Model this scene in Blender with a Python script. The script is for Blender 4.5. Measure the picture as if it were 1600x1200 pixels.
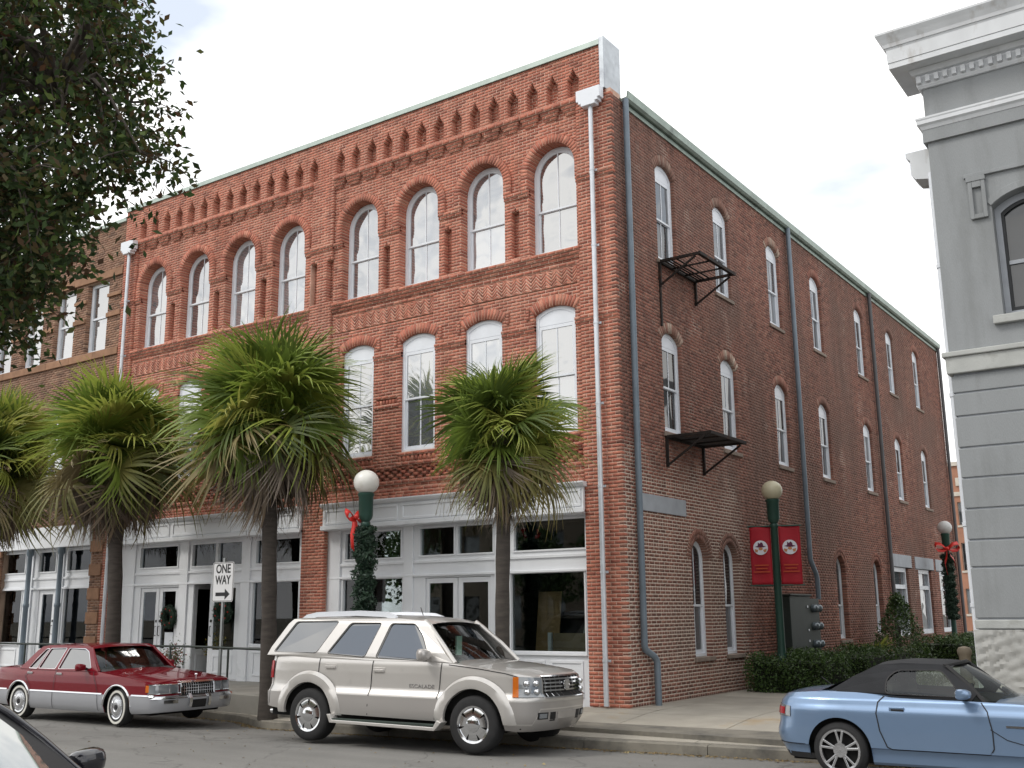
import bpy, bmesh, math, random
import numpy as np
from mathutils import Vector, Matrix
random.seed(7); RNG = np.random.default_rng(11)
S = bpy.context.scene
COL = S.collection
R = math.radians
for o in list(bpy.data.objects): bpy.data.objects.remove(o)

# ------------------------------------------------------------------ camera
F_PX, YAW, PITCH, ROLL = 1638.3, .6070, .2140, -.0095
CAM = Vector((9.209, -16.764, 1.664))
fw = Vector((-math.sin(YAW)*math.cos(PITCH), math.cos(YAW)*math.cos(PITCH), math.sin(PITCH)))
r0 = Vector((math.cos(YAW), math.sin(YAW), 0)); u0 = r0.cross(fw)
rt = r0*math.cos(ROLL)+u0*math.sin(ROLL); up = -r0*math.sin(ROLL)+u0*math.cos(ROLL)
cd = bpy.data.cameras.new('camera'); cam = bpy.data.objects.new('camera', cd); COL.objects.link(cam)
m = Matrix.Identity(4)
for i in range(3): m[i][0], m[i][1], m[i][2], m[i][3] = rt[i], up[i], -fw[i], CAM[i]
cam.matrix_world = m
cd.sensor_width = 36; cd.lens = F_PX/1600*36; cd.clip_start = .1; cd.clip_end = 2000
S.camera = cam
S.render.resolution_x = 1024; S.render.resolution_y = 768

# ------------------------------------------------------------------ sky and sun (bright overcast, light from the left front)
SUN_EL, SUN_AZ = R(48), R(215)       # azimuth clockwise from +Y
w = bpy.data.worlds.new('World'); S.world = w; w.use_nodes = True
nt = w.node_tree; nt.nodes.clear(); N = nt.nodes.new; LK = nt.links.new
out = N('ShaderNodeOutputWorld'); sky = N('ShaderNodeTexSky'); sky.sky_type = 'NISHITA'; sky.sun_disc = False
sky.sun_elevation = SUN_EL; sky.sun_rotation = SUN_AZ; sky.air_density = 1.2; sky.dust_density = 1.5
b1 = N('ShaderNodeBackground'); b1.inputs[1].default_value = .13; LK(sky.outputs[0], b1.inputs[0])
tc = N('ShaderNodeTexCoord'); mp = N('ShaderNodeMapping'); mp.inputs['Scale'].default_value = (1, 1, 2.6); mp.inputs['Location'].default_value = (0.1, 2.3, .4)
LK(tc.outputs['Generated'], mp.inputs[0])
nz = N('ShaderNodeTexNoise'); nz.inputs['Scale'].default_value = 2.6; nz.inputs['Detail'].default_value = 6; nz.inputs['Roughness'].default_value = .55
LK(mp.outputs[0], nz.inputs[0])
rp = N('ShaderNodeValToRGB'); rp.color_ramp.elements[0].position = .28; rp.color_ramp.elements[0].color = (.78, .78, .78, 1)
rp.color_ramp.elements[1].position = .46; rp.color_ramp.elements[1].color = (1, 1, 1, 1); LK(nz.outputs[0], rp.inputs[0])
n2 = N('ShaderNodeTexNoise'); n2.inputs['Scale'].default_value = 3.4; n2.inputs['Detail'].default_value = 5; LK(mp.outputs[0], n2.inputs[0])
r2 = N('ShaderNodeValToRGB'); r2.color_ramp.elements[0].position = .33; r2.color_ramp.elements[0].color = (.47, .52, .60, 1)
r2.color_ramp.elements[1].position = .53; r2.color_ramp.elements[1].color = (1, .99, .97, 1); LK(n2.outputs[0], r2.inputs[0])
b2 = N('ShaderNodeBackground'); b2.inputs[1].default_value = 1.45; LK(r2.outputs[0], b2.inputs[0])
mx = N('ShaderNodeMixShader'); LK(rp.outputs[0], mx.inputs[0]); LK(b1.outputs[0], mx.inputs[1]); LK(b2.outputs[0], mx.inputs[2]); LK(mx.outputs[0], out.inputs[0])
sd = bpy.data.lights.new('sun', 'SUN'); sd.energy = 1.3; sd.angle = R(16); sd.color = (1, .95, .88)
sun = bpy.data.objects.new('sun', sd); COL.objects.link(sun)
sv = Vector((math.sin(SUN_AZ)*math.cos(SUN_EL), math.cos(SUN_AZ)*math.cos(SUN_EL), math.sin(SUN_EL)))
sun.rotation_euler = sv.to_track_quat('Z', 'Y').to_euler(); sun.location = (0, -20, 30)
vs = S.view_settings; vs.view_transform = 'Standard'; vs.look = 'None'; vs.gamma = 1; vs.use_curve_mapping = False; vs.exposure = 0.20

# ------------------------------------------------------------------ helpers
def lin(c):
    return tuple(((x/255)/12.92 if x/255 <= .04045 else ((x/255+.055)/1.055)**2.4) for x in c)
def tag(o, label=None, cat=None, group=None, kind=None):
    if label: o['label'] = label
    if cat: o['category'] = cat
    if group: o['group'] = group
    if kind: o['kind'] = kind
    return o
def thing(name, label, cat, loc=(0, 0, 0), rz=0, group=None):
    o = bpy.data.objects.new(name, None); COL.objects.link(o); o.location = loc; o.rotation_euler = (0, 0, rz)
    o.empty_display_size = .3
    return tag(o, label, cat, group)
class MB:
    def __init__(s): s.v = []; s.f = []
    def add(s, vs, fs):
        n = len(s.v); s.v.extend([tuple(p) for p in vs]); s.f.extend([tuple(i+n for i in f) for f in fs]); return s
    def box(s, x0, x1, y0, y1, z0, z1):
        return s.add([(x0,y0,z0),(x1,y0,z0),(x1,y1,z0),(x0,y1,z0),(x0,y0,z1),(x1,y0,z1),(x1,y1,z1),(x0,y1,z1)],
                     [(3,2,1,0),(4,5,6,7),(0,1,5,4),(1,2,6,5),(2,3,7,6),(3,0,4,7)])
    def obox(s, c, ax, ay, az):
        c, ax, ay, az = map(Vector, (c, ax, ay, az))
        P = [c+sx*ax+sy*ay+sz*az for sz in (-1,1) for sx, sy in ((-1,-1),(1,-1),(1,1),(-1,1))]
        return s.add(P, [(3,2,1,0),(4,5,6,7),(0,1,5,4),(1,2,6,5),(2,3,7,6),(3,0,4,7)])
    def bar(s, a, b, w, h, upv=(0,0,1)):
        a, b = Vector(a), Vector(b); d = (b-a); L = d.length; d.normalize(); u = Vector(upv)
        sd_ = d.cross(u)
        if sd_.length < 1e-4: sd_ = d.cross(Vector((1,0,0)))
        sd_.normalize(); u = sd_.cross(d)
        return s.obox((a+b)/2, d*L/2, sd_*w/2, u*h/2)
    def prism(s, pts, fn, d0, d1):
        n = len(pts)
        return s.add([fn(p[0], d0, p[1]) for p in pts]+[fn(p[0], d1, p[1]) for p in pts],
                     [tuple(range(n-1, -1, -1)), tuple(range(n, 2*n))]+[(i, (i+1) % n, n+(i+1) % n, n+i) for i in range(n)])
    def tube(s, path, r, n=10, cap=True):
        path = [Vector(p) for p in path]; k = len(path); rs = r if isinstance(r, (list, tuple)) else [r]*k
        P = []; pu = None
        for i, p in enumerate(path):
            d = (path[min(i+1, k-1)]-path[max(i-1, 0)]).normalized()
            if pu is None:
                pu = Vector((0,0,1)) if abs(d.z) < .9 else Vector((1,0,0))
            a = d.cross(pu).normalized(); b = a.cross(d).normalized(); pu = b
            for j in range(n):
                t = 2*math.pi*j/n; P.append(p+rs[i]*(a*math.cos(t)+b*math.sin(t)))
        F = [(i*n+j, (i+1)*n+j, (i+1)*n+(j+1) % n, i*n+(j+1) % n) for i in range(k-1) for j in range(n)]
        if cap: F += [tuple(range(n)), tuple(range(k*n-1, (k-1)*n-1, -1))]
        return s.add(P, F)
    def lathe(s, prof, c=(0,0,0), n=20, axis='z'):
        P = []
        for r, h in prof:
            for j in range(n):
                t = 2*math.pi*j/n; a, b = r*math.cos(t), r*math.sin(t)
                P.append((c[0]+a, c[1]+b, c[2]+h) if axis == 'z' else (c[0]+a, c[1]+h, c[2]+b))
        k = len(prof)
        F = [(i*n+j, i*n+(j+1) % n, (i+1)*n+(j+1) % n, (i+1)*n+j) for i in range(k-1) for j in range(n)]
        F += [tuple(range(n-1, -1, -1)), tuple(range((k-1)*n, k*n))]
        return s.add(P, F)
    def grid(s, fn, nu, nv, flip=False):
        P = [fn(i/nu, j/nv) for i in range(nu+1) for j in range(nv+1)]
        F = []
        for i in range(nu):
            for j in range(nv):
                q = (i*(nv+1)+j, (i+1)*(nv+1)+j, (i+1)*(nv+1)+j+1, i*(nv+1)+j+1)
                F.append(q[::-1] if flip else q)
        return s.add(P, F)
    def sphere(s, c, r, n=20, k=12, sz=1):
        prof = [(max(1e-4, r*math.sin(math.pi*i/k)), -r*sz*math.cos(math.pi*i/k)) for i in range(k+1)]
        return s.lathe(prof, c, n)
    def build(s, name, mt, parent=None, smooth=False, bevel=0, solid=0, off=None, angle=40, weld=False, segs=2):
        me = bpy.data.meshes.new(name)
        v = s.v if off is None else [(p[0]-off[0], p[1]-off[1], p[2]-off[2]) for p in s.v]
        me.from_pydata(v, [], s.f); me.materials.append(mt)
        if weld:
            bm = bmesh.new(); bm.from_mesh(me); bmesh.ops.remove_doubles(bm, verts=bm.verts, dist=1e-4)
            bmesh.ops.dissolve_degenerate(bm, edges=bm.edges, dist=1e-5); bm.to_mesh(me); bm.free()
        me.update()
        if smooth:
            me.shade_smooth(); me.set_sharp_from_angle(angle=R(angle))
        o = bpy.data.objects.new(name, me); COL.objects.link(o)
        if parent: o.parent = parent
        if solid:
            md = o.modifiers.new('solid', 'SOLIDIFY'); md.thickness = solid; md.offset = -1
        if bevel:
            md = o.modifiers.new('bevel', 'BEVEL'); md.width = bevel; md.segments = segs; md.limit_method = 'ANGLE'
        return o
def children(o): return [c for c in bpy.data.objects if c.parent == o]
def copy_tree(o, kids, parent=None):
    c = o.copy(); COL.objects.link(c)
    if parent: c.parent = parent
    for ch in kids.get(o.name, []): copy_tree(ch, kids, c)
    return c
def kid_map():
    k = {}
    for c in bpy.data.objects:
        if c.parent: k.setdefault(c.parent.name, []).append(c)
    return k

# ------------------------------------------------------------------ materials
def newmat(name):
    mt = bpy.data.materials.new(name); mt.use_nodes = True; t = mt.node_tree
    return mt, t, t.nodes['Principled BSDF']
def pm(name, col, rough=.6, metal=0, var=.12, scale=3, bump=0, bscale=40, coat=0, dirt=None, dscale=1.5, dpos=.55, ior=1.45, objvar=0, stretch=None, tiny=0):
    """procedural surface: base colour, two scales of noise, optional dirt patches, bump"""
    mt, t, bs = newmat(name); n = t.nodes.new; l = t.links.new
    c = tuple(col)+(1,)
    tcx = n('ShaderNodeTexCoord'); src = tcx.outputs['Object']
    if stretch:
        mpx = n('ShaderNodeMapping'); mpx.inputs['Scale'].default_value = stretch; l(src, mpx.inputs[0]); src = mpx.outputs[0]
    nx = n('ShaderNodeTexNoise'); nx.inputs['Scale'].default_value = scale; nx.inputs['Detail'].default_value = 5; l(src, nx.inputs[0])
    mr = n('ShaderNodeMapRange'); mr.inputs[1].default_value = .25; mr.inputs[2].default_value = .75
    mr.inputs[3].default_value = 1-var; mr.inputs[4].default_value = 1+var; l(nx.outputs[0], mr.inputs[0]); fac = mr.outputs[0]
    if tiny:
        n3 = n('ShaderNodeTexNoise'); n3.inputs['Scale'].default_value = 160; n3.inputs['Detail'].default_value = 2; l(src, n3.inputs[0])
        m3 = n('ShaderNodeMapRange'); m3.inputs[1].default_value = .3; m3.inputs[2].default_value = .7; m3.inputs[3].default_value = 1-tiny; m3.inputs[4].default_value = 1+tiny
        l(n3.outputs[0], m3.inputs[0]); mm = n('ShaderNodeMath'); mm.operation = 'MULTIPLY'; l(fac, mm.inputs[0]); l(m3.outputs[0], mm.inputs[1]); fac = mm.outputs[0]
    if objvar:
        oi = n('ShaderNodeObjectInfo'); m2 = n('ShaderNodeMapRange'); m2.inputs[3].default_value = 1-objvar; m2.inputs[4].default_value = 1+objvar
        l(oi.outputs['Random'], m2.inputs[0]); mm = n('ShaderNodeMath'); mm.operation = 'MULTIPLY'; l(fac, mm.inputs[0]); l(m2.outputs[0], mm.inputs[1]); fac = mm.outputs[0]
    vm = n('ShaderNodeVectorMath'); vm.operation = 'SCALE'; vm.inputs[0].default_value = col; l(fac, vm.inputs['Scale'])
    co = vm.outputs[0]
    if dirt:
        nd = n('ShaderNodeTexNoise'); nd.inputs['Scale'].default_value = dscale; nd.inputs['Detail'].default_value = 6; nd.inputs['Roughness'].default_value = .65; l(src, nd.inputs[0])
        rd = n('ShaderNodeMapRange'); rd.inputs[1].default_value = dpos; rd.inputs[2].default_value = dpos+.2; l(nd.outputs[0], rd.inputs[0])
        mxx = n('ShaderNodeMixRGB'); l(rd.outputs[0], mxx.inputs[0]); l(co, mxx.inputs[1]); mxx.inputs[2].default_value = tuple(dirt)+(1,); co = mxx.outputs[0]
    l(co, bs.inputs['Base Color'])
    bs.inputs['Roughness'].default_value = rough; bs.inputs['Metallic'].default_value = metal; bs.inputs['IOR'].default_value = ior
    if coat: bs.inputs['Coat Weight'].default_value = coat; bs.inputs['Coat Roughness'].default_value = .03
    if bump:
        nb = n('ShaderNodeTexNoise'); nb.inputs['Scale'].default_value = bscale; nb.inputs['Detail'].default_value = 6; l(src, nb.inputs[0])
        bp = n('ShaderNodeBump'); bp.inputs['Strength'].default_value = bump; bp.inputs['Distance'].default_value = .01; l(nb.outputs[0], bp.inputs['Height']); l(bp.outputs[0], bs.inputs['Normal'])
    return mt
def brickmat(name, cols, soot, soot_scale, soot_lo, soot_hi, pale=None):
    mt, t, bs = newmat(name); n = t.nodes.new; l = t.links.new
    at = n('ShaderNodeAttribute'); at.attribute_name = 'tint'
    rr = n('ShaderNodeValToRGB'); e = rr.color_ramp.elements
    while len(e) < len(cols): e.new(.5)
    for i, c in enumerate(cols): e[i].position = i/(len(cols)-1); e[i].color = tuple(c)+(1,)
    l(at.outputs['Fac'], rr.inputs[0])
    g = n('ShaderNodeNewGeometry')
    a = n('ShaderNodeTexNoise'); a.inputs['Scale'].default_value = soot_scale; a.inputs['Detail'].default_value = 7; a.inputs['Roughness'].default_value = .6; l(g.outputs['Position'], a.inputs[0])
    mr = n('ShaderNodeMapRange'); mr.inputs[1].default_value = soot_lo; mr.inputs[2].default_value = soot_hi; l(a.outputs[0], mr.inputs[0])
    mxx = n('ShaderNodeMixRGB'); l(mr.outputs[0], mxx.inputs[0]); l(rr.outputs[0], mxx.inputs[1]); mxx.inputs[2].default_value = tuple(soot)+(1,)
    f = n('ShaderNodeTexNoise'); f.inputs['Scale'].default_value = 45; f.inputs['Detail'].default_value = 5; l(g.outputs['Position'], f.inputs[0])
    m2 = n('ShaderNodeMapRange'); m2.inputs[1].default_value = .3; m2.inputs[2].default_value = .7; m2.inputs[3].default_value = .78; m2.inputs[4].default_value = 1.18; l(f.outputs[0], m2.inputs[0])
    vm = n('ShaderNodeVectorMath'); vm.operation = 'SCALE'; l(mxx.outputs[0], vm.inputs[0]); l(m2.outputs[0], vm.inputs['Scale'])
    co = vm.outputs[0]
    wm = n('ShaderNodeMapping'); wm.inputs['Scale'].default_value = (2.2, 2.2, .16); l(g.outputs['Position'], wm.inputs[0])     # rain streaks
    ws = n('ShaderNodeTexNoise'); ws.inputs['Scale'].default_value = 1.6; ws.inputs['Detail'].default_value = 6; ws.inputs['Roughness'].default_value = .6; l(wm.outputs[0], ws.inputs[0])
    wr = n('ShaderNodeMapRange'); wr.inputs[1].default_value = .36; wr.inputs[2].default_value = .62; wr.inputs[3].default_value = .80; wr.inputs[4].default_value = 1.12; l(ws.outputs[0], wr.inputs[0])
    v2 = n('ShaderNodeVectorMath'); v2.operation = 'SCALE'; l(co, v2.inputs[0]); l(wr.outputs[0], v2.inputs['Scale']); co = v2.outputs[0]
    if pale:   # patches of lime bloom
        p = n('ShaderNodeTexNoise'); p.inputs['Scale'].default_value = 1.7; p.inputs['Detail'].default_value = 8; p.inputs['Roughness'].default_value = .7; l(g.outputs['Position'], p.inputs[0])
        m3 = n('ShaderNodeMapRange'); m3.inputs[1].default_value = .60; m3.inputs[2].default_value = .78; l(p.outputs[0], m3.inputs[0])
        mx3 = n('ShaderNodeMixRGB'); l(m3.outputs[0], mx3.inputs[0]); l(co, mx3.inputs[1]); mx3.inputs[2].default_value = tuple(pale)+(1,); co = mx3.outputs[0]
    l(co, bs.inputs['Base Color']); bs.inputs['Roughness'].default_value = .88; bs.inputs['Specular IOR Level'].default_value = .25
    bp = n('ShaderNodeBump'); bp.inputs['Strength'].default_value = .35; bp.inputs['Distance'].default_value = .004; l(f.outputs[0], bp.inputs['Height']); l(bp.outputs[0], bs.inputs['Normal'])
    return mt
def glassmat(name, ior=1.9, tint=(.8,.85,.84), rough=.01):
    mt, t, bs = newmat(name); n = t.nodes.new; l = t.links.new; t.nodes.remove(bs)
    tr = n('ShaderNodeBsdfTransparent'); tr.inputs[0].default_value = tuple(tint)+(1,)
    gl = n('ShaderNodeBsdfGlossy'); gl.inputs['Roughness'].default_value = rough; gl.inputs[0].default_value = (.95,.97,1,1)
    fr = n('ShaderNodeFresnel'); fr.inputs[0].default_value = ior
    mi = n('ShaderNodeMixShader'); l(fr.outputs[0], mi.inputs[0]); l(tr.outputs[0], mi.inputs[1]); l(gl.outputs[0], mi.inputs[2])
    l(mi.outputs[0], t.nodes['Material Output'].inputs[0]); return mt
def panemat(name, col, ior, wav=.02, blind=1.25):
    mt, t, bs = newmat(name); n = t.nodes.new; l = t.links.new
    bs.inputs['Roughness'].default_value = .03; bs.inputs['IOR'].default_value = ior
    oi = n('ShaderNodeObjectInfo'); rr = n('ShaderNodeValToRGB'); e = rr.color_ramp.elements; e[0].position = .2; e[0].color = tuple(c*.45 for c in col)+(1,); e[1].position = .95; e[1].color = tuple(min(.5, c*blind) for c in col)+(1,)
    l(oi.outputs['Random'], rr.inputs[0]); l(rr.outputs[0], bs.inputs['Base Color'])
    g = n('ShaderNodeNewGeometry'); nb = n('ShaderNodeTexNoise'); nb.inputs['Scale'].default_value = 1.3; nb.inputs['Detail'].default_value = 1; l(g.outputs['Position'], nb.inputs[0])
    bp = n('ShaderNodeBump'); bp.inputs['Strength'].default_value = wav; bp.inputs['Distance'].default_value = .3; l(nb.outputs[0], bp.inputs['Height']); l(bp.outputs[0], bs.inputs['Normal'])
    return mt
M = {}
M['brick'] = brickmat('red_brick', [(.27,.098,.070),(.37,.128,.088),(.42,.148,.100),(.455,.165,.110),(.48,.215,.15)], (.33,.140,.100), .55, .50, .78)
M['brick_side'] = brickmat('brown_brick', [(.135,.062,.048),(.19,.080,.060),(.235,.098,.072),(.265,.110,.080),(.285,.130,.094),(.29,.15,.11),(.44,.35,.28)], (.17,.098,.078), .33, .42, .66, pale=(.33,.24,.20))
M['brick_brown'] = brickmat('brownish_brick', [(.12,.07,.05),(.20,.11,.075),(.24,.13,.085),(.27,.15,.10),(.30,.19,.13)], (.17,.10,.07), .5, .5, .75)
M['mortar'] = pm('pink_mortar', (.62,.43,.34), .95, var=.25, scale=2.5, bump=.3, dirt=(.36,.19,.13), dscale=.9, dpos=.50)
M['mortar_brown'] = pm('tan_mortar', (.34,.24,.18), .95, var=.25, scale=2.5)
def mortar_side():
    mt, t, bs = newmat('grey_mortar'); n = t.nodes.new; l = t.links.new
    g = n('ShaderNodeNewGeometry'); sp = n('ShaderNodeSeparateXYZ'); l(g.outputs['Position'], sp.inputs[0])
    a = n('ShaderNodeTexNoise'); a.inputs['Scale'].default_value = 1.1; a.inputs['Detail'].default_value = 6; l(g.outputs['Position'], a.inputs[0])
    # repointed lime patch low on the wall near the street corner, with a ragged edge
    def mrange(src, a0, a1):
        q = n('ShaderNodeMapRange'); q.inputs[1].default_value = a0; q.inputs[2].default_value = a1; l(src, q.inputs[0]); return q.outputs[0]
    def math_(op, x, y):
        q = n('ShaderNodeMath'); q.operation = op
        for i, k in enumerate((x, y)):
            if isinstance(k, (int, float)): q.inputs[i].default_value = k
            else: l(k, q.inputs[i])
        return q.outputs[0]
    jy = math_('ADD', sp.outputs[1], math_('MULTIPLY', a.outputs[0], 2.2)); jz = math_('ADD', sp.outputs[2], math_('MULTIPLY', a.outputs[0], 2.5))
    patch = math_('MULTIPLY', mrange(jy, 6.9, 6.2), mrange(jz, 6.1, 5.3))
    spot = math_('MAXIMUM', mrange(a.outputs[0], .60, .75), patch)
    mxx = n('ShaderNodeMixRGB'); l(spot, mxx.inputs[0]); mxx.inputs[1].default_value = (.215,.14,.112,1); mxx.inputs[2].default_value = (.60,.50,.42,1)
    l(mxx.outputs[0], bs.inputs['Base Color']); bs.inputs['Roughness'].default_value = .95; return mt
M['mortar_side'] = mortar_side()
M['white'] = pm('white_paint', (.76,.78,.81), .45, var=.05, scale=2, dirt=(.56,.58,.59), dscale=2.2, dpos=.60, bump=.05)
M['white_frame'] = pm('white_window_paint', (.70,.73,.78), .4, var=.05, scale=3)
M['copper'] = pm('pale_green_flashing', (.40,.47,.43), .45, .2, var=.15, scale=4)
M['gutter'] = pm('grey_green_gutter', (.27,.33,.29), .45, .3, var=.2, scale=3, dirt=(.14,.17,.15), dscale=2)
M['zinc'] = pm('galvanised_sheet', (.42,.45,.48), .42, .55, var=.18, scale=5, dirt=(.30,.32,.35), dscale=3)
M['pipe_white'] = pm('silver_pipe', (.60,.63,.67), .4, .35, var=.12, scale=3)
M['pipe_blue'] = pm('blue_grey_pipe', (.165,.205,.245), .5, .2, var=.15, scale=3)
M['pipe_dark'] = pm('dark_grey_pipe', (.10,.10,.105), .55, .1, var=.15, scale=3)
M['lintel'] = pm('grey_painted_lintel', (.33,.35,.38), .75, var=.12, scale=4, bump=.2)
M['sill'] = pm('weathered_stone_sill', (.21,.165,.135), .85, var=.25, scale=5, bump=.3)
M['rust'] = pm('rusty_black_iron', (.022,.017,.015), .75, .4, var=.4, scale=9, bump=.3, dirt=(.10,.04,.02), dscale=4, dpos=.56)
M['pane'] = panemat('upper_window_glass', (.16,.175,.19), 4.6, .12, 1.5)
M['pane_side'] = panemat('side_window_glass', (.05,.055,.06), 1.75, .1, 4.5)
M['shop'] = glassmat('shop_window_glass', 1.5)
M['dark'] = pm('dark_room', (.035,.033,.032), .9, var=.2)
M['floor'] = pm('room_floor', (.10,.08,.06), .6, var=.2)
M['black'] = pm('black_metal', (.02,.022,.024), .45, .3, var=.2)
M['concrete'] = pm('concrete_slab', (.33,.305,.26), .9, var=.16, scale=1.6, bump=.25, bscale=60, dirt=(.34,.235,.115), dscale=.55, dpos=.60, objvar=.10, tiny=.12)
M['concrete_grey'] = pm('raised_walk_concrete', (.25,.24,.215), .9, var=.14, scale=1.8, bump=.25, bscale=60, dirt=(.17,.155,.13), dscale=.8, dpos=.55, tiny=.12)
M['kerb'] = pm('kerb_concrete', (.20,.185,.155), .92, var=.2, scale=2.5, bump=.35, bscale=50, dirt=(.10,.095,.085), dscale=1.6, dpos=.48, objvar=.1)
def asphalt():
    mt = pm('asphalt', (.190,.185,.174), .88, var=.10, scale=.7, bump=.6, bscale=180, dirt=(.150,.146,.138), dscale=.35, dpos=.50, tiny=.32); t = mt.node_tree; n = t.nodes.new; l = t.links.new; bs = t.nodes['Principled BSDF']
    src = bs.inputs['Base Color'].links[0].from_socket; g = n('ShaderNodeNewGeometry')
    def mul(col, fac, c):
        m_ = n('ShaderNodeMixRGB'); l(fac, m_.inputs[0]); l(col, m_.inputs[1]); m_.inputs[2].default_value = c; return m_.outputs[0]
    nz_ = n('ShaderNodeTexNoise'); nz_.inputs['Scale'].default_value = 1.5; nz_.inputs['Detail'].default_value = 5; l(g.outputs['Position'], nz_.inputs[0])
    ad = n('ShaderNodeMixRGB'); ad.blend_type = 'ADD'; ad.inputs[0].default_value = .9; l(g.outputs['Position'], ad.inputs[1]); l(nz_.outputs['Color'], ad.inputs[2])
    vo = n('ShaderNodeTexVoronoi'); vo.feature = 'DISTANCE_TO_EDGE'; vo.inputs['Scale'].default_value = .38; l(ad.outputs[0], vo.inputs[0])
    cr = n('ShaderNodeMapRange'); cr.inputs[1].default_value = .010; cr.inputs[2].default_value = .003; cr.inputs[4].default_value = .45; l(vo.outputs['Distance'], cr.inputs[0])
    co = mul(src, cr.outputs[0], (.07,.068,.064,1))
    mp_ = n('ShaderNodeMapping'); mp_.inputs['Scale'].default_value = (.05, .75, 1); l(g.outputs['Position'], mp_.inputs[0])          # wheel tracks along the street
    wt = n('ShaderNodeTexNoise'); wt.inputs['Scale'].default_value = 1.6; wt.inputs['Detail'].default_value = 4; l(mp_.outputs[0], wt.inputs[0])
    w2 = n('ShaderNodeMapRange'); w2.inputs[1].default_value = .50; w2.inputs[2].default_value = .72; w2.inputs[4].default_value = .35; l(wt.outputs[0], w2.inputs[0]); co = mul(co, w2.outputs[0], (.115,.112,.106,1))
    oz = n('ShaderNodeTexNoise'); oz.inputs['Scale'].default_value = 1.1; oz.inputs['Detail'].default_value = 3; l(g.outputs['Position'], oz.inputs[0])
    o2 = n('ShaderNodeMapRange'); o2.inputs[1].default_value = .68; o2.inputs[2].default_value = .74; o2.inputs[4].default_value = .35; l(oz.outputs[0], o2.inputs[0]); co = mul(co, o2.outputs[0], (.07,.068,.066,1))
    l(co, bs.inputs['Base Color']); return mt
M['asphalt'] = asphalt()
M['ground'] = pm('bare_ground', (.14,.13,.10), .95, var=.2, scale=.2)
# ------------------------------------------------------------------ ground, road, kerb, pavements
def sst(a, b, x):
    t = min(1, max(0, (x-a)/(b-a))); return t*t*(3-2*t)
def yk(x):      # kerb line (the street runs a few degrees off the building line)
    if x > 0: return -2.80+.105*x
    if x > -6.0: return -2.80-.006*x
    return -2.765+.45*sst(-6.0, -7.6, x)
def zg(x): return -.345-.012*min(max(-x, 0), 6)+.05*sst(-6, -9, x)
def zr(x, y):   # road surface
    k = yk(x); zb = -.285
    if y > -4.7: return zb+(zg(x)-zb)*sst(-4.9, k+.4, y)
    return zb+.10*sst(-4.7, -9, y)-.10*sst(-9.5, -14.5, y)
def zw(x): return .16*min(1, max(0, (-x-1.0)/7))       # raised walk in front of the shops
def zl(x, y):   # lower pavement
    t = sst(yk(x), 0, y) if x > -.9 else (y-yk(x))/(-2.2-yk(x)+1e-6)*.3
    e = 0 if x > -.9 else 0
    return (zg(x)+.15)*(1-t)+e*t
g = MB().box(-400, 400, -400, 400, -1.2, -.62); tag(g.build('ground', M['ground']), 'bare ground spreading to the horizon', kind='structure')
xs = [-70,-40,-30]+list(np.arange(-24, 12.01, .4))+[20,40,70]
g = MB(); ny = 34
for i, x in enumerate(xs):
    for j in range(ny+1):
        t = j/ny; y = -60+(yk(x)+60+.02)*(1-(1-t)**2.2); g.v.append((x, y, zr(x, y)))
for i in range(len(xs)-1):
    for j in range(ny): a = i*(ny+1)+j; g.f.append((a, a+ny+1, a+ny+2, a+1))
tag(g.build('road', M['asphalt'], smooth=True), 'worn grey asphalt street in front of the brick building', kind='structure')
kr = thing('kerb', None, None); tag(kr, 'low concrete kerb along the street', kind='structure')
kx = list(np.arange(-24, 20.1, 1.9))
for a, b in zip(kx[:-1], kx[1:]):
    mb = MB(); n = 6; P = []
    for i in range(n+1):
        x = a+.006+(b-a-.012)*i/n; y = yk(x)
        P.append([(x, y-.012, zg(x)-.2), (x, y, zg(x)+.135), (x, y+.025, zg(x)+.153), (x, y+.16, zg(x)+.156), (x, y+.16, zg(x)-.2)])
    V = [p for q in P for p in q]
    F = [(i*5+j, (i+1)*5+j, (i+1)*5+(j+1) % 5, i*5+(j+1) % 5) for i in range(n) for j in range(5)]+[(0,1,2,3,4), tuple(n*5+j for j in (4,3,2,1,0))]
    mb.add(V, F).build('kerb_stone', M['kerb'], kr)
# pavement slabs right of the raised walk and round the corner
pv = thing('pavement', None, None); tag(pv, 'stained concrete pavement round the street corner', kind='structure')
def slab(x0, x1, y0, y1, fz, par, mt, nm='slab', sk=0):
    mb = MB(); n = 3; gp = .007
    def P(u, v):
        x = x0+gp+(x1-x0-2*gp)*u; ya, yb = (y0(x) if callable(y0) else y0)+gp, (y1(x) if callable(y1) else y1)-gp
        y = ya+(yb-ya)*v; return (x+sk*(y-ya), y, fz(x, y))
    mb.grid(P, n, n)
    k = len(mb.v); mb.v += [(p[0], p[1], p[2]-.09) for p in mb.v[:k]]
    r = list(range(0, n+1)); ring = [(0*(n+1)+j) for j in range(n+1)]+[(i*(n+1)+n) for i in range(1, n+1)]+[(n*(n+1)+j) for j in range(n-1, -1, -1)]+[(i*(n+1)) for i in range(n-1, 0, -1)]
    for i in range(len(ring)): a, b = ring[i], ring[(i+1) % len(ring)]; mb.f.append((a, b, b+k, a+k))
    mb.build(nm, mt, par)
ek = lambda x: yk(x)+.16
xs_ = [-.9, .55, 2.35, 4.15, 5.95, 7.75, 9.6, 12, 15, 18]
fz2 = lambda x, y: (zg(x)+.156)*(1-sst(yk(x)-.2, .3, y))
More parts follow.
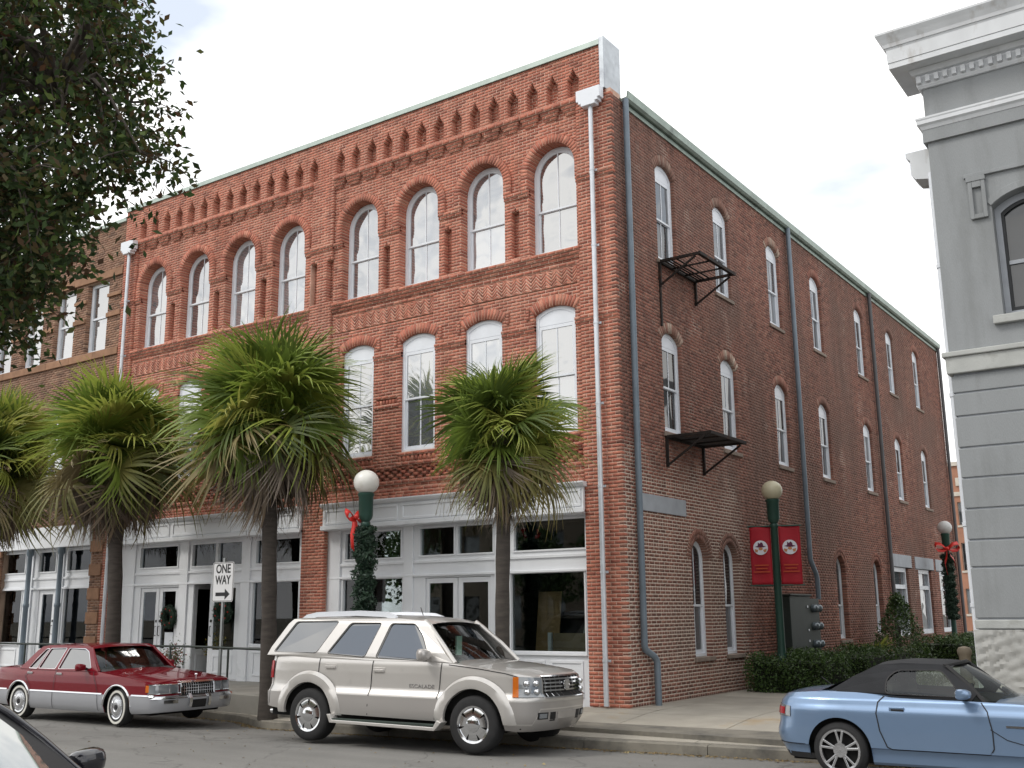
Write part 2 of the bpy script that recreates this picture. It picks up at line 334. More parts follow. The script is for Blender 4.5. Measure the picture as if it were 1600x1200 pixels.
for a, b in zip(xs_[:-1], xs_[1:]):
    slab(a, b, ek, -.55 if a < 0 else -.35, fz2, pv, M['concrete'])
    slab(a, b, -.55 if a < 0 else -.35, 0.0 if b < 1 else 1.4, lambda x, y: fz2(x, y)-.0, pv, M['concrete']) if a < 0 else slab(a, b, -.35, 1.6, fz2, pv, M['concrete'])
for y0, y1 in ((1.6,3.3),(3.3,5.0),(5.0,8),(8,12),(12,16),(16,21),(21,27)):
    for a, b in zip(xs_[1:5], xs_[2:6]):
        slab(a if a > .6 else .02, b, y0, y1, lambda x, y: 0.0, pv, M['concrete'])
slab(.02, .55, .0, 1.6, lambda x, y: 0.0, pv, M['concrete'])
g = MB().box(-.95, 20, -2.2, 30, -.5, -.10); g.box(-26, -.95, -2.3, 0, -.6, -.31)
tag(g.build('pavement_bed', M['kerb']), kind='structure')
g = MB().box(-60, 60, 27.0, 140, -.5, -.02); tag(g.build('rear_street', M['asphalt']), 'asphalt behind the buildings', kind='structure')
lp = thing('lower_pavement', None, None); tag(lp, 'lower strip of pavement between kerb and raised walk', kind='structure')
for a in np.arange(-24, -1.0, 2.1):
    slab(a, min(a+2.1, -.9), ek, -2.22, lambda x, y: zg(x)+.156+.03*(y-yk(x)), lp, M['concrete'])
rw = thing('raised_walk', None, None); tag(rw, 'raised concrete walk in front of the shopfronts', kind='structure')
for a in np.arange(-25.2, -1.4, 1.7):
    b = min(a+1.7, -.95)
    mb = MB(); gp = .005
    P = [(x, y, z) for x in (a+gp, b-gp) for y, z in ((-2.2, -.5), (-2.215, zw(x)-.03), (-2.2, zw(x)), (.6, zw(x)+.01), (.6, -.5))]
    mb.add(P, [(i, i+5, (i+1) % 5+5, (i+1) % 5) for i in range(5)]+[(0,1,2,3,4), (9,8,7,6,5)]).build('slab', M['concrete_grey'], rw)

# ------------------------------------------------------------------ brick wall machinery
HC, BL, JT = .0677, .205, .014
def ax(x, y): k = y/(16.764+y); return (x-9.209*k)/(1-k)
def az(z, y): k = y/(16.764+y); return (z-1.664*k)/(1-k)
def front(s, d, z): return (s, -d, z)
def side(s, d, z): return (d, s, z)
class Wall:
    """bricks are quads in the wall plane (s, z) with a proud face d1 and a rear d0"""
    def __init__(s, fn, jt=JT, md=.0035, tk=1.0): s.fn = fn; s.q = []; s.m = MB(); s.jt = jt; s.md = md; s.tk = tk
    def brick(s, pts, d0, d1, tint=None):
        s.q.append((pts, d0, d1, tint if tint is not None else RNG.random()*s.tk))
    def rect(s, a, b, z0, z1, d0, d1, tint=None): s.brick(((a,z0),(b,z0),(b,z1),(a,z1)), d0, d1, tint)
    def mbox(s, a, b, z0, z1, d0, d1):
        p = [s.fn(a,d0,z0), s.fn(b,d0,z0), s.fn(b,d1,z0), s.fn(a,d1,z0), s.fn(a,d0,z1), s.fn(b,d0,z1), s.fn(b,d1,z1), s.fn(a,d1,z1)]
        s.m.add(p, [(3,2,1,0),(4,5,6,7),(0,1,5,4),(1,2,6,5),(2,3,7,6),(3,0,4,7)])
    def lay(s, s0, s1, z0, z1, d=0, back=-.36, ops=(), bd=.10, toothL=None, toothR=None, tints=None, header=0, mort=True):
        prev = None; runs = []
        if z1-z0 < .36: n = max(1, round((z1-z0)/HC)); zz = [z0+(z1-z0)*k/n for k in range(n+1)]
        else: zz = [z0]+[k*HC for k in range(math.ceil((z0+.02)/HC), math.floor((z1-.02)/HC)+1)]+[z1]     # one course grid for the whole building
        for za, zb in zip(zz[:-1], zz[1:]):
            zc = (za+zb)/2
            iv = [(s0, s1)]
            for op in ops:
                r = op(zc)
                if r is None: continue
                nv = []
                for a, b in iv:
                    if r[1] <= a or r[0] >= b: nv.append((a, b)); continue
                    if r[0] > a: nv.append((a, r[0]))
                    if r[1] < b: nv.append((r[1], b))
                iv = nv
            key = tuple(iv)
            if prev is not None and prev[0] == key: prev[2] = zb
            else: prev = [key, za, zb]; runs.append(prev)
            K = math.floor(zc/HC)
            L = BL if not (header and K % header == 0) else BL/2
            for a, b in iv:
                if b-a < .02: continue
                aa = a+(toothL(K) if toothL and a == s0 else 0); bb = b-(toothR(K) if toothR and b == s1 else 0)
                e0 = e1 = .003
                x = aa-e0
                nx = (math.floor(aa/L)+1)*L+(L/2 if K % 2 else 0)
                if nx-L > aa+.03: nx -= L
                while nx < aa+.035: nx += L
                while x < bb-1e-4:
                    x2 = min(nx, bb+e1)
                    if bb-x2 < .035: x2 = bb+e1
                    last = x2 >= bb
                    JT = s.jt((x+x2)/2, zc) if callable(s.jt) else s.jt
                    xa, xb = x+(JT/2 if x > aa else 0), x2-(0 if last else JT/2)
                    if xb-xa > .012:
                        j = abs(RNG.normal(0, .0012))
                        t = RNG.random()*s.tk if tints is None else tints((xa+xb)/2, zc)
                        edge = (x <= aa and a > s0+.001) or (last and b < s1-.001)
                        s.rect(xa, xb, za+JT/2, zb-JT/2, d-(.33 if edge and back < d-.34 else (.26 if edge and back < d-.27 else bd)), d+j, t)
                    x = x2; nx = x2+L
                    if last: break
        if mort:
            for key, za, zb in runs:
                for a, b in key:
                    if b-a > .005: s.mbox(a, b, za, zb, back, d-s.md)
    def arch_ring(s, cx, zc, r0, r1, t0, t1, d, back, n, plug=None, tint=None):
        # mortar annulus and voussoirs; angles from vertical
        K = 20; P = []
        for i in range(K+1):
            t = t0+(t1-t0)*i/K
            for r, dd in ((r0, back), (r0, d-s.md), (r1, d-s.md), (r1, back)): P.append(s.fn(cx+r*math.sin(t), dd, zc+r*math.cos(t)))
        s.m.add(P, [(i*4+j, (i+1)*4+j, (i+1)*4+(j+1) % 4, i*4+(j+1) % 4) for i in range(K) for j in range(4)]+[(0,1,2,3), (K*4+3,K*4+2,K*4+1,K*4)])
        if plug is not None:   # bedding mortar filling the toothed gap round the ring
            e = .05; P = []
            for i in range(K+1):
                t = max(-1.57, t0-e)+(min(1.57, t1+e)-max(-1.57, t0-e))*i/K
                for r, dd in ((r0+.03, back+.02), (r0+.03, plug), (r1+.085, plug), (r1+.085, back+.02)): P.append(s.fn(cx+r*math.sin(t), dd, zc+r*math.cos(t)))
            s.m.add(P, [(i*4+j, (i+1)*4+j, (i+1)*4+(j+1) % 4, i*4+(j+1) % 4) for i in range(K) for j in range(4)])
        for i in range(n):
            a, b = t0+(t1-t0)*(i+.07)/n, t0+(t1-t0)*(i+.93)/n
            pt = [(cx+r*math.sin(t), zc+r*math.cos(t)) for r, t in ((r0-.003,b),(r0-.003,a),(r1,a),(r1,b))]
            s.brick(pt, d-(.34 if back < d-.35 else .09), d+abs(RNG.normal(0,.0015)), tint() if tint else None)
    def finish(s, parent, matb, matm, singles=0, mname='mortar_wall', bname='brickwork'):
        A = np.array([[p for p in q[0]] for q in s.q], float)      # n,4,2
        d0 = np.array([q[1] for q in s.q]); d1 = np.array([q[2] for q in s.q]); ti = np.array([q[3] for q in s.q])
        fn = s.fn
        cs, cz = A[:,:,0].mean(1), A[:,:,1].mean(1)
        c3 = np.array([fn(a, b, c) for a, b, c in zip(cs, d1, cz)])
        dist = np.linalg.norm(c3-np.array(CAM), axis=1)
        s.m.build(mname, matm, parent)
        order = np.argsort(dist) if singles is not None else None
        return A, d0, d1, ti, dist
def brick_mesh(fn, A, d0, d1, ti, name):
    n = len(A); V = np.zeros((n, 8, 3))
    for j in range(4):
        for half, d in ((0, d0), (4, d1)):
            x, y, z = fn(A[:,j,0], d, A[:,j,1])
            V[:,half+j,0] = x; V[:,half+j,1] = y; V[:,half+j,2] = z
    q = np.array([(4,5,6,7),(0,1,5,4),(1,2,6,5),(2,3,7,6),(3,0,4,7)])
    F = (q[None]+8*np.arange(n)[:,None,None]).reshape(-1, 4)
    me = bpy.data.meshes.new(name); me.vertices.add(n*8); me.vertices.foreach_set('co', V.ravel())
    me.loops.add(F.size); me.loops.foreach_set('vertex_index', F.ravel().astype(np.int32))
    me.polygons.add(len(F)); me.polygons.foreach_set('loop_start', np.arange(0, F.size, 4, dtype=np.int32))
    me.update(calc_edges=True)
    at = me.attributes.new('tint', 'FLOAT', 'FACE'); at.data.foreach_set('value', np.repeat(ti, 5).astype(np.float32))
    return me
def fix_normals(me):
    bm = bmesh.new(); bm.from_mesh(me); bmesh.ops.recalc_face_normals(bm, faces=bm.faces); bm.to_mesh(me); bm.free()
def place_bricks(walls, parent, mats, singles):
    """the nearest bricks become parts of their own, all others one piece of brickwork per wall"""
    al = []
    for w_i, wl in enumerate(walls):
        A, d0, d1, ti, dist = wl.data; al += [(dist[i], w_i, i) for i in range(len(A))]
    pick = sorted(al)[:singles]; ps = {}
    for _, a, b in pick: ps.setdefault(a, set()).add(b)
    for w_i, wl in enumerate(walls):
        A, d0, d1, ti, dist = wl.data; sel = np.zeros(len(A), bool)
        for i in ps.get(w_i, ()): sel[i] = True
        me = brick_mesh(wl.fn, A[~sel], d0[~sel], d1[~sel], ti[~sel], 'brickwork'); me.materials.append(mats[w_i])
        o = bpy.data.objects.new('brickwork', me); COL.objects.link(o); o.parent = parent; tag(o, kind='stuff')
        cache = {}
        for i in np.nonzero(sel)[0]:
            s0, s1, z0, z1 = A[i,:,0].min(), A[i,:,0].max(), A[i,:,1].min(), A[i,:,1].max()
            key = (round(s1-s0, 2), int(ti[i]*6), round(float(d1[i]-d0[i]), 2))
            if key not in cache:
                L, Hh = key[0], z1-z0
                a = np.array([[(-L/2,-Hh/2),(L/2,-Hh/2),(L/2,Hh/2),(-L/2,Hh/2)]])
                mm = brick_mesh(wl.fn, a, np.array([-key[2]]), np.array([0.0]), np.array([ti[i]]), 'brick'); mm.materials.append(mats[w_i]); cache[key] = mm
            o = bpy.data.objects.new('brick', cache[key]); COL.objects.link(o); o.parent = parent
            o.location = wl.fn((s0+s1)/2, d1[i], (z0+z1)/2)
def op_rect(a, b, z0, z1): return lambda z: (a, b) if z0 < z < z1 else None
def op_seg(cx, hw, z0, zs, rise, ring=0, ang=None):
    Rr = (hw*hw+rise*rise)/(2*rise); zc = zs+rise-Rr; th = math.asin(min(1, hw/Rr)) if rise < hw else math.pi/2
    def f(z):
        if z < z0: return None
        if z < zs: return (cx-hw, cx+hw)
        if z >= zc+Rr+ring: return None
        h = math.sqrt(max(0, (Rr+ring)**2-(z-zc)**2))
        if th < 1.5: h = min(h, (z-zc)*math.tan(th))
        return (cx-h, cx+h)
    return f
def seg(hw, zs, rise):
    Rr = (hw*hw+rise*rise)/(2*rise); return Rr, zs+rise-Rr, (math.asin(hw/Rr) if rise < hw-1e-6 else math.pi/2)

# ------------------------------------------------------------------ windows
def arch_pts(cx, hw, z0, zs, rise, n=14):
    Rr, zc, th = seg(hw, zs, rise)
    return [(cx-hw, z0), (cx+hw, z0)]+[(cx+Rr*math.sin(t), zc+Rr*math.cos(t)) for t in [th-2*th*i/n for i in range(n+1)]]
def frame_strip(mb, fn, outer, inner, d0, d1):
    n = len(outer)
    P = [fn(p[0], d, p[1]) for ring in (outer, inner) for d in (d0, d1) for p in ring]
    F = []
    for i in range(n):
        j = (i+1) % n
        F += [(n+i, n+j, 3*n+j, 3*n+i), (i, 2*n+i, 2*n+j, j), (i, j, n+j, n+i), (2*n+i, 3*n+i, 3*n+j, 2*n+j)]
    mb.add(P, F)
def sash_window(parent, fn, cx, hw, z0, zs, rise, rail, d, fw_=.075, head=None, pane='pane', full_arch=True, blind=None, mull=True):
    """white double-hung window: casing, two sashes, a glazing bar each, panes as sub-parts. head = z of a solid arched head panel"""
    mb = MB()
    frame_strip(mb, fn, arch_pts(cx, hw, z0, zs, rise), arch_pts(cx, hw-fw_, z0+fw_*1.0, zs-(.0 if rise > .3 else fw_), max(.06, rise-(fw_ if rise > .3 else 0))), d-.09, d)
    if head: mb.prism([p for p in arch_pts(cx, hw-.005, head, zs-.004, rise-.004)], lambda s_, dd, z: fn(s_, dd, z), d-.055, d-.012)
    zt = head if head else None
    ih = hw-fw_
    ztop = head-.005 if head else None
    o = mb.build('window', M['white_frame'], parent); fix_normals(o.data)
    # sashes
    sb = MB(); sw = .045
    lo = [(cx-ih, z0+fw_), (cx+ih, z0+fw_), (cx+ih, rail+.02), (cx-ih, rail+.02)]
    frame_strip(sb, fn, lo, [(cx-ih+sw, z0+fw_+.07), (cx+ih-sw, z0+fw_+.07), (cx+ih-sw, rail-.02), (cx-ih+sw, rail-.02)], d-.075, d-.04)
    if head:
        hi = [(cx-ih, rail-.01), (cx+ih, rail-.01), (cx+ih, ztop), (cx-ih, ztop)]
        hin = [(cx-ih+sw, rail+.03), (cx+ih-sw, rail+.03), (cx+ih-sw, ztop-.07), (cx-ih+sw, ztop-.07)]
    else:
        rr = max(.06, rise-(fw_ if rise > .3 else 0)); zz = zs-(.0 if rise > .3 else fw_)
        hi = arch_pts(cx, ih, rail-.01, zz, rr); hin = arch_pts(cx, ih-sw, rail+.03, zz, max(.05, rr-sw))
    frame_strip(sb, fn, hi, hin, d-.045, d-.012)
    top = hin[2+7][1] if not head else ztop-.07
    if mull:
        for a, b, dd in ((z0+fw_+.07, rail-.02, d-.06), (rail+.03, top, d-.03)):
            P = [(cx-.012, a), (cx+.012, a), (cx+.012, b), (cx-.012, b)]; sb.prism(P, fn, dd-.012, dd+.010)
    so = sb.build('sash', M['white_frame'], o); fix_normals(so.data)
    pb = MB(); pb.prism(hin if not head else hin, fn, d-.034, d-.030); po = pb.build('pane', M[pane], o); fix_normals(po.data)
    pb = MB(); pb.prism([(cx-ih+sw, z0+fw_+.07), (cx+ih-sw, z0+fw_+.07), (cx+ih-sw, rail-.02), (cx-ih+sw, rail-.02)], fn, d-.064, d-.060); po = pb.build('pane', M[pane], o); fix_normals(po.data)
    return o
# ------------------------------------------------------------------ the red brick corner building
B = thing('brick_building', 'three storey red brick corner building with arched windows and white shopfronts', 'building')
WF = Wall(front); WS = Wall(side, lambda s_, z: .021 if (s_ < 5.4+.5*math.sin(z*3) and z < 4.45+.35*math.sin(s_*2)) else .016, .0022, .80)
RB, DZ = -.06, .0                # recess of the bays
XB = {'R': (ax(-7.46,.06), ax(-.77,.06)), 'L': (ax(-14.95,.06), ax(-8.15,.06))}
cR = [-1.41-.03, -3.155-.03, -4.90-.03, -6.645-.03]; cL = [-8.99-.03, -10.73-.03, -12.47-.03, -14.21-.03]
SP, CR3, S3 = 10.43, .57, 8.66
def tooth_front(K): return 0 if K % 2 == 0 else .108
# parapet zone (flush), niches
nich = [-7.46+.4975*i+.135 for i in range(14)]+[-14.94+.508*i+.135 for i in range(14)]
def op_niche(c):
    def f(z):
        if z < 11.86 or z > 12.43: return None
        h = .14 if z < 12.22 else (.095 if z < 12.29 else (.055 if z < 12.36 else .026)); return (c-h, c+h)
    return f
def tint_par(s_, z):
    t = RNG.random()*.75+.2
    if 12.46 < z < 12.76:
        u = ((s_+.02) % .497)/.497; v = (z-12.46)/.30
        if abs(abs(2*u-1)-v) < .16: t = RNG.random()*.12
    return t
zt0, zt1 = 11.72, 12.79
WF.lay(-15.6, -.21, zt0, zt1, 0, -.40, [op_niche(c) for c in nich], tints=tint_par)
for c in nich: WF.lay(c-.14, c+.14, 11.84, 12.44, -.155, -.39)
WF.lay(-.21, -.004, zt0, 11.79, 0, -.40, toothR=tooth_front)
# pilasters
slotsP = [-8.08-.02, -7.58-.0]
def op_slot(c, hw=.105): return op_seg(c, hw, 8.72, 9.68, hw)
WF.lay(XB['R'][1], -.004, 0, zt0, 0, -.36, toothR=tooth_front)
WF.lay(XB['L'][1], XB['R'][0], 0.0, zt0, 0, -.36, [op_slot(c) for c in slotsP])
WF.lay(-15.6, XB['L'][0], 0.0, zt0, 0, -.36)
for c in slotsP: WF.lay(c-.105, c+.105, 8.72, 9.82, -.15, -.34)
def bay(x0, x1, cs, slots):
    ops = []
    for c in cs:
        def f3(z, c=c):
            if z < S3 or z > SP+.735: return None
            if z < 10.13: return (c-CR3, c+CR3)
            if z < SP: return (c-.735, c+.735)
            h = math.sqrt(max(0, .735**2-(z-SP)**2)); return (c-h, c+h)
        ops.append(f3)
        ops.append(op_seg(c, .48, 4.99, 7.42, .145, ring=.215))
    ops += [op_slot(c) for c in slots]
    # recessed panels: herringbone, dentil bands, diaper
    ops += [op_rect(x0+.11, cs[2]+.42, 7.95, 8.31), op_rect(cs[1]-.62, x1-.09, 7.95, 8.31)]
    ops += [op_rect(x0+.05, x1-.05, 4.42, 4.70)]
    gaps = [((cs[i]+cs[i+1])/2) for i in range(3)]
    for gx in gaps: ops.append(op_rect(gx-.31, gx+.31, 6.08, 6.20))
    WF.lay(x0, x1, 4.02, zt0, RB, -.36, ops)
    for c in slots: WF.lay(c-.105, c+.105, 8.72, 9.82, RB-.14, -.34)
    for c in cs:
        # round arches with projecting hood and deep reveal
        WF.arch_ring(c, SP, CR3, .735, -math.pi/2, math.pi/2, RB+.055, -.36, 27, plug=RB-.012)
        for sg in (-1, 1):
            a, b = sorted((c+sg*CR3, c+sg*.735)); WF.lay(a, b, 10.13, SP, RB+.055, -.36, bd=.34)
        # segmental arches of the middle storey
        Rr, zc, th = seg(.48, 7.42, .145)
        WF.arch_ring(c, zc, Rr, Rr+.215, -th, th, RB+.012, -.36, 15, plug=RB-.012)
        for sg in (-1, 1):
            xx = c+sg*(Rr+.215)*math.sin(th); a, b = sorted((xx-sg*.0, xx+sg*.055))
            WF.lay(a, b, 7.36, 7.62, RB+.03, RB-.02)
        # middle storey sills with a little dentil slot
        WF.lay(c-.52, c+.52, 4.925, 4.99, RB+.045, RB-.02)
        WF.lay(c-.55, c+.55, 4.72, 4.79, RB+.04, RB-.02)
        for i in range(9):
            xx = c-.46+i*.115; WF.rect(xx-.03, xx+.03, 4.795, 4.92, RB-.05, RB+.03)
    # string course at the springing, interrupted by the windows
    edges = [x0]+[e for c in sorted(cs) for e in (c-CR3, c+CR3)]+[x1]
    for a, b in zip(edges[::2], edges[1::2]):
        WF.lay(a, b, 10.0, 10.065, RB+.03, RB-.02); WF.lay(a, b, 10.067, 10.13, RB+.05, RB-.02)
    edges = [x0]+[e for c in sorted(cs) for e in (c-.48, c+.48)]+[x1]
    for a, b in zip(edges[::2], edges[1::2]):
        WF.lay(a, b, 7.10, 7.165, RB+.02, RB-.02); WF.lay(a, b, 7.167, 7.23, RB+.04, RB-.02)
    # sill band of three stepped courses
    WF.lay(x0, x1, 8.59, 8.66, RB+.085, RB-.02); WF.lay(x0, x1, 8.52, 8.588, RB+.06, RB-.02); WF.lay(x0, x1, 8.45, 8.518, RB+.03, RB-.02)
    # herringbone panels: upright chevrons
    for a, b in ((x0+.11, cs[2]+.42), (cs[1]-.62, x1-.09)):
        z0, z1 = 7.95, 8.31; WF.mbox(a, b, z0, z1, -.30, RB-.004)
        wd = .118; n = int((b-a)/wd)
        for i in range(n):
            xa, xb = a+i*(b-a)/n, a+(i+1)*(b-a)/n; up_ = i % 2
            z = z0-.2
            while z < z1+.05:
                zz = [z, z+wd, z+wd+.052, z+.052] if up_ else [z+wd, z, z+.052, z+wd+.052]
                cl = [min(z1-.004, max(z0+.004, q)) for q in zz]
                if (cl[3]-cl[0])+(cl[2]-cl[1]) > .03: WF.brick(((xa+.004, cl[0]), (xb-.004, cl[1]), (xb-.004, cl[2]), (xa+.004, cl[3])), RB-.09, RB+.002)
                z += .075
    # dentil bands between the middle windows
    for gx in gaps:
        WF.mbox(gx-.31, gx+.31, 6.08, 6.20, -.30, RB-.10)
        for i in range(7):
            xx = gx-.27+i*.09; WF.rect(xx-.022, xx+.022, 6.085, 6.195, RB-.11, RB-.004)
        WF.lay(gx-.34, gx+.34, 6.01, 6.075, RB+.03, RB-.02)
    # pierced lattice band above the shopfront cornice
    WF.mbox(x0+.05, x1-.05, 4.42, 4.70, -.30, RB-.11)
    for r in range(4):
        n = int((x1-x0-.1)/.115)
        for i in range(n):
            if (i+r) % 2 == 0:
                xx = x0+.05+(i+.5)*(x1-x0-.1)/n; WF.rect(xx-.052, xx+.052, 4.424+r*.07, 4.424+r*.07+.058, RB-.12, RB-.002)
    WF.lay(x0, x1, 4.34, 4.415, RB+.03, RB-.02); WF.lay(x0, x1, 4.17, 4.24, RB+.035, RB-.02); WF.lay(x0, x1, 4.10, 4.168, RB+.07, RB-.02); WF.lay(x0, x1, 4.02, 4.098, RB+.10, RB-.02)
    # corbel table under the niches
    WF.lay(x0, x1, 11.70, 11.785, .05, RB-.02)
    per = (x1-x0)/13.5; n = 14
    for i in range(n):
        c = x0+per*.25+per*i
        WF.lay(max(x0, c-.215), min(x1, c+.215), 11.632, 11.70, .02, RB-.02)
        WF.lay(max(x0, c-.185), min(x1, c+.185), 11.565, 11.632, .0, RB-.02)
        WF.lay(max(x0, c-.145), min(x1, c+.145), 11.497, 11.565, -.025, RB-.02)
slR = [ax(-2.31,.06), ax(-4.07,.06), ax(-5.82,.06)]; slL = [ax(-9.83,.06), ax(-11.57,.06), ax(-13.33,.06)]
bay(XB['R'][0], XB['R'][1], cR, slR)
bay(XB['L'][0], XB['L'][1], cL, slL)
# impost strings carried across the pilasters
for a, b in ((XB['R'][1], 0), (XB['L'][1], XB['R'][0]), (-15.6, XB['L'][0])):
    WF.lay(a, b, 10.0, 10.065, .02, -.02); WF.lay(a, b, 10.067, 10.13, .04, -.02)
    WF.lay(a, b, 7.10, 7.165, .015, -.02); WF.lay(a, b, 7.167, 7.23, .03, -.02)
# side wall
cS = [2.23, 5.11, 8.38, 11.62, 15.64, 19.08, 22.45]
opsS = []
for c in cS:
    opsS += [op_seg(c, .43, 8.72, 10.70, .21, ring=.21), op_seg(c, .43, 5.12, 7.03, .20, ring=.21)]
cG = [(3.14, .75), (4.68, .75), (12.08, .85), (15.47, .95)]
for c, z in cG: opsS.append(op_seg(c, .40, z, 2.70, .38, ring=.21))
shopw = [(17.25, 18.95), (20.2, 21.9), (23.05, 24.75)]
for a, b in shopw: opsS.append(op_rect(a, b, .82, 2.94))
for a, b in ((16.95, 19.4), (19.85, 22.3), (22.6, 25.1)): opsS.append(op_rect(a, b, 2.94, 3.345))
opsS.append(op_rect(.62, 2.55, 3.49, 3.82))
def tooth_side(K): return .106 if K % 2 == 0 else -.004
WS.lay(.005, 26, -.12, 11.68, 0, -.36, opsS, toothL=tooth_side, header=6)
for i, c in enumerate(cS):
    for z, rs in ((10.70, .21), (7.03, .20)):
        Rr, zc, th = seg(.43, z, rs); WS.arch_ring(c, zc, Rr, Rr+.21, -th, th, .004, -.36, 13, plug=-.012, tint=(lambda i=i, z=z: RNG.uniform(.72, 1.0) if (i < 2 or (i == 2 and z > 9)) else RNG.uniform(.3, .9)))
for c, z in cG:
    Rr, zc, th = seg(.40, 2.70, .38); WS.arch_ring(c, zc, Rr, Rr+.10, -th, th, .004, -.36, 20, plug=-.012); WS.arch_ring(c, zc, Rr+.105, Rr+.21, -th, th, .010, -.36, 22, plug=-.012)
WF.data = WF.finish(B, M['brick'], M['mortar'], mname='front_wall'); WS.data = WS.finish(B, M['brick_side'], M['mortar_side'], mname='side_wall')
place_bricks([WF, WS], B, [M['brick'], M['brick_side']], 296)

# upper windows
for c in cR+cL:
    sash_window(B, front, c, CR3-.006, S3+.005, SP, CR3-.006, 9.66, RB-.21, fw_=.075)
    sash_window(B, front, c, .475, 4.995, 7.42, .14, 6.15, RB-.06, fw_=.07, head=7.20)
for c in cS:
    sash_window(B, side, c, .425, 8.725, 10.70, .20, 9.66, -.07, fw_=.07, head=10.58, pane='pane_side')
    sash_window(B, side, c, .425, 5.125, 7.03, .19, 6.06, -.07, fw_=.07, head=6.92, pane='pane_side')
for c, z in cG: sash_window(B, side, c, .395, z+.005, 2.70, .37, 1.75, -.13, fw_=.06, pane='pane_side')
# stone sills on the side
mb = None
for c in cS:
    for z in (8.72, 5.12): MB().box(-.05, .045, c-.50, c+.50, z-.085, z-.002).build('sill', M['sill'], B, bevel=.008)
for c, z in cG: MB().box(-.05, .05, c-.46, c+.46, z-.08, z-.002).build('sill', M['rust'] if 0 else M['sill'], B, bevel=.008)
# side shop windows and lintels
for (a, b), (la, lb) in zip(shopw, ((16.95, 19.4), (19.85, 22.3), (22.6, 25.1))):
    MB().box(-.2, .02, la+.004, lb-.004, 2.945, 3.34).build('lintel', M['lintel'], B, bevel=.01)
    mb = MB(); o4 = lambda p, q, z0, z1: [(p, z0), (q, z0), (q, z1), (p, z1)]
    frame_strip(mb, side, o4(a+.004, b-.004, .825, 2.935), o4(a+.13, b-.13, .97, 2.80), -.22, -.08)
    mb.box(-.21, -.09, a+.13, b-.13, 2.27, 2.40)
    o = mb.build('window', M['white_frame'], B); fix_normals(o.data)
    for z0, z1 in ((.97, 2.27), (2.40, 2.80)): MB().box(-.155, -.15, a+.13, b-.13, z0, z1).build('pane', M['pane_side'], o)
MB().box(-.2, .03, .625, 2.545, 3.493, 3.817).build('lintel', M['lintel'], B, bevel=.008)
# flashings, parapet end, gutter, roof
mb = MB().box(-15.62, -.214, -.035, .42, 12.792, 12.895).box(-15.62, -.214, -.042, -.036, 12.785, 12.902)
mb.build('parapet_cap', M['copper'], B, bevel=.008)
mb = MB().box(-.214, -.10, -.05, .62, 11.80, 12.93); mb.build('parapet_end', M['zinc'], B, bevel=.012)
mb = MB().box(-15.5, -.02, .37, 26.0, 11.50, 11.66).box(-15.5, -.37, 25.64, 26.0, -.2, 11.5).box(-15.5, -15.2, .4, 25.6, -.2, 11.5); mb.build('roof', M['zinc'], B)
prof = [(.004, 11.68), (.10, 11.66), (.15, 11.70), (.165, 11.85), (.13, 11.85), (.12, 11.74), (.0, 11.73), (-.18, 11.90), (-.20, 11.86)]
MB().prism(prof, lambda a, d, z: (a, d, z), .44, 26.02).build('gutter', M['gutter'], B)
MB().prism([(.002, 11.56), (.035, 11.56), (.035, 11.655), (.002, 11.675)], lambda a, d, z: (a, d, z), .5, 26.0).build('fascia_board', M['gutter'], B)
MB().box(-.9, -.3, 24.6, 25.9, 11.67, 12.35).build('roof_vent', M['gutter'], B, bevel=.02)
# rainwater heads and downpipes
def head_(x):
    pts = [(x-.27, 11.80), (x-.27, 11.56), (x-.22, 11.56), (x-.22, 11.50), (x-.16, 11.50), (x-.16, 11.44), (x+.16, 11.44), (x+.16, 11.50), (x+.22, 11.50), (x+.22, 11.56), (x+.27, 11.56), (x+.27, 11.80)]
    MB().prism(pts, front, .055, .22).build('rainwater_head', M['white_frame'], B, bevel=.008)
for x, zb in ((-.40, .03), (-15.22, .2)):
    head_(x); mb = MB().tube([(x, -.115, 11.45), (x, -.115, zb)], .047, 12)
    o = mb.build('downpipe', M['pipe_white'], B, smooth=True)
    mb = MB()
    for z in np.arange(10.1, .5, -1.55): mb.box(x-.085, x+.085, -.075, -.055, z-.022, z+.022); mb.tube([(x, -.115, z-.02), (x, -.115, z+.02)], .054, 12)
    mb.build('bracket', M['pipe_white'], o)
mb = MB().tube([(.10, .43, 11.68), (.10, .43, 1.05), (.10, .46, .98), (.13, .72, .86), (.14, .78, .80), (.15, .80, .74), (.15, .80, .0)], .062, 14)
mb.build('downpipe', M['pipe_blue'], B, smooth=True)
for y, zb, mt in ((9.42, 2.9, 'pipe_blue'), (16.72, .0, 'pipe_dark'), (25.85, .0, 'pipe_dark')):
    pth = [(.10, y, 11.68), (.10, y, zb)]
    if y < 10: pth += [(.12, y+.02, 2.8), (.13, y+.26, 2.55), (.14, y+.30, 2.4), (.14, y+.30, 1.9)]
    MB().tube(pth, .062, 12).build('downpipe', M[mt], B, smooth=True)
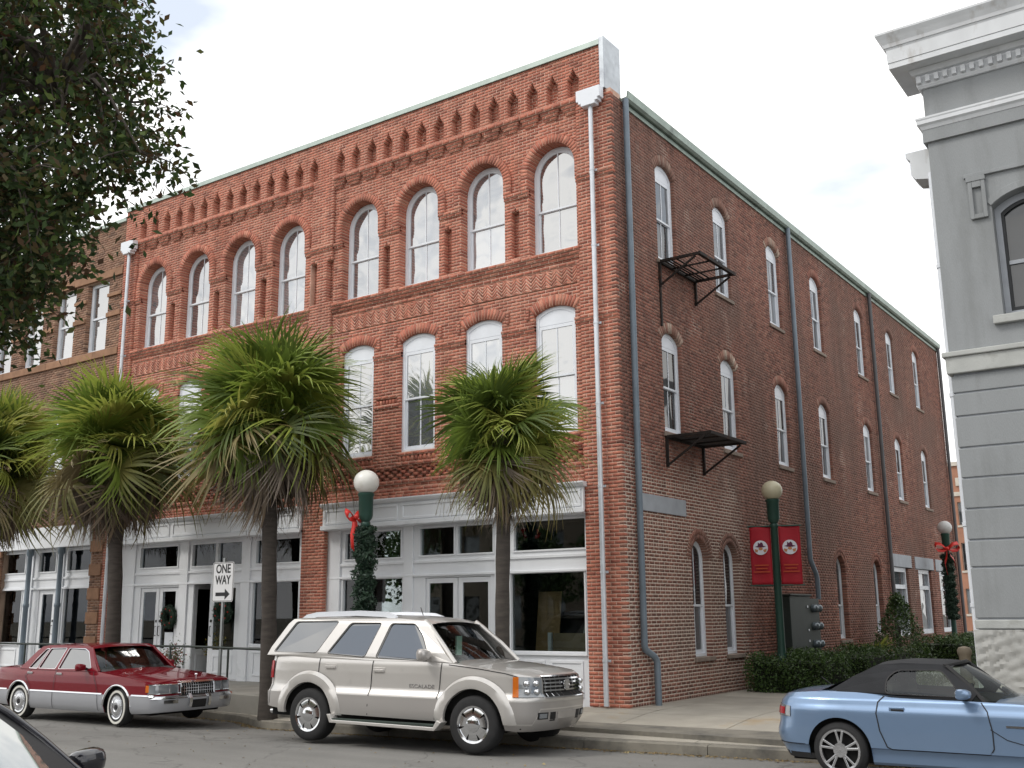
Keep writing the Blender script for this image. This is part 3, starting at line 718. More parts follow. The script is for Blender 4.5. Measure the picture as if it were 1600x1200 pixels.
# rusty iron landings left from a fire escape
def landing(z, y0, y1, pr, drop, bars):
    mb = MB(); w_ = .055
    for y in (y0, y1): mb.bar((.01, y, z), (pr, y, z), .045, .055); mb.bar((.03, y, z), (.03, y, z-drop), .05, .05); mb.bar((.03, y, z-drop+.03), (pr-.10, y, z-.04), .035, .035)
    mb.bar((pr, y0-.03, z), (pr, y1+.03, z), .045, .065); mb.bar((.03, y0, z), (.03, y1, z), .045, .065)
    o = mb.build('iron_landing', M['rust'], B)
    sb = MB()
    for x in bars: sb.bar((x, y0, z+.02), (x, y1, z+.02), .045, .012)
    for t in (.34, .68): sb.bar((.03, y0+(y1-y0)*t, z-.005), (pr, y0+(y1-y0)*t, z-.005), .03, .03)
    sb.build('grating', M['rust'], o)
landing(8.66, 1.80, 3.50, .93, .54, [.10,.17,.24,.36,.85])
landing(5.02, 1.80, 3.50, .96, .60, list(np.arange(.08, .93, .07)))
MB().box(.002, .03, 1.79, 1.85, 7.3, 8.7).build('iron_strap', M['rust'], B)
# ------------------------------------------------------------------ shopfronts of the brick building (white painted timber)
def shopfront(x0, x1, zb, transoms, wins, posts, doors, parent, y=.16, ztop=4.0, cornice=True, sash_bottom=.86):
    """timber screen between two brick piers; transoms/wins are (a, b, z0, z1) glass openings"""
    P = [(x0, zb-.1), (x1, zb-.1), (x1, 3.50), (x0, 3.50)]
    holes = transoms+wins+doors
    # screen built from a grid of cells, leaving the openings free
    xs = sorted({x0, x1}|{h[0] for h in holes}|{h[1] for h in holes}); zs = sorted({zb-.1, 3.5}|{h[2] for h in holes}|{h[3] for h in holes})
    mb = MB()
    for k in range(len(zs)-1):
        run = None
        for i in range(len(xs)-1):
            cx, cz = (xs[i]+xs[i+1])/2, (zs[k]+zs[k+1])/2
            solid = not any(h[0] < cx < h[1] and h[2] < cz < h[3] for h in holes)
            if solid:
                if run is None: run = xs[i]
            if run is not None and (not solid or i == len(xs)-2):
                mb.box(run, xs[i+1] if solid else xs[i], y, y+.09, zs[k], zs[k+1]); run = None
    o = mb.build('shopfront', M['white'], parent)
    tr = MB()
    for a, b in posts: tr.box(a, b, y-.045, y-.002, zb-.08, 3.46)
    tr.box(x0, x1, y-.03, y-.0025, 2.66, 2.72); tr.box(x0, x1, y-.05, y-.003, 2.39, 2.44)
    tr.build('trim', M['white'], o, bevel=.008)
    for a, b, z0, z1 in transoms+wins:      # mouldings round each pane
        w_ = .035; mo = MB()
        mo.box(a-w_, b+w_, y-.022, y-.001, z0-w_, z0).box(a-w_, b+w_, y-.022, y-.001, z1, z1+w_).box(a-w_, a, y-.022, y-.001, z0, z1).box(b, b+w_, y-.022, y-.001, z0, z1)
        mo.build('moulding', M['white'], o, bevel=.006)
    for a, b, z0, z1 in transoms+wins: MB().box(a-.01, b+.01, y+.05, y+.056, z0-.01, z1+.01).build('pane', M['shop'], o)
    for a, b, z0, z1 in wins:               # panelled stall risers
        if z0 > .6:
            pb = MB(); q = z0-.16; n = max(1, round((b-a)/.85))
            for i in range(n):
                c0, c1 = a+(b-a)*i/n+.06, a+(b-a)*(i+1)/n-.06; zz = zb+.13
                pb.box(c0, c1, y-.02, y-.002, zz, zz+.05).box(c0, c1, y-.02, y-.002, q-.05, q).box(c0, c0+.05, y-.02, y-.002, zz+.05, q-.05).box(c1-.05, c1, y-.02, y-.002, zz+.05, q-.05)
            pb.box(a-.05, b+.05, y-.05, y-.003, z0-.075, z0-.037)
            pb.build('panel', M['white'], o, bevel=.006)
    if cornice:
        cb = MB().box(x0, x1, -.06, y, 3.505, 3.93)
        cb.prism([(.06, 3.93), (.12, 3.95), (.16, 4.0), (.16, 4.025), (-.1, 4.025), (-.1, 3.93)], lambda a, d, z: (d, -a, z), x0-.03, x1+.05)
        cb.box(x0-.03, x1+.03, -.11, -.061, 3.455, 3.545).box(x0, x1, -.10, y, 3.44, 3.452)
        n = max(2, round((x1-x0)/2.2))
        for i in range(n):
            a, b = x0+(x1-x0)*i/n+.05, x0+(x1-x0)*(i+1)/n-.05
            cb.box(a, b, -.082, -.062, 3.85, 3.90).box(a, b, -.082, -.062, 3.57, 3.62).box(a, a+.06, -.082, -.062, 3.62, 3.85).box(b-.06, b, -.082, -.062, 3.62, 3.85)
        cb.build('cornice', M['white'], o, bevel=.007)
    return o
def door_leaf(parent, x0, x1, z0, z1, y, glass, open_=0, hinge='l', handle=True):
    """glazed door: leaf with a pane and a pull handle; turned by 'open_' about its hinge"""
    gx0, gx1, gz0, gz1 = glass
    mb = MB().box(x0, gx0, y, y+.045, z0, z1).box(gx1, x1, y, y+.045, z0, z1).box(gx0, gx1, y, y+.045, z0, gz0).box(gx0, gx1, y, y+.045, gz1, z1)
    mb.box(gx0+.02, gx1-.02, y-.015, y-.001, z0+.14, z0+.18).box(gx0+.02, gx1-.02, y-.015, y-.001, gz0-.16, gz0-.12).box(gx0+.02, gx0+.06, y-.015, y-.001, z0+.18, gz0-.16).box(gx1-.06, gx1-.02, y-.015, y-.001, z0+.18, gz0-.16)
    pv_ = (x0 if hinge == 'l' else x1, y, 0)
    o = mb.build('door', M['white'], parent, off=pv_, bevel=.004); o.location = pv_; o.rotation_euler = (0, 0, open_)
    MB().box(gx0-.005, gx1+.005, y+.018, y+.024, gz0-.005, gz1+.005).build('pane', M['shop'], o, off=pv_)
    if handle:
        hx = (gx1+x1)/2 if hinge == 'l' else (gx0+x0)/2
        hb = MB().tube([(hx, y, .98+z0), (hx, y-.05, .99+z0), (hx, y-.05, 1.2+z0), (hx, y, 1.21+z0)], .011, 8).box(hx-.025, hx+.025, y-.012, y, 1.30+z0, 1.36+z0)
        hb.build('handle', M['black'], o, off=pv_)
    return o
YS = .16
t = lambda x: ax(x, YS)
x0, x1 = XB['L'][1]+.0, 0
RX0, RX1 = XB['R'][0]+.06, XB['R'][1]-.0
SR = shopfront(XB['R'][0]+.003, XB['R'][1]-.003, 0.0,
    [(t(-6.85), t(-5.28), 2.81, 3.37), (t(-4.77), t(-3.88), 2.82, 3.37), (t(-3.78), t(-2.92), 2.82, 3.37), (t(-2.41), t(-.82), 2.82, 3.37)],
    [(t(-6.90), t(-5.22), .93, 2.37), (t(-2.50), t(-.86), .94, 2.38)],
    [(XB['R'][0]+.01, t(-6.98)), (t(-5.17), t(-4.93)), (t(-2.86), t(-2.60)), (t(-.79), XB['R'][1]-.006)],
    [(t(-4.62), t(-2.98), .05, 2.36)], B)
door_leaf(B, t(-4.61), t(-3.81), .06, 2.35, YS+.02, (t(-4.53), t(-3.92), .62, 2.25))
door_leaf(B, t(-3.79), t(-2.99), .06, 2.35, YS+.02, (t(-3.68), t(-3.06), .62, 2.25), hinge='r')
ZL = .16
SLF = shopfront(XB['L'][0]+.003, XB['L'][1]-.003, ZL,
    [(t(-13.97), t(-12.50), 2.85, 3.35), (t(-11.94), t(-11.08), 2.83, 3.35), (t(-11.0), t(-10.16), 2.83, 3.35), (t(-9.67), t(-8.25), 2.82, 3.35)],
    [(t(-9.74), t(-8.25), 1.0, 2.38)],
    [(XB['L'][0]+.01, t(-14.15)), (t(-12.36), t(-12.06)), (t(-10.12), t(-9.84)), (t(-8.2), XB['L'][1]-.006)],
    [(t(-13.9), t(-12.42), ZL+.02, 2.34), (t(-11.85), t(-10.2), ZL+.02, 2.42)], B)
door_leaf(B, t(-13.89), t(-13.18), ZL+.03, 2.33, YS+.02, (t(-13.79), t(-13.30), .86, 2.24))
door_leaf(B, t(-13.16), t(-12.43), ZL+.03, 2.33, YS+.02, (t(-13.04), t(-12.54), .86, 2.24), hinge='r')
D3 = door_leaf(B, t(-11.04), t(-10.21), ZL+.03, 2.40, YS+.02, (t(-10.92), t(-10.33), .86, 2.28), open_=R(14), hinge='r')
door_leaf(B, t(-11.84), t(-11.04), ZL+.03, 2.40, YS+.02, (t(-11.72), t(-11.14), .86, 2.28), open_=R(96), hinge='l')
# dark rooms behind the shop windows
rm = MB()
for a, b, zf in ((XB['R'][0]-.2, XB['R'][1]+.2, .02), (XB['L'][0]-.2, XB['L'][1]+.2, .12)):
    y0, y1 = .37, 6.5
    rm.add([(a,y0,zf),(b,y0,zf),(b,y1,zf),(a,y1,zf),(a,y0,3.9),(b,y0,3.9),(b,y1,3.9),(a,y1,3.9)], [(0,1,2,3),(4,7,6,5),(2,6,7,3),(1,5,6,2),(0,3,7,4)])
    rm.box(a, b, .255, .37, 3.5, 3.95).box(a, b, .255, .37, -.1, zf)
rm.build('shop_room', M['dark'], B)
# ------------------------------------------------------------------ things standing inside the right shop window
M['ply'] = pm('plywood_sheet', (.42,.26,.12), .7, var=.15, scale=2, stretch=(1, 1, 8))
M['board_grey'] = pm('pale_plaster_board', (.52,.55,.52), .8, var=.06)
M['tan'] = pm('tan_cardboard', (.36,.27,.17), .8, var=.12)
def sheet(name, label, cat, x, y, z, w_, h, th, lean, yaw, mt):
    t_ = thing(name, label, cat, (x, y, z), yaw)
    MB().obox((0, 0, h/2), (w_/2, 0, 0), (0, th/2, 0), (0, 0, h/2)).build('sheet', mt, t_, bevel=.003); t_.rotation_euler = (-lean, 0, yaw); return t_
sheet('plywood_sheet', 'tall tan plywood sheet standing at the left of the right shop window', 'board', -2.32, .85, .02, .52, 2.05, .02, R(8), R(4), M['ply'])
sheet('wall_board', 'narrow pale grey board leaning behind the right shop window', 'board', -1.66, 1.05, .02, .26, 2.2, .015, R(14), R(-10), M['board_grey'])
t_ = thing('wide_board', 'low wide tan board propped behind the right shop window', 'board', (-1.35, .75, .02)); MB().obox((0,0,.62), (.75,0,0), (0,.012,0), (0,0,.62)).build('sheet', M['tan'], t_, bevel=.003); t_.rotation_euler = (-R(6), 0, 0)
t_ = thing('paper_roll', 'white upright roll standing inside the right shop window', 'roll', (-1.98, .55, .02)); MB().lathe([(.05,0),(.05,1.25),(.03,1.25),(.03,1.2)], n=14).build('roll', M['white'], t_, smooth=True)

# ------------------------------------------------------------------ brownish brick building on the left
B3 = thing('brick_building', 'brownish brick building with stone bands left of the red corner building', 'building', (-15.62, 0, 0))
W3 = Wall(front); X3 = -27.0
c3 = [-16.72-.05, -18.30-.05, -19.92-.05, -21.5-.05, -23.1-.05, -24.7-.05]
ops = []
for c in c3: ops += [op_rect(c-.50, c+.50, 8.92, 10.98), op_rect(c-.50, c+.50, 5.10, 7.30)]
bands = [(8.70, 8.90), (11.0, 11.22), (9.83, 9.96), (7.32, 7.52), (4.92, 5.09), (6.15, 6.28), (10.42, 10.52)]
W3.lay(X3, -15.62, 4.1, 12.55, -.04, -.36, ops)
for px in (-15.66, -20.55):
    W3.lay(px-.42, px, .1, 4.1, 0, -.36) if px < -16 else W3.lay(px-.46, px+.03, .1, 4.1, 0, -.36)
A, d0, d1, ti, _ = W3.finish(B3, M['brick_brown'], M['mortar_brown'])
me = brick_mesh(front, A, d0, d1, ti, 'brickwork'); me.materials.append(M['brick_brown']); o = bpy.data.objects.new('brickwork', me); COL.objects.link(o); o.parent = B3; tag(o, kind='stuff')
M['brownstone'] = pm('brownstone', (.27,.15,.09), .9, var=.22, scale=4, bump=.6, bscale=25, objvar=.12)
for z0, z1 in bands:
    edges = [X3]+sorted([e for c in c3 for e in (c-.5, c+.5)])+[-15.625] if (z0 > 8.91 and z1 < 10.99) or (5.1 < z0 < 7.2) else [X3, -15.625]
    for a, b in zip(edges[::2], edges[1::2]):
        n = max(1, round((b-a)/1.1))
        for i in range(n): MB().box(a+(b-a)*i/n+.003, a+(b-a)*(i+1)/n-.003, -.02, .05, z0, z1).build('stone_band', M['brownstone'], B3, bevel=.008)
for i, z in enumerate(np.arange(.22, 4.0, .62)):   # alternating brownstone blocks of the piers
    for px in (-16.13, -20.98): MB().box(px-.015, px+.50, -.035, .04, z, z+.30).build('stone_block', M['brownstone'], B3, bevel=.012)
W3.m = None
for c in c3:
    for z0, z1, rail in ((8.92, 10.98, 9.95), (5.10, 7.30, 6.2)):
        mb = MB(); o4 = lambda p, q, r, s_: [(p, r), (q, r), (q, s_), (p, s_)]
        frame_strip(mb, front, o4(c-.495, c+.495, z0+.005, z1-.005), o4(c-.40, c+.40, z0+.09, z1-.10), -.26, -.17)
        mb.box(c-.40, c+.40, .19, .24, rail-.03, rail+.03)
        o = mb.build('window', M['white_frame'], B3); fix_normals(o.data)
        for a, b, yy in ((z0+.09, rail-.03, .225), (rail+.03, z1-.10, .205)): MB().box(c-.40, c+.40, yy, yy+.004, a, b).build('pane', M['pane'], o)
MB().box(X3, -15.63, -.02, .4, 12.552, 12.66).build('parapet_cap', M['copper'], B3, bevel=.008)
MB().box(X3, -15.64, .37, 24, 11.5, 11.6).box(X3, X3+.3, .37, 24, -.2, 11.5).build('roof', M['zinc'], B3)
tt = lambda x: ax(x, .2)
SF3 = shopfront(-20.55, -16.14, .16, [(tt(-20.25), tt(-19.2), 2.88, 3.42), (tt(-18.5), tt(-17.7), 2.88, 3.42), (tt(-17.15), tt(-16.1), 2.88, 3.42)],
   [(tt(-20.2), tt(-19.25), .95, 2.44), (tt(-17.2), tt(-16.1), .95, 2.44)], [(tt(-19.05), tt(-18.75)), (tt(-17.55), tt(-17.28))], [(tt(-18.42), tt(-17.62), .2, 2.38)], B3, y=.2, cornice=False)
door_leaf(B3, tt(-18.41), tt(-17.63), .21, 2.37, .22, (tt(-18.27), tt(-17.77), .8, 2.26))
MB().box(-20.55, -16.14, -.05, .29, 3.51, 4.09).build('fascia_board', M['white'], B3, bevel=.01)
SF4 = shopfront(-26.9, -21.05, .16, [(-26.6, -24.2, 2.88, 3.42), (-23.8, -21.3, 2.88, 3.42)], [(-26.6, -24.2, .95, 2.44), (-23.8, -21.3, .95, 2.44)], [(-24.1, -23.9)], [], B3, y=.2, cornice=False)
MB().box(-26.9, -21.05, -.05, .29, 3.51, 4.09).build('fascia_board', M['white'], B3, bevel=.01)
for x in (-18.98, -17.47):
    MB().lathe([(.10,.12),(.10,.3),(.075,.34),(.07,1.9),(.085,1.92),(.085,2.0),(.07,2.02),(.062,3.3),(.10,3.36),(.10,3.5)], (ax(x,-.0), -.02, 0), 14).build('iron_column', M['pipe_blue'], B3, smooth=True)
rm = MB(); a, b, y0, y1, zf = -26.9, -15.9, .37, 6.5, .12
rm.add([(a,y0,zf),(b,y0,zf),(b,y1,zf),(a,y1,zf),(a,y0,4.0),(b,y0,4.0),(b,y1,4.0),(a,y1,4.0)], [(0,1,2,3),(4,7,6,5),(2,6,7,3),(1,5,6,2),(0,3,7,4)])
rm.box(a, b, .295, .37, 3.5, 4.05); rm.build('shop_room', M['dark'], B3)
MB().box(-27.0, -15.7, .0, .36, 4.02, 4.10).build('lintel', M['brownstone'], B3)
for c_ in children(B3):
    c_.location.x += 15.62
for c_ in children(B3):
    pass
# ------------------------------------------------------------------ grey rendered stone building on the right
G = thing('stone_building', 'grey rendered building with heavy dentil cornice at the right edge', 'building', (5.78, 0, 0))
M['render'] = pm('grey_render', (.262,.275,.283), .88, var=.07, scale=2.2, bump=.5, bscale=70, dirt=(.205,.214,.216), dscale=1.6, dpos=.50, stretch=(1,1,.22), tiny=.06)
M['render_light'] = pm('pale_render', (.40,.41,.395), .85, var=.12, scale=3, bump=.4, bscale=50, dirt=(.27,.27,.25), dscale=2.5, dpos=.52)
M['cornice_white'] = pm('weathered_white_cornice', (.60,.62,.64), .6, var=.1, scale=3, dirt=(.27,.24,.20), dscale=1.8, dpos=.58, stretch=(1,1,.35))
M['rough'] = pm('rough_stone_face', (.36,.36,.345), .9, var=.12, scale=5, bump=.6, bscale=18)
GL, GR, GY = 0.0, 11.0, 14.0     # local: x from the corner, depth
def gbox(nm, x0, x1, y0, y1, z0, z1, mt, bev=.01): return MB().box(x0, x1, y0, y1, z0, z1).build(nm, mt, G, bevel=bev)
wins_g = [(.83, 1.93), (4.3, 5.4), (7.6, 8.7)]
zc0 = 1.50; rows = [(1.50,2.15),(2.155,2.80),(2.805,3.35),(3.355,3.86),(3.865,4.42),(4.425,4.80),(4.805,5.10)]
zrow = [1.50, 2.24, 2.64, 3.10, 3.56, 4.02, 4.50, 4.86, 5.14]
for a, b in zip(zrow[:-1], zrow[1:]):
    gbox('block_course', 0, GR, 0, .3, a+.012, b-.012, M['render'], .012)
gbox('wall_core', .03, GR, .025, .5, 1.3, 5.3, M['lintel'], 0)
gbox('plinth_course', -.012, GR, -.035, .3, 1.36, 1.488, M['render_light'], .015)
def rock(u, v):
    x = -.012+(GR+.012)*u; z = -.15+1.50*v
    q = 1.3*math.sin(x*2.1+z*3.3)+.9*math.sin(x*4.7-z*2.2+1); n = math.sin(x*11+z*13+q*3)*.6+math.sin(x*19-z*23+q*4)*.4+.3*math.sin(x*41+z*37+q*5)
    return (x, -.10-.035*(1-abs(n))-.004*RNG.random(), z)
MB().grid(rock, 260, 44).build('rough_base', M['rough'], G, smooth=True, angle=30)
gbox('base_core', -.008, GR, -.09, .4, -.2, 1.345, M['render'], 0)
gbox('string_course', -.05, GR, -.07, .3, 5.16, 5.42, M['render_light'], .015)
gbox('string_moulding', -.09, GR, -.11, .3, 5.42, 5.50, M['render_light'], .015)
zs_ = 5.50
# upper wall with arched windows
mb = MB(); xs = [0]+[e for w_ in wins_g for e in w_]+[GR]
for a, b in zip(xs[::2], xs[1::2]): mb.box(a, b, 0, .45, 5.5, 9.15)
for a, b in wins_g:
    mb.box(a, b, 0, .45, 5.5, 5.97)
    cx, hw = (a+b)/2, (b-a)/2; Rr, zc, th = seg(hw, 7.72, .20); K = 14; pts = [(cx+Rr*math.sin(-th+2*th*i/K), zc+Rr*math.cos(-th+2*th*i/K)) for i in range(K+1)]
    mb.prism([(b, 9.15), (a, 9.15)]+pts, lambda s_, d, z: (s_, d, z), 0, .45)
mb.build('upper_wall', M['render'], G)
gbox('attic_wall', 0, GR, 0, .45, 9.15, 10.3, M['render'], 0)
for a, b in wins_g:
    cx, hw = (a+b)/2, (b-a)/2
    mb = MB(); frame_strip(mb, lambda s_, d, z: (s_, -d, z), arch_pts(cx, hw-.004, 5.975, 7.716, .198), arch_pts(cx, hw-.09, 6.06, 7.64, .17), -.30, -.18)
    mb.box(cx-hw+.09, cx+hw-.09, .21, .26, 6.80, 6.86)
    o = mb.build('window', M['lintel'], G); fix_normals(o.data)
    fr = MB(); frame_strip(fr, lambda s_, d, z: (s_, -d, z), arch_pts(cx, hw-.09, 6.06, 7.64, .17), arch_pts(cx, hw-.13, 6.12, 7.60, .16), -.27, -.20); q = fr.build('sash', M['black'], o); fix_normals(q.data)
    mb = MB().prism(arch_pts(cx, hw-.12, 6.10, 7.60, .16), lambda s_, d, z: (s_, d, z), .245, .25); q = mb.build('pane', M['pane_side'], o); fix_normals(q.data)
    gbox('sill', a-.14, b+.14, -.09, .2, 5.84, 5.968, M['render_light'])
    # label mould: arch band, horizontal drip and end corbels
    mb = MB(); Rr, zc, th = seg(hw, 7.72, .20); K = 14
    P = []
    for i in range(K+1):
        t_ = -th+2*th*i/K
        for r, d in ((Rr+.005, -.02), (Rr+.12, -.02), (Rr+.12, .01), (Rr+.005, .01)): P.append((cx+r*math.sin(t_), d, zc+r*math.cos(t_)))
    mb.add(P, [(i*4+j, (i+1)*4+j, (i+1)*4+(j+1) % 4, i*4+(j+1) % 4) for i in range(K) for j in range(4)]+[(0,1,2,3), (K*4+3,K*4+2,K*4+1,K*4)])
    mb.box(a-.35, b+.35, -.05, .01, 8.24, 8.30)
    mb.build('label_mould', M['render'], G, bevel=.006)
    for sx in (a-.30, b+.05):
        mb = MB().box(sx-.02, sx+.26, -.065, -.002, 8.16, 8.238)
        for q0, q1, r0_, r1_ in ((sx, sx+.06, 7.55, 8.16), (sx+.19, sx+.25, 7.55, 8.16), (sx+.06, sx+.19, 7.55, 7.62), (sx+.06, sx+.19, 8.06, 8.16)): mb.box(q0, q1, -.055, -.002, r0_, r1_)
        mb.build('corbel', M['render'], G, bevel=.008)
# frieze, architrave and cornice: profile swept along the front and round the corner
def sweep(nm, prof, mt, yb=5.0, x1=GR):
    """prof: list of (projection, z); mitred at the left corner and returned along the side"""
    mb = MB(); n = len(prof); P = []
    for p, z in prof: P.append((x1, -p, z))
    for p, z in prof: P.append((-p, -p, z))
    for p, z in prof: P.append((-p, yb, z))
    F = [(k*n+i, k*n+(i+1) % n, (k+1)*n+(i+1) % n, (k+1)*n+i) for k in range(2) for i in range(n)]+[tuple(range(n)), tuple(range(3*n-1, 2*n-1, -1))]
    o = mb.add(P, F).build(nm, mt, G); fix_normals(o.data); return o
sweep('architrave', [(.0,8.99),(.055,8.99),(.055,9.20),(.0,9.20)], M['render'])
sweep('architrave_moulding', [(.0,9.205),(.06,9.205),(.085,9.26),(.12,9.29),(.12,9.35),(.13,9.37),(.13,9.40),(.0,9.40)], M['cornice_white'])
sweep('bed_moulding', [(.0,9.93),(.04,9.93),(.07,9.97),(.07,10.14),(.12,10.16),(.16,10.24),(.0,10.24)], M['cornice_white'])
for i in range(80):
    x = -.05+i*.135
    if x < GR-.1: MB().box(x, x+.070, -.135, -.071, 10.0, 10.115).build('dentil', M['cornice_white'], G, bevel=.005)
sweep('soffit', [(.0,10.245),(.40,10.245),(.40,10.34),(.0,10.34)], M['cornice_white'], .75)
sweep('corona', [(.0,10.345),(.41,10.345),(.415,10.57),(.43,10.60),(.0,10.60)], M['cornice_white'], .75)
sweep('cyma', [(.0,10.605),(.44,10.605),(.455,10.66),(.50,10.74),(.545,10.81),(.545,10.845),(.0,10.87)], M['cornice_white'], .75)
MB().box(0, .3, .46, GY, -.2, 9.1).box(.31, GR, GY-.3, GY, -.2, 9.1).box(GR-.3, GR-.01, .46, GY-.31, -.2, 9.1).build('side_wall', M['render'], G)
MB().box(0.31, GR-.31, .46, GY-.31, 9.0, 9.1).build('roof', M['zinc'], G)
MB().prism([(-.02, 8.52), (-.32, 8.58), (-.38, 8.66), (-.38, 8.92), (-.44, 8.98), (-.44, 9.06), (-.02, 9.06)], lambda a, d, z: (a, d, z), .36, .86).build('gutter_box', M['cornice_white'], G)
mb = MB().tube([(-.056, .30, 8.6), (-.056, .30, .2)], .05, 10)
for z in (7.0, 4.9, 2.9, 1.7): mb.tube([(-.056, .30, z-.03), (-.056, .30, z+.03)], .062, 10)
mb.build('downpipe', M['white_frame'], G, smooth=True)
# ------------------------------------------------------------------ palms
def foliage_mat(name, cols, rough=.55, trans=.25):
    mt, t, bs = newmat(name); n = t.nodes.new; l = t.links.new
    oi = n('ShaderNodeObjectInfo'); g = n('ShaderNodeTexCoord'); nx = n('ShaderNodeTexNoise'); nx.inputs['Scale'].default_value = 2.2; l(g.outputs['Object'], nx.inputs[0])
    ad = n('ShaderNodeMath'); ad.operation = 'ADD'; l(oi.outputs['Random'], ad.inputs[0])
    s2 = n('ShaderNodeMath'); s2.operation = 'MULTIPLY_ADD'; l(nx.outputs[0], s2.inputs[0]); s2.inputs[1].default_value = .9; s2.inputs[2].default_value = -.45; l(s2.outputs[0], ad.inputs[1])
    rr = n('ShaderNodeValToRGB'); e = rr.color_ramp.elements
    while len(e) < len(cols): e.new(.5)
    for i, c in enumerate(cols): e[i].position = i/(len(cols)-1); e[i].color = tuple(c)+(1,)
    l(ad.outputs[0], rr.inputs[0]); l(rr.outputs[0], bs.inputs['Base Color']); bs.inputs['Roughness'].default_value = rough
    tr = n('ShaderNodeBsdfTranslucent'); l(rr.outputs[0], tr.inputs[0]); mi = n('ShaderNodeMixShader'); mi.inputs[0].default_value = trans
    l(bs.outputs[0], mi.inputs[1]); l(tr.outputs[0], mi.inputs[2]); l(mi.outputs[0], t.nodes['Material Output'].inputs[0]); return mt
def leaf_mat(name, cols, rough=.5, trans=.2):
    """colour per leaf (mesh island)"""
    mt, t, bs = newmat(name); n = t.nodes.new; l = t.links.new
    g = n('ShaderNodeNewGeometry'); rr = n('ShaderNodeValToRGB'); e = rr.color_ramp.elements
    while len(e) < len(cols): e.new(.5)
    for i, c in enumerate(cols): e[i].position = i/(len(cols)-1); e[i].color = tuple(c)+(1,)
    l(g.outputs['Random Per Island'], rr.inputs[0]); l(rr.outputs[0], bs.inputs['Base Color']); bs.inputs['Roughness'].default_value = rough
    tr = n('ShaderNodeBsdfTranslucent'); l(rr.outputs[0], tr.inputs[0]); mi = n('ShaderNodeMixShader'); mi.inputs[0].default_value = trans
    l(bs.outputs[0], mi.inputs[1]); l(tr.outputs[0], mi.inputs[2]); l(mi.outputs[0], t.nodes['Material Output'].inputs[0]); return mt
M['palm'] = foliage_mat('palm_green', [(.085,.125,.026),(.145,.21,.038),(.22,.30,.050),(.305,.355,.066),(.38,.37,.09)], .55, .40)
M['palm_old'] = foliage_mat('palm_ageing', [(.06,.085,.02),(.13,.13,.03),(.20,.16,.05),(.22,.18,.10)], .6, .2)
M['palm_dead'] = foliage_mat('palm_dead_thatch', [(.10,.075,.055),(.17,.135,.105),(.24,.20,.165),(.19,.14,.09)], .85, .1)
M['palm_trunk'] = pm('palm_trunk_bark', (.062,.053,.046), .95, var=.3, scale=4, bump=.9, bscale=22, stretch=(1,1,5), dirt=(.05,.042,.036), dscale=3)
def frond_mesh(nb, span, L, pet, droop, splay, seed, name, mt, w=.030, fold=.35):
    r = random.Random(seed); mb = MB()
    # petiole, slightly arched, along +x
    mb.tube([(0,0,0), (pet*.5,0,.03*pet), (pet,0,0)], [.018,.014,.010], 5, False)
    c = Vector((pet, 0, 0))
    for i in range(nb):
        t = -1+2*i/(nb-1); a = t*span; Lb = L*(1-.22*abs(t)**2)*r.uniform(.88, 1.06)
        a += r.uniform(-.5, .5)*splay
        d = Vector((math.cos(a), math.sin(a), 0)); sd_ = Vector((-math.sin(a), math.cos(a), 0))
        lift = fold*abs(math.sin(a)); dr = droop*r.uniform(.6, 1.5); tw = r.uniform(-.4, .4)
        P = []; K = 5
        for k in range(K+1):
            q = k/K; p = c+d*(Lb*q)*(1-.12*dr*q*q)+Vector((0,0,1))*(lift*Lb*q*.5-dr*Lb*q**2.4)
            ww = w*(.15+2.75*q if q < .40 else 1.25*((1-q)/.60)**.8+.03)
            s2 = sd_*math.cos(tw*q)+Vector((0,0,1))*math.sin(tw*q)
            P += [p-s2*ww/2, p+s2*ww/2+Vector((0,0,.006))]
        mb.add(P, [(2*k, 2*k+1, 2*k+3, 2*k+2) for k in range(K)])
    me = bpy.data.meshes.new(name); me.from_pydata(mb.v, [], mb.f); me.materials.append(mt); me.update(); me.shade_smooth(); return me
FR = [frond_mesh(46, R(128), .80, .46, .18+.09*i, .12, 30+i, 'frond', M['palm'], w=.033) for i in range(5)]
FO = [frond_mesh(36, R(115), .84, .55, .30+.14*i, .25, 40+i, 'ageing_frond', M['palm_old'], w=.030, fold=.15) for i in range(3)]
FD = [frond_mesh(30, R(62), .90, .50, .30, .40, 50+i, 'dead_frond', M['palm_dead'], w=.022, fold=-.6) for i in range(3)]
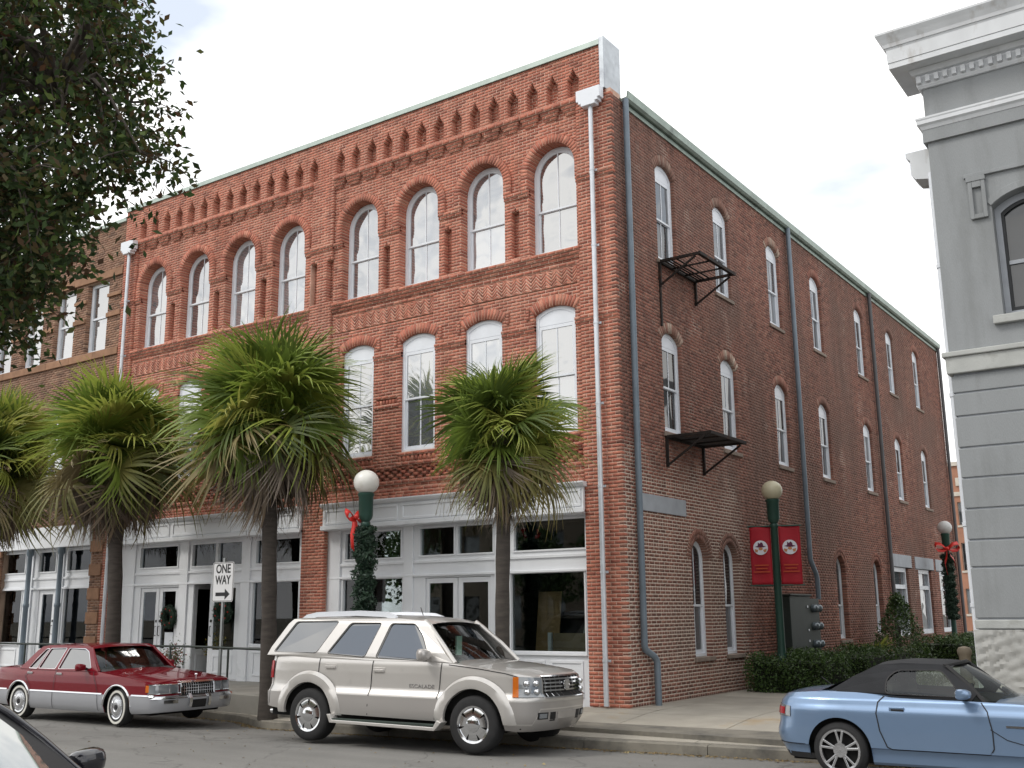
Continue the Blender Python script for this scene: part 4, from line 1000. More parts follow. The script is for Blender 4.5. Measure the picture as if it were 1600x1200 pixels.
def palm(x, y, z0, zc, rt_, rad, lean, seed, label, n=(18, 24, 9, 22)):
    t = thing('palm_tree', label, 'palm tree', (x, y, z0), 0, 'palms along the kerb')
    r = random.Random(seed); H_ = zc-z0
    mb = MB(); path = []; rs = []
    for k in range(13):
        q = k/12; path.append((lean*q*q, .03*math.sin(q*5+seed), H_*q-.1)); rs.append(rt_*(1.18-.25*min(1, q*3)+.10*max(0, q-.7)/.3)*(1+.05*math.sin(k*2.4+seed)))
    mb.tube(path, rs, 14); mb.build('trunk', M['palm_trunk'], t, smooth=True, angle=60)
    bt = MB()                                   # boots: old leaf bases under the crown
    for k in range(26):
        a = k*2.4; h = H_*r.uniform(.80, .99); rr_ = rt_*1.0; d = Vector((math.cos(a), math.sin(a), 0)); p = Vector((lean*(h/H_)**2, 0, h))+d*rr_
        bt.bar(p, p+d*r.uniform(.05, .16)+Vector((0,0,r.uniform(.10, .22))), .05, .025, d)
    tag(bt.build('leaf_base', M['palm_trunk'], t), kind='stuff')
    c = Vector((lean, 0, H_)); s = rad/1.45
    def put(meshes, el, az_, sc, nm, off=0):
        o = bpy.data.objects.new(nm, r.choice(meshes)); COL.objects.link(o); o.parent = t
        d = Vector((math.cos(az_)*math.cos(el), math.sin(az_)*math.cos(el), math.sin(el)))
        o.location = c+Vector((0,0,off))+.08*d
        o.rotation_euler = (Matrix.Rotation(az_, 3, 'Z')@Matrix.Rotation(-el, 3, 'Y')@Matrix.Rotation(r.uniform(-1.1, 1.1), 3, 'X')).to_euler()
        o.scale = (sc, sc*r.uniform(.85, 1.05), sc)
    ga = 2.39996
    for i in range(n[0]): put(FR, R(r.uniform(30, 84)), i*ga+r.uniform(-.3,.3), s*r.uniform(.82, 1.02), 'frond', .05)
    for i in range(n[1]): put(FR, R(r.uniform(-28, 40)), i*ga+r.uniform(-.3,.3), s*r.uniform(.70, 1.05), 'frond', r.uniform(-.12,.05))
    for i in range(16): put(FR, R(r.uniform(-50, 35)), r.uniform(0, 6.283), s*r.uniform(.5, .72), 'frond', r.uniform(-.2,.1))
    for i in range(n[2]): put(FO, R(r.uniform(-50, -18)), i*ga+r.uniform(-.3,.3), s*r.uniform(.88, 1.05), 'ageing_frond', -.08)
    for i in range(n[3]): put(FD, R(r.uniform(-80, -40)), i*ga+r.uniform(-.3,.3), s*r.uniform(.62, .88), 'dead_frond', -.15)
    return t
palm(-.88, -2.55, -.16, 4.58, .125, 1.80, .03, 3, 'rightmost and smallest palm, in front of the shop door by the silver car')
palm(-6.35, -2.55, -.16, 5.48, .155, 2.65, -.20, 8, 'tall palm with a high green tuft, left of the wreathed lamp post', (20, 28, 12, 24))
palm(-11.25, -2.55, -.16, 5.32, .165, 2.60, -.45, 12, 'dark palm behind the red sedan, left of the one way sign')
palm(-16.5, -2.55, -.16, 5.45, .165, 2.60, -.3, 17, 'palm at the left edge, half cut off by the frame')

# ------------------------------------------------------------------ leafy street tree at the upper left
M['leaf'] = leaf_mat('dark_tree_leaf', [(.018,.032,.009),(.028,.052,.013),(.044,.082,.018),(.075,.034,.016),(.10,.16,.034)], .8, .35)
M['bark'] = pm('grey_bark', (.075,.062,.052), .95, var=.25, scale=5, bump=.8, bscale=20)
def scatter_leaves(pts, size, jit, seed, nm, mt, par, off=(0,0,0), asp=.5):
    g = np.random.default_rng(seed); n = len(pts); P = np.array(pts)+g.normal(0, jit, (n, 3))
    a = g.normal(size=(n, 3)); a /= np.linalg.norm(a, axis=1)[:,None]; b = g.normal(size=(n, 3)); b -= (b*a).sum(1)[:,None]*a; b /= np.linalg.norm(b, axis=1)[:,None]
    c = np.cross(a, b); L = size*g.uniform(.65, 1.25, (n, 1)); W_ = L*asp
    V = np.stack([P-a*L*.5, P+b*W_*.5+c*L*.06, P+a*L*.5, P-b*W_*.5+c*L*.06], 1).reshape(-1, 3)-np.array(off)
    F = np.arange(4*n, dtype=np.int32)
    me = bpy.data.meshes.new(nm); me.vertices.add(4*n); me.vertices.foreach_set('co', V.ravel()); me.loops.add(4*n); me.loops.foreach_set('vertex_index', F)
    me.polygons.add(n); me.polygons.foreach_set('loop_start', np.arange(0, 4*n, 4, dtype=np.int32)); me.update(calc_edges=True); me.materials.append(mt)
    o = bpy.data.objects.new(nm, me); COL.objects.link(o); o.parent = par; tag(o, kind='stuff'); return o
TX, TY = 1.6, -15.5
T = thing('street_tree', 'dark leafy tree overhanging the street at the upper left', 'tree', (TX, TY, -.2))
CL = [tuple(float(q) for q in c.split(',')) for c in "3.35,-13.94,5.26;3.29,-14.06,5.32;3.71,-13.34,5.08;3.89,-14.18,4.78;2.27,-13.22,3.52;2.81,-13.70,4.96;3.41,-13.34,4.00;3.71,-14.12,4.12;2.81,-13.10,5.26;3.89,-13.28,4.30;4.07,-13.76,4.24;3.83,-14.00,3.40;3.17,-14.00,3.94;3.65,-13.64,4.30;3.11,-13.58,5.26;2.69,-13.52,4.96;2.45,-13.22,4.54;3.11,-13.52,5.74;2.03,-13.58,5.38;2.99,-12.80,5.02;2.15,-13.40,5.08;4.07,-14.24,5.02;3.11,-13.76,3.64;3.35,-13.88,5.26;3.53,-14.00,3.76;3.29,-14.12,4.24;3.47,-13.46,3.70;4.31,-13.40,4.24;2.33,-13.22,3.64;3.59,-14.06,4.84;2.57,-13.64,3.40;3.95,-13.94,5.02;3.65,-13.04,4.90;2.99,-12.98,5.38;3.05,-13.16,5.92;2.45,-13.46,3.34;2.69,-13.88,5.32;3.83,-13.64,3.64;3.65,-13.10,5.26;2.57,-13.16,3.58;4.13,-14.00,3.94;2.99,-13.34,5.98;3.83,-13.34,5.44;3.47,-13.64,3.58;3.77,-14.12,4.12;2.15,-13.40,4.36;2.81,-13.16,4.84;4.31,-13.76,5.08;3.23,-12.98,5.56;3.11,-13.88,5.26;2.81,-13.40,4.48;3.29,-13.40,3.88;2.33,-13.64,5.38;2.87,-13.34,3.82;3.83,-13.52,4.00;3.23,-12.74,4.84;3.47,-13.16,4.84;4.01,-13.52,5.02;3.29,-13.34,4.84;3.47,-14.18,4.36;3.89,-13.64,4.60;2.15,-13.70,6.04;2.93,-13.76,4.18;3.17,-12.86,5.26;2.51,-13.10,4.48;2.27,-13.10,4.48;4.01,-13.34,4.54;2.21,-13.52,5.98;2.39,-13.28,3.52;3.41,-14.06,4.84;3.65,-14.00,4.06;3.35,-14.18,5.32;3.41,-14.18,5.20;3.29,-13.10,4.42;2.87,-13.64,3.58;3.41,-14.18,4.96;2.57,-13.16,4.18;3.35,-13.76,4.60;3.59,-14.18,3.22;3.35,-13.88,3.40;2.51,-13.40,3.76;2.51,-13.10,3.76;3.41,-13.46,5.44;3.41,-13.46,5.68;2.39,-13.10,3.82;2.81,-13.76,3.88;3.77,-13.70,4.00;2.75,-13.58,3.28;3.17,-13.64,3.70;4.31,-13.82,5.02;2.69,-13.82,5.26;2.33,-13.16,4.90;3.71,-14.24,4.60;4.07,-13.82,3.70;3.29,-14.06,3.58".split(';')]
tr_ = random.Random(5)
CL += [(1.5+2.5*math.cos(a)*q, -15.3+2.0*math.sin(a)*q, 3.5+2.3*tr_.random()) for a, q in [(tr_.uniform(2.0, 5.4), tr_.uniform(.3, 1)) for _ in range(50)]]
CL = [Vector((a-TX, b-TY, c+.2)) for a, b, c in CL]
seeds = [Vector(v) for v in ((1.4,2.0,3.9),(2.1,1.9,4.9),(.9,2.3,3.7),(1.3,2.0,5.2),(.8,2.3,4.6),(1.7,1.7,4.4),(.9,2.1,5.6),(-1.4,.6,4.6),(-.6,-1.0,4.6),(-.2,1.4,4.3))]
limbs = MB(); twigs = MB(); pts = []
def wob(a, b, n, k): return [a.lerp(b, i/n)+Vector((tr_.gauss(0,k), tr_.gauss(0,k), tr_.gauss(0,k)+.25*math.sin(math.pi*i/n)))*(0 < i < n) for i in range(n+1)]
for sd0 in seeds:
    p = wob(Vector((0,0,2.4)), sd0, 6, .06); limbs.tube(p, [.075-.008*i for i in range(7)], 8)
for c in CL:
    sd0 = min(seeds, key=lambda q: (q-c).length); p = wob(sd0, c, 4, .06); limbs.tube(p, [.025,.020,.015,.010,.006], 6)
    for k in range(5):
        e = c+Vector((tr_.gauss(0,.20), tr_.gauss(0,.20), tr_.gauss(0,.17))); limbs.tube([c.lerp(sd0, .08), c.lerp(e, .5)+Vector((0,0,.04)), e], [.006,.004,.002], 4, False)
        for q in range(40):
            t_ = tr_.random()**.6; pts.append(c.lerp(e, t_)+Vector((tr_.gauss(0,.065), tr_.gauss(0,.065), tr_.gauss(0,.06))))
    for q in range(78): pts.append(c+Vector((tr_.gauss(0,.16), tr_.gauss(0,.16), tr_.gauss(0,.14))))
limbs.build('branch', M['bark'], T, smooth=True, angle=60)
MB().tube([(0,0,-.2),(.03,.02,.5),(.02,.04,1.5),(0,0,2.6)], [.20,.14,.12,.105], 12).build('trunk', M['bark'], T, smooth=True, angle=60)
scatter_leaves(pts, .062, .010, 3, 'foliage', M['leaf'], T)

# ------------------------------------------------------------------ lamps
M['lamp_green'] = pm('dark_green_lamp_paint', (.020,.060,.045), .4, .1, var=.15)
M['globe'] = pm('milky_globe', (.74,.73,.69), .28, var=.05, scale=4, dirt=(.60,.58,.52), dscale=3)
M['globe_old'] = pm('yellowed_globe', (.52,.48,.34), .3, var=.06, scale=4)
M['globe_grey'] = pm('grey_globe', (.52,.52,.51), .35, var=.05)
M['garland'] = leaf_mat('garland_green', [(.010,.026,.016),(.018,.045,.026),(.028,.062,.032)], .6, .05)
M['ribbon'] = pm('red_ribbon', (.55,.022,.015), .4, var=.12)
def lamp(x, y, z0, zg_, label, globe, rg=.235):
    t = thing('street_lamp', label, 'street lamp', (x, y, z0), 0, 'green lamp posts with white globes')
    h = zg_-z0-rg*.88
    prof = [(.21,0),(.21,.10),(.17,.14),(.17,.42),(.13,.50),(.105,.62),(.085,.9),(.075,h-.62),(.09,h-.60),(.09,h-.54),(.075,h-.52)]
    MB().lathe(prof, n=16).build('post', M['lamp_green'], t, smooth=True)
    MB().lathe([(.075,h-.515),(.115,h-.46),(.13,h-.40),(.135,h-.06),(.15,h-.04),(.15,h),(.11,h+.02)], n=18).build('collar', M['lamp_green'], t, smooth=True)
    MB().sphere((0,0,zg_-z0), rg, 28, 16, .96).build('globe', M[globe], t, smooth=True, angle=80); return t
lamp(-3.98, -2.5, -.17, 4.02, 'green lamp post with white globe wound in garland, left behind the silver car', 'globe')
lamp(.80, 5.25, .0, 4.20, 'green lamp post with yellowed globe carrying two red banners', 'globe_old', .225)
lamp(.72, 21.3, .0, 4.34, 'far lamp post with grey globe and garland at the rear of the brown side wall', 'globe_grey', .24)
def garland(x, y, z0, z1, label, rad=.165, turns=8, n=7000, seed=1):
    t = thing('garland', label, 'garland', (x, y, z0), 0, 'garlands wound round lamp posts')
    g = random.Random(seed); P = []
    for i in range(n):
        q = g.random(); a = q*turns*2*math.pi+g.gauss(0, 2.2); rr_ = rad*(1+.22*math.sin(q*turns*6.283+a))*g.uniform(.55, 1.2)
        P.append((rr_*math.cos(a), rr_*math.sin(a), q*(z1-z0)))
    scatter_leaves(P, .085, .015, seed, 'foliage', M['garland'], t, asp=.34) 
    mb = MB(); mb.tube([( (rad*.72)*math.cos(k*.5), (rad*.72)*math.sin(k*.5), (z1-z0)*k/90) for k in range(91)], .05, 6); mb.build('core', M['garland'], t, smooth=True)
garland(-3.98, -2.5, .4, 3.20, 'green garland winding up the lamp post behind the silver car', seed=2)
garland(.72, 21.3, 1.3, 3.45, 'dark garland on the far lamp post', seed=4)
def bow(x, y, z, rz, label, s=1.0):
    t = thing('ribbon_bow', label, 'bow', (x, y, z), rz, 'red bows on the lamp posts')
    def strip(path, w_, nm):
        mb = MB(); P = []
        for i, p in enumerate(path):
            p = Vector(p)*s; P += [p+Vector((0,-w_*s*.36,-w_*s*.36)), p+Vector((0,w_*s*.36,w_*s*.36))]
        mb.add(P, [(2*k, 2*k+1, 2*k+3, 2*k+2) for k in range(len(path)-1)]); mb.build(nm, M['ribbon'], t, smooth=True, solid=.004)
    for sg in (-1, 1):
        strip([(sg*.02,0,0),(sg*.13,0,.10),(sg*.24,0,.12),(sg*.27,0,.05),(sg*.22,0,-.03),(sg*.10,0,-.04),(sg*.02,0,0)], .11, 'loop')
    strip([(.02,0,-.02),(.05,0,-.14),(.13,0,-.26),(.15,0,-.46)], .10, 'tail'); strip([(-.02,0,-.02),(-.03,0,-.16),(-.08,0,-.32),(-.05,0,-.56)], .10, 'tail')
    MB().sphere((0,0,0), .045*s, 12, 8).build('knot', M['ribbon'], t, smooth=True)
bow(-4.10, -2.66, 3.36, R(100), 'red ribbon bow high on the garlanded post behind the silver car', 1.02)
bow(.80, 21.05, 3.62, R(30), 'red ribbon bow on the far lamp post', 1.5)
# ------------------------------------------------------------------ banners
M['banner'] = pm('red_banner_cloth', (.36,.010,.022), .7, var=.12, scale=3)
M['badge'] = pm('white_print', (.68,.68,.74), .7, var=.05); M['badge_dark'] = pm('maroon_print', (.10,.015,.05), .7); M['badge_tan'] = pm('tan_print', (.48,.22,.10), .7); M['banner_faint'] = pm('dull_orange_print', (.42,.055,.02), .7)
def banner(sx, label):
    # facing the street corner, turned to the camera side
    t = thing('banner', label, 'banner', (.80, 5.25, 2.80), R(18), 'red banners on the lamp post')
    a, b = (-.53, -.085) if sx < 0 else (.085, .53)
    cx = (a+b)/2
    def P(u, v): x = a+(b-a)*u; z = -.62+1.24*v; return (x, .018*math.sin(u*5+v*4+sx)+.012*math.sin(v*9), z)
    MB().grid(P, 8, 16).build('cloth', M['banner'], t, smooth=True, solid=.006)
    for z in (.63, -.63): MB().tube([(.0,0,z), (sx*.57,0,z)], .016, 8).build('rod', M['lamp_green'], t, smooth=True)
    def disc(r_, ox, oz, y, mt, nm, k=1.0):
        mb = MB(); n = 24; mb.prism([(cx+ox+r_*math.cos(6.2832*i/n), oz+k*r_*math.sin(6.2832*i/n)) for i in range(n)], lambda s_, d, z: (s_, d, z), y, y+.004); return mb.build(nm, mt, t)
    disc(.155, 0, .17, -.050, M['badge'], 'emblem')
    mb = MB().prism([(cx-.12,.195),(cx-.06,.21),(cx-.05,.285),(cx-.015,.255),(cx+.015,.29),(cx+.05,.26),(cx+.06,.21),(cx+.12,.195),(cx+.05,.175),(cx-.05,.175)], lambda s_, d, z: (s_, d, z), -.056, -.052); mb.build('emblem', M['badge_dark'], t)
    disc(.045, 0, .145, -.056, M['badge_tan'], 'emblem', .7)
    mb = MB().prism([(cx-.13,.145),(cx-.05,.125),(cx-.07,.07),(cx-.115,.08)], lambda s_, d, z: (s_, d, z), -.056, -.052).prism([(cx+.13,.145),(cx+.115,.08),(cx+.07,.07),(cx+.05,.125)], lambda s_, d, z: (s_, d, z), -.056, -.052); mb.build('emblem', M['badge_tan'], t)
    mb = MB()
    for i, w_ in enumerate((.15, .12, .17)): mb.box(cx-w_, cx+w_, -.040, -.037, -.22-.07*i, -.19-.07*i)
    mb.build('print', M['banner_faint'], t)
banner(-1, 'left of the two red banners on the lamp post beside the brown wall')
banner(1, 'right of the two red banners, nearer the downpipe')

# ------------------------------------------------------------------ electric meter cabinet
M['cabinet'] = pm('grey_green_cabinet', (.024,.036,.032), .6, .0, var=.15, scale=3); M['meter_glass'] = pm('glass_meter', (.16,.19,.21), .12, .3, var=.3, scale=12)
t = thing('meter_cabinet', 'grey electric meter cabinet with rows of glass meters on the brown wall', 'meter cabinet', (.0, 9.2, .55))
MB().box(.02, .32, -2.0, -.62, -.55, 1.42).build('body', M['cabinet'], t, bevel=.015)
MB().box(.02, .30, -.615, .04, -.45, 1.36).build('meter_bank', M['cabinet'], t, bevel=.012)
MB().box(.0, .36, -2.03, -.60, 1.422, 1.46).build('lid', M['cabinet'], t, bevel=.01)
for r_ in range(4):
    for c_ in range(2):
        z = 1.13-.42*r_; mb = MB().lathe([(.095,0),(.095,.05),(.085,.11),(.05,.14),(.001,.145)], n=14, axis='y'); mb.v = [(.30+p[1], -.44+.30*c_+p[0], z+p[2]) for p in mb.v]; mb.build('meter', M['meter_glass'], t, smooth=True)
for z in (1.15, .6, .35, -.1): MB().box(.322, .335, -.90, -.82, z, z+.05).build('latch', M['zinc'], t)
# ------------------------------------------------------------------ hedges and shrubs
M['hedge'] = leaf_mat('hedge_leaf', [(.020,.038,.009),(.034,.068,.015),(.052,.105,.022),(.085,.14,.032)], .5, .15)
M['core'] = pm('hedge_inside', (.012,.016,.008), .95)
def hedge(x0, x1, y0, y1, h, label, seed, n, size=.06):
    t = thing('hedge', label, 'hedge', ((x0+x1)/2, (y0+y1)/2, 0), 0, 'clipped hedges beside the brown wall'); g = random.Random(seed); P = []
    lx, ly = (x1-x0)/2, (y1-y0)/2
    def prof(u, v): return 1+.10*math.sin(u*3.1+seed)+.08*math.sin(v*4.3+seed*2)
    for i in range(n):
        f = g.random()
        if f < .45: x, y, z = g.uniform(-lx, lx), g.uniform(-ly, ly), h*prof(1, g.random()*3)
        elif f < .8: x, y, z = g.uniform(-lx, lx), g.choice((-1, -1, -1, 1))*ly, g.uniform(.02, h)
        else: x, y, z = g.choice((-1, 1))*lx, g.uniform(-ly, ly), g.uniform(.02, h)
        z += g.gauss(0, .05)+.07*math.sin(x*3.3+y*2.1+seed); z = min(z, h*(1.08-.10*(abs(x)/lx)**6-.08*(abs(y)/ly)**8)); P.append((x+.06*math.sin(y*5+seed), y+.07*math.sin(x*6+z*7+seed), z+.05*math.sin(x*5.3+y*3.7+seed)))
    scatter_leaves(P, size, .045, seed, 'foliage', M['hedge'], t)
    MB().box(-lx+.10, lx-.10, -ly+.10, ly-.10, 0, h-.12).build('core', M['core'], t)
hedge(.30, 1.95, 4.55, 6.3, .70, 'nearest clipped hedge, at the foot of the banner lamp post', 1, 9000)
hedge(.55, 2.1, 7.2, 11.2, .70, 'clipped hedge in the middle, behind the soft top of the blue car', 2, 8000)
hedge(.6, 2.3, 16.2, 24.5, .72, 'far hedge below the side shop windows', 3, 8000, .075)
def shrub(name, x, y, h, r_, label, seed, n, cone=False, size=.09, mt='hedge'):
    t = thing(name, label, 'shrub', (x, y, 0)); g = random.Random(seed); P = []
    for i in range(n):
        a = g.random()*6.283; q = g.random(); rr_ = r_*((1-q)**.7 if cone else math.sin(math.pi*min(.98, q*.85+.12)))*g.uniform(.55, 1.05); P.append((rr_*math.cos(a), rr_*math.sin(a), .08+h*q))
    scatter_leaves(P, size, .05, seed, 'foliage', M[mt], t); MB().tube([(0,0,0),(0,0,h*.6)], [.06,.03], 8).build('stem', M['bark'], t)
shrub('conical_shrub', .9, 14.0, 1.95, .95, 'dark conical shrub against the brown wall', 5, 3500, True)
M['grass'] = leaf_mat('grass_blade', [(.07,.10,.02),(.12,.15,.03),(.17,.18,.05)], .6, .3)
t = thing('grass_patch', None, None); tag(t, 'strip of yellow green ground cover in front of the hedges', kind='stuff')
g_ = random.Random(9); P = [(g_.uniform(1.2, 3.4), g_.uniform(4.6, 11), .03+abs(g_.gauss(0,.05))) for i in range(5000)]
t_ = scatter_leaves(P, .10, .02, 12, 'blades', M['grass'], t, asp=.16)
# small palmetto by the third ground floor side window
t = thing('palmetto_shrub', 'low palmetto shrub below the narrow arched side window', 'shrub', (.75, 11.9, 0))
MB().tube([(0,0,0),(0,0,.35)], [.10,.08], 9).build('stem', M['palm_trunk'], t)
for i in range(15):
    o = bpy.data.objects.new('frond', FR[i % 4]); COL.objects.link(o); o.parent = t; o.location = (0,0,.32); a = i*2.4; el = R(10+55*((i*37) % 100)/100)
    o.rotation_euler = (Matrix.Rotation(a, 3, 'Z')@Matrix.Rotation(-el, 3, 'Y')).to_euler(); o.scale = (.62,)*3
# ------------------------------------------------------------------ stone bollard
M['bollard'] = pm('sandy_stone', (.40,.34,.26), .9, var=.2, scale=6, bump=.4)
t = thing('stone_bollard', 'short round sandy stone bollard near the corner of the grey building', 'bollard', (3.72, 8.6, 0)); MB().lathe([(.15,0),(.15,.08),(.125,.10),(.125,.62),(.15,.66),(.155,.74),(.12,.80),(.02,.83)], n=20).build('pillar', M['bollard'], t, smooth=True)
# ------------------------------------------------------------------ far red brick building, trees and opposite street side
M['far_brick'] = pm('far_orange_brick', (.34,.17,.11), .9, var=.15, scale=1.5); M['far_band'] = pm('far_pale_band', (.50,.46,.40), .9)
FB = thing('brick_building', 'distant orange brick building seen through the gap on the right', 'building', (-12, 66, 0))
mb = MB(); wz = [(1.2,3.0),(4.3,6.3),(7.6,9.3)]; wx = [(-4+2.6*i, -2.6+2.6*i) for i in range(7)]
xs = [-6]+[e for w_ in wx for e in w_]+[16]; zs = [0]+[e for w_ in wz for e in w_]+[12.0]
for i in range(len(xs)-1):
    for k in range(len(zs)-1):
        if i % 2 == 1 and k % 2 == 1: continue
        mb.box(xs[i], xs[i+1], 0, .4, zs[k], zs[k+1])
mb.build('wall', M['far_brick'], FB)
MB().box(-6.1, 16.1, -.15, 8, 12.0, 12.3).build('roof', M['far_band'], FB)
for a, b in wx:
    for c, d in wz:
        o = MB().box(a, b, .18, .2, c, d).box(a-.1, b+.1, -.06, .1, c-.15, c-.005).build('window', M['far_band'], FB)
        MB().box(a+.06, b-.06, .14, .15, c+.06, d-.06).box(a+.06, b-.06, .12, .13, (c+d)/2-.04, (c+d)/2+.04).build('pane', M['pane_side'], o)
for i in range(16): MB().box(-5.6+1.35*i, -5.0+1.35*i, -.12, -.002, 10.5, 11.1).build('dentil', M['far_band'], FB)
MB().box(-6, 16, -.10, -.002, 9.75, 10.05).build('string_course', M['far_band'], FB)
def btree(x, y, h, r_, label, seed, n, name='broadleaf_tree', grp=None, size=.30, zb=0):
    t = thing(name, label, 'tree', (x, y, zb), 0, grp); g = random.Random(seed); P = []
    cl = [(g.gauss(0, r_*.45), g.gauss(0, r_*.45), h*g.uniform(.45, .92), r_*g.uniform(.28, .5)) for _ in range(11)]
    for i in range(n):
        c = g.choice(cl); v = Vector((g.gauss(0,1), g.gauss(0,1), g.gauss(0,1))).normalized()*c[3]*g.uniform(.6, 1.1); P.append((c[0]+v.x, c[1]+v.y, c[2]+v.z*.8))
    scatter_leaves(P, size, .05, seed, 'crown', M['hedge'], t, asp=.6)
    mb = MB().tube([(0,0,0),(.05,0,h*.3),(0,.1,h*.6)], [.22,.16,.08], 8)
    for c in cl[:5]: mb.tube([(.03,0,h*.35), (c[0]*.7, c[1]*.7, c[2])], [.09,.03], 6)
    mb.build('trunk', M['bark'], t, smooth=True)
btree(-.6, 47, 3.6, 1.7, 'bushy green tree in the gap before the distant brick building', 21, 2200, size=.2)
btree(2.2, 43, 2.2, 1.2, 'low round bush in the gap by the grey building', 22, 1600, size=.16)
# the other side of the street (behind the viewpoint; it shows in the window glass and car paint)
OB = [(-34, -19, 9.5, (.22,.18,.14)), (-18.6, -6, 7.5, (.19,.10,.07)), (-5.6, 9, 8.5, (.22,.20,.175)), (9.4, 25, 7.0, (.18,.095,.07))]
lab = ['tall tan brick building across the street', 'red brick building across the street', 'pale stuccoed building across the street', 'low dark red brick building across the street']
for (a, b, h, c), lb in zip(OB, lab):
    O = thing('row_building', lb, 'building', (a, -34, 0)); m_ = pm('facade', c, .9, var=.12, scale=1)
    w_ = b-a; n = int(w_/2.6); mb = MB(); xs = [0]; 
    for i in range(n): xs += [(i+.28)*w_/n, (i+.72)*w_/n]
    xs.append(w_); zs = [-.3, .7, 2.6, 4.2, 6.2, h]
    for i in range(len(xs)-1):
        for k in range(5):
            if i % 2 == 1 and k in (1, 3): continue
            mb.box(xs[i], xs[i+1], -.4, 0, zs[k], zs[k+1])
    mb.box(0, w_, -10, -.45, -.3, h-.1); mb.build('wall', m_, O); MB().box(-.1, w_+.1, -.4, .18, h+.002, h+.3).build('cornice', M['far_band'], O)
    for i in range(n):
        for z0, z1 in ((.7, 2.6), (4.2, 6.2)): MB().box(xs[1+2*i], xs[2+2*i], -.25, -.22, z0, z1).build('window', M['pane_side'], O)
for i, (x, y, h) in enumerate([(-27,-26,7.5),(-19,-27,6.5),(-12,-26,7.8),(-4,-28,6.8),(3.5,-27,7.2),(12,-26.5,7.6),(19,-27,6.6)]):
    btree(x, y, h, 2.6, ['wide', 'slim', 'tall', 'short', 'round', 'spreading', 'small'][i]+' street tree across the road', 60+i, 2600, 'street_tree', 'street trees across the road', .28, -.2)
# ------------------------------------------------------------------ one way sign
M['sign_white'] = pm('white_reflective_sheet', (.72,.73,.74), .4, var=.03); M['sign_black'] = pm('black_sign_print', (.012,.012,.014), .5); M['steel'] = pm('galvanised_post', (.33,.35,.35), .45, .5, var=.15, scale=6)
t = thing('one_way_sign', 'white one way sign with black arrow on a steel post', 'traffic sign', (-8.28, -2.10, .14), R(0)); t.scale = (1.06,)*3
mb = MB().box(-.035, .035, -.004, .004, -.1, 2.52).box(-.035, -.028, -.004, .03, -.1, 2.52).box(.028, .035, -.004, .03, -.1, 2.52); mb.build('post', M['steel'], t)
zc = 2.06
def rrect(w_, h, r_, n=5):
    P = []
    for cx, cz, a0 in ((w_-r_, h-r_, 0), (-w_+r_, h-r_, 90), (-w_+r_, -h+r_, 180), (w_-r_, -h+r_, 270)):
        for i in range(n+1): a = R(a0+90*i/n); P.append((cx+r_*math.cos(a), cz+r_*math.sin(a)))
    return P
MB().prism([(p[0], p[1]+zc) for p in rrect(.305, .38, .04)], lambda s_, d, z: (s_, d, z), -.012, -.006).build('plate', M['sign_white'], t)
mb = MB(); frame_strip(mb, lambda s_, d, z: (s_, d, z), [(p[0], p[1]+zc) for p in rrect(.295, .37, .035)], [(p[0], p[1]+zc) for p in rrect(.283, .358, .03)], -.0122, -.0135); mb.build('border', M['sign_black'], t)
mb = MB().prism([(-.20,zc-.20),(.07,zc-.20),(.07,zc-.13),(.21,zc-.235),(.07,zc-.34),(.07,zc-.27),(-.20,zc-.27)], lambda s_, d, z: (s_, d, z), -.0145, -.0125); mb.build('arrow', M['sign_black'], t)
def text_mesh(txt, size, name, mt, par, loc, rot, sx=1.0, ext=.001, bold=0):
    cu = bpy.data.curves.new('txt', 'FONT'); cu.body = txt; cu.size = size; cu.extrude = ext; cu.align_x = 'CENTER'; cu.align_y = 'CENTER'; cu.offset = bold
    tmp = bpy.data.objects.new('txt', cu); COL.objects.link(tmp); dg = bpy.context.evaluated_depsgraph_get(); me = bpy.data.meshes.new_from_object(tmp.evaluated_get(dg)); bpy.data.objects.remove(tmp)
    me.materials.clear(); me.materials.append(mt); o = bpy.data.objects.new(name, me); COL.objects.link(o); o.parent = par; o.location = loc; o.rotation_euler = rot; o.scale = (sx, 1, 1); return o
text_mesh('ONE', .235, 'lettering', M['sign_black'], t, (0,-.0135,zc+.245), (R(90),0,0), .86, bold=.006); text_mesh('WAY', .235, 'lettering', M['sign_black'], t, (0,-.0135,zc+.03), (R(90),0,0), .80, bold=.006)
# ------------------------------------------------------------------ railing on the raised walk
M['rail'] = pm('dark_green_rail', (.045,.055,.050), .5, .3, var=.2)
t = thing('handrail', 'long low dark metal handrail along the raised walk', 'railing', (-1.0, -2.1, 0))
pp = [-26+1.0, ]; 
mb = MB().tube([(x, 0, zw(x-1)+.86) for x in (-24, -15, -8, -4, 0.0, .06)]+[(.10, 0, .80), (.10, 0, .0)], .024, 10); mb.build('top_rail', M['rail'], t, smooth=True)
for x in [-23.5+1.83*i for i in range(13)]: MB().tube([(x, 0, zw(x-1)-.02), (x, 0, zw(x-1)+.86)], .022, 8).build('post', M['rail'], t, smooth=True)
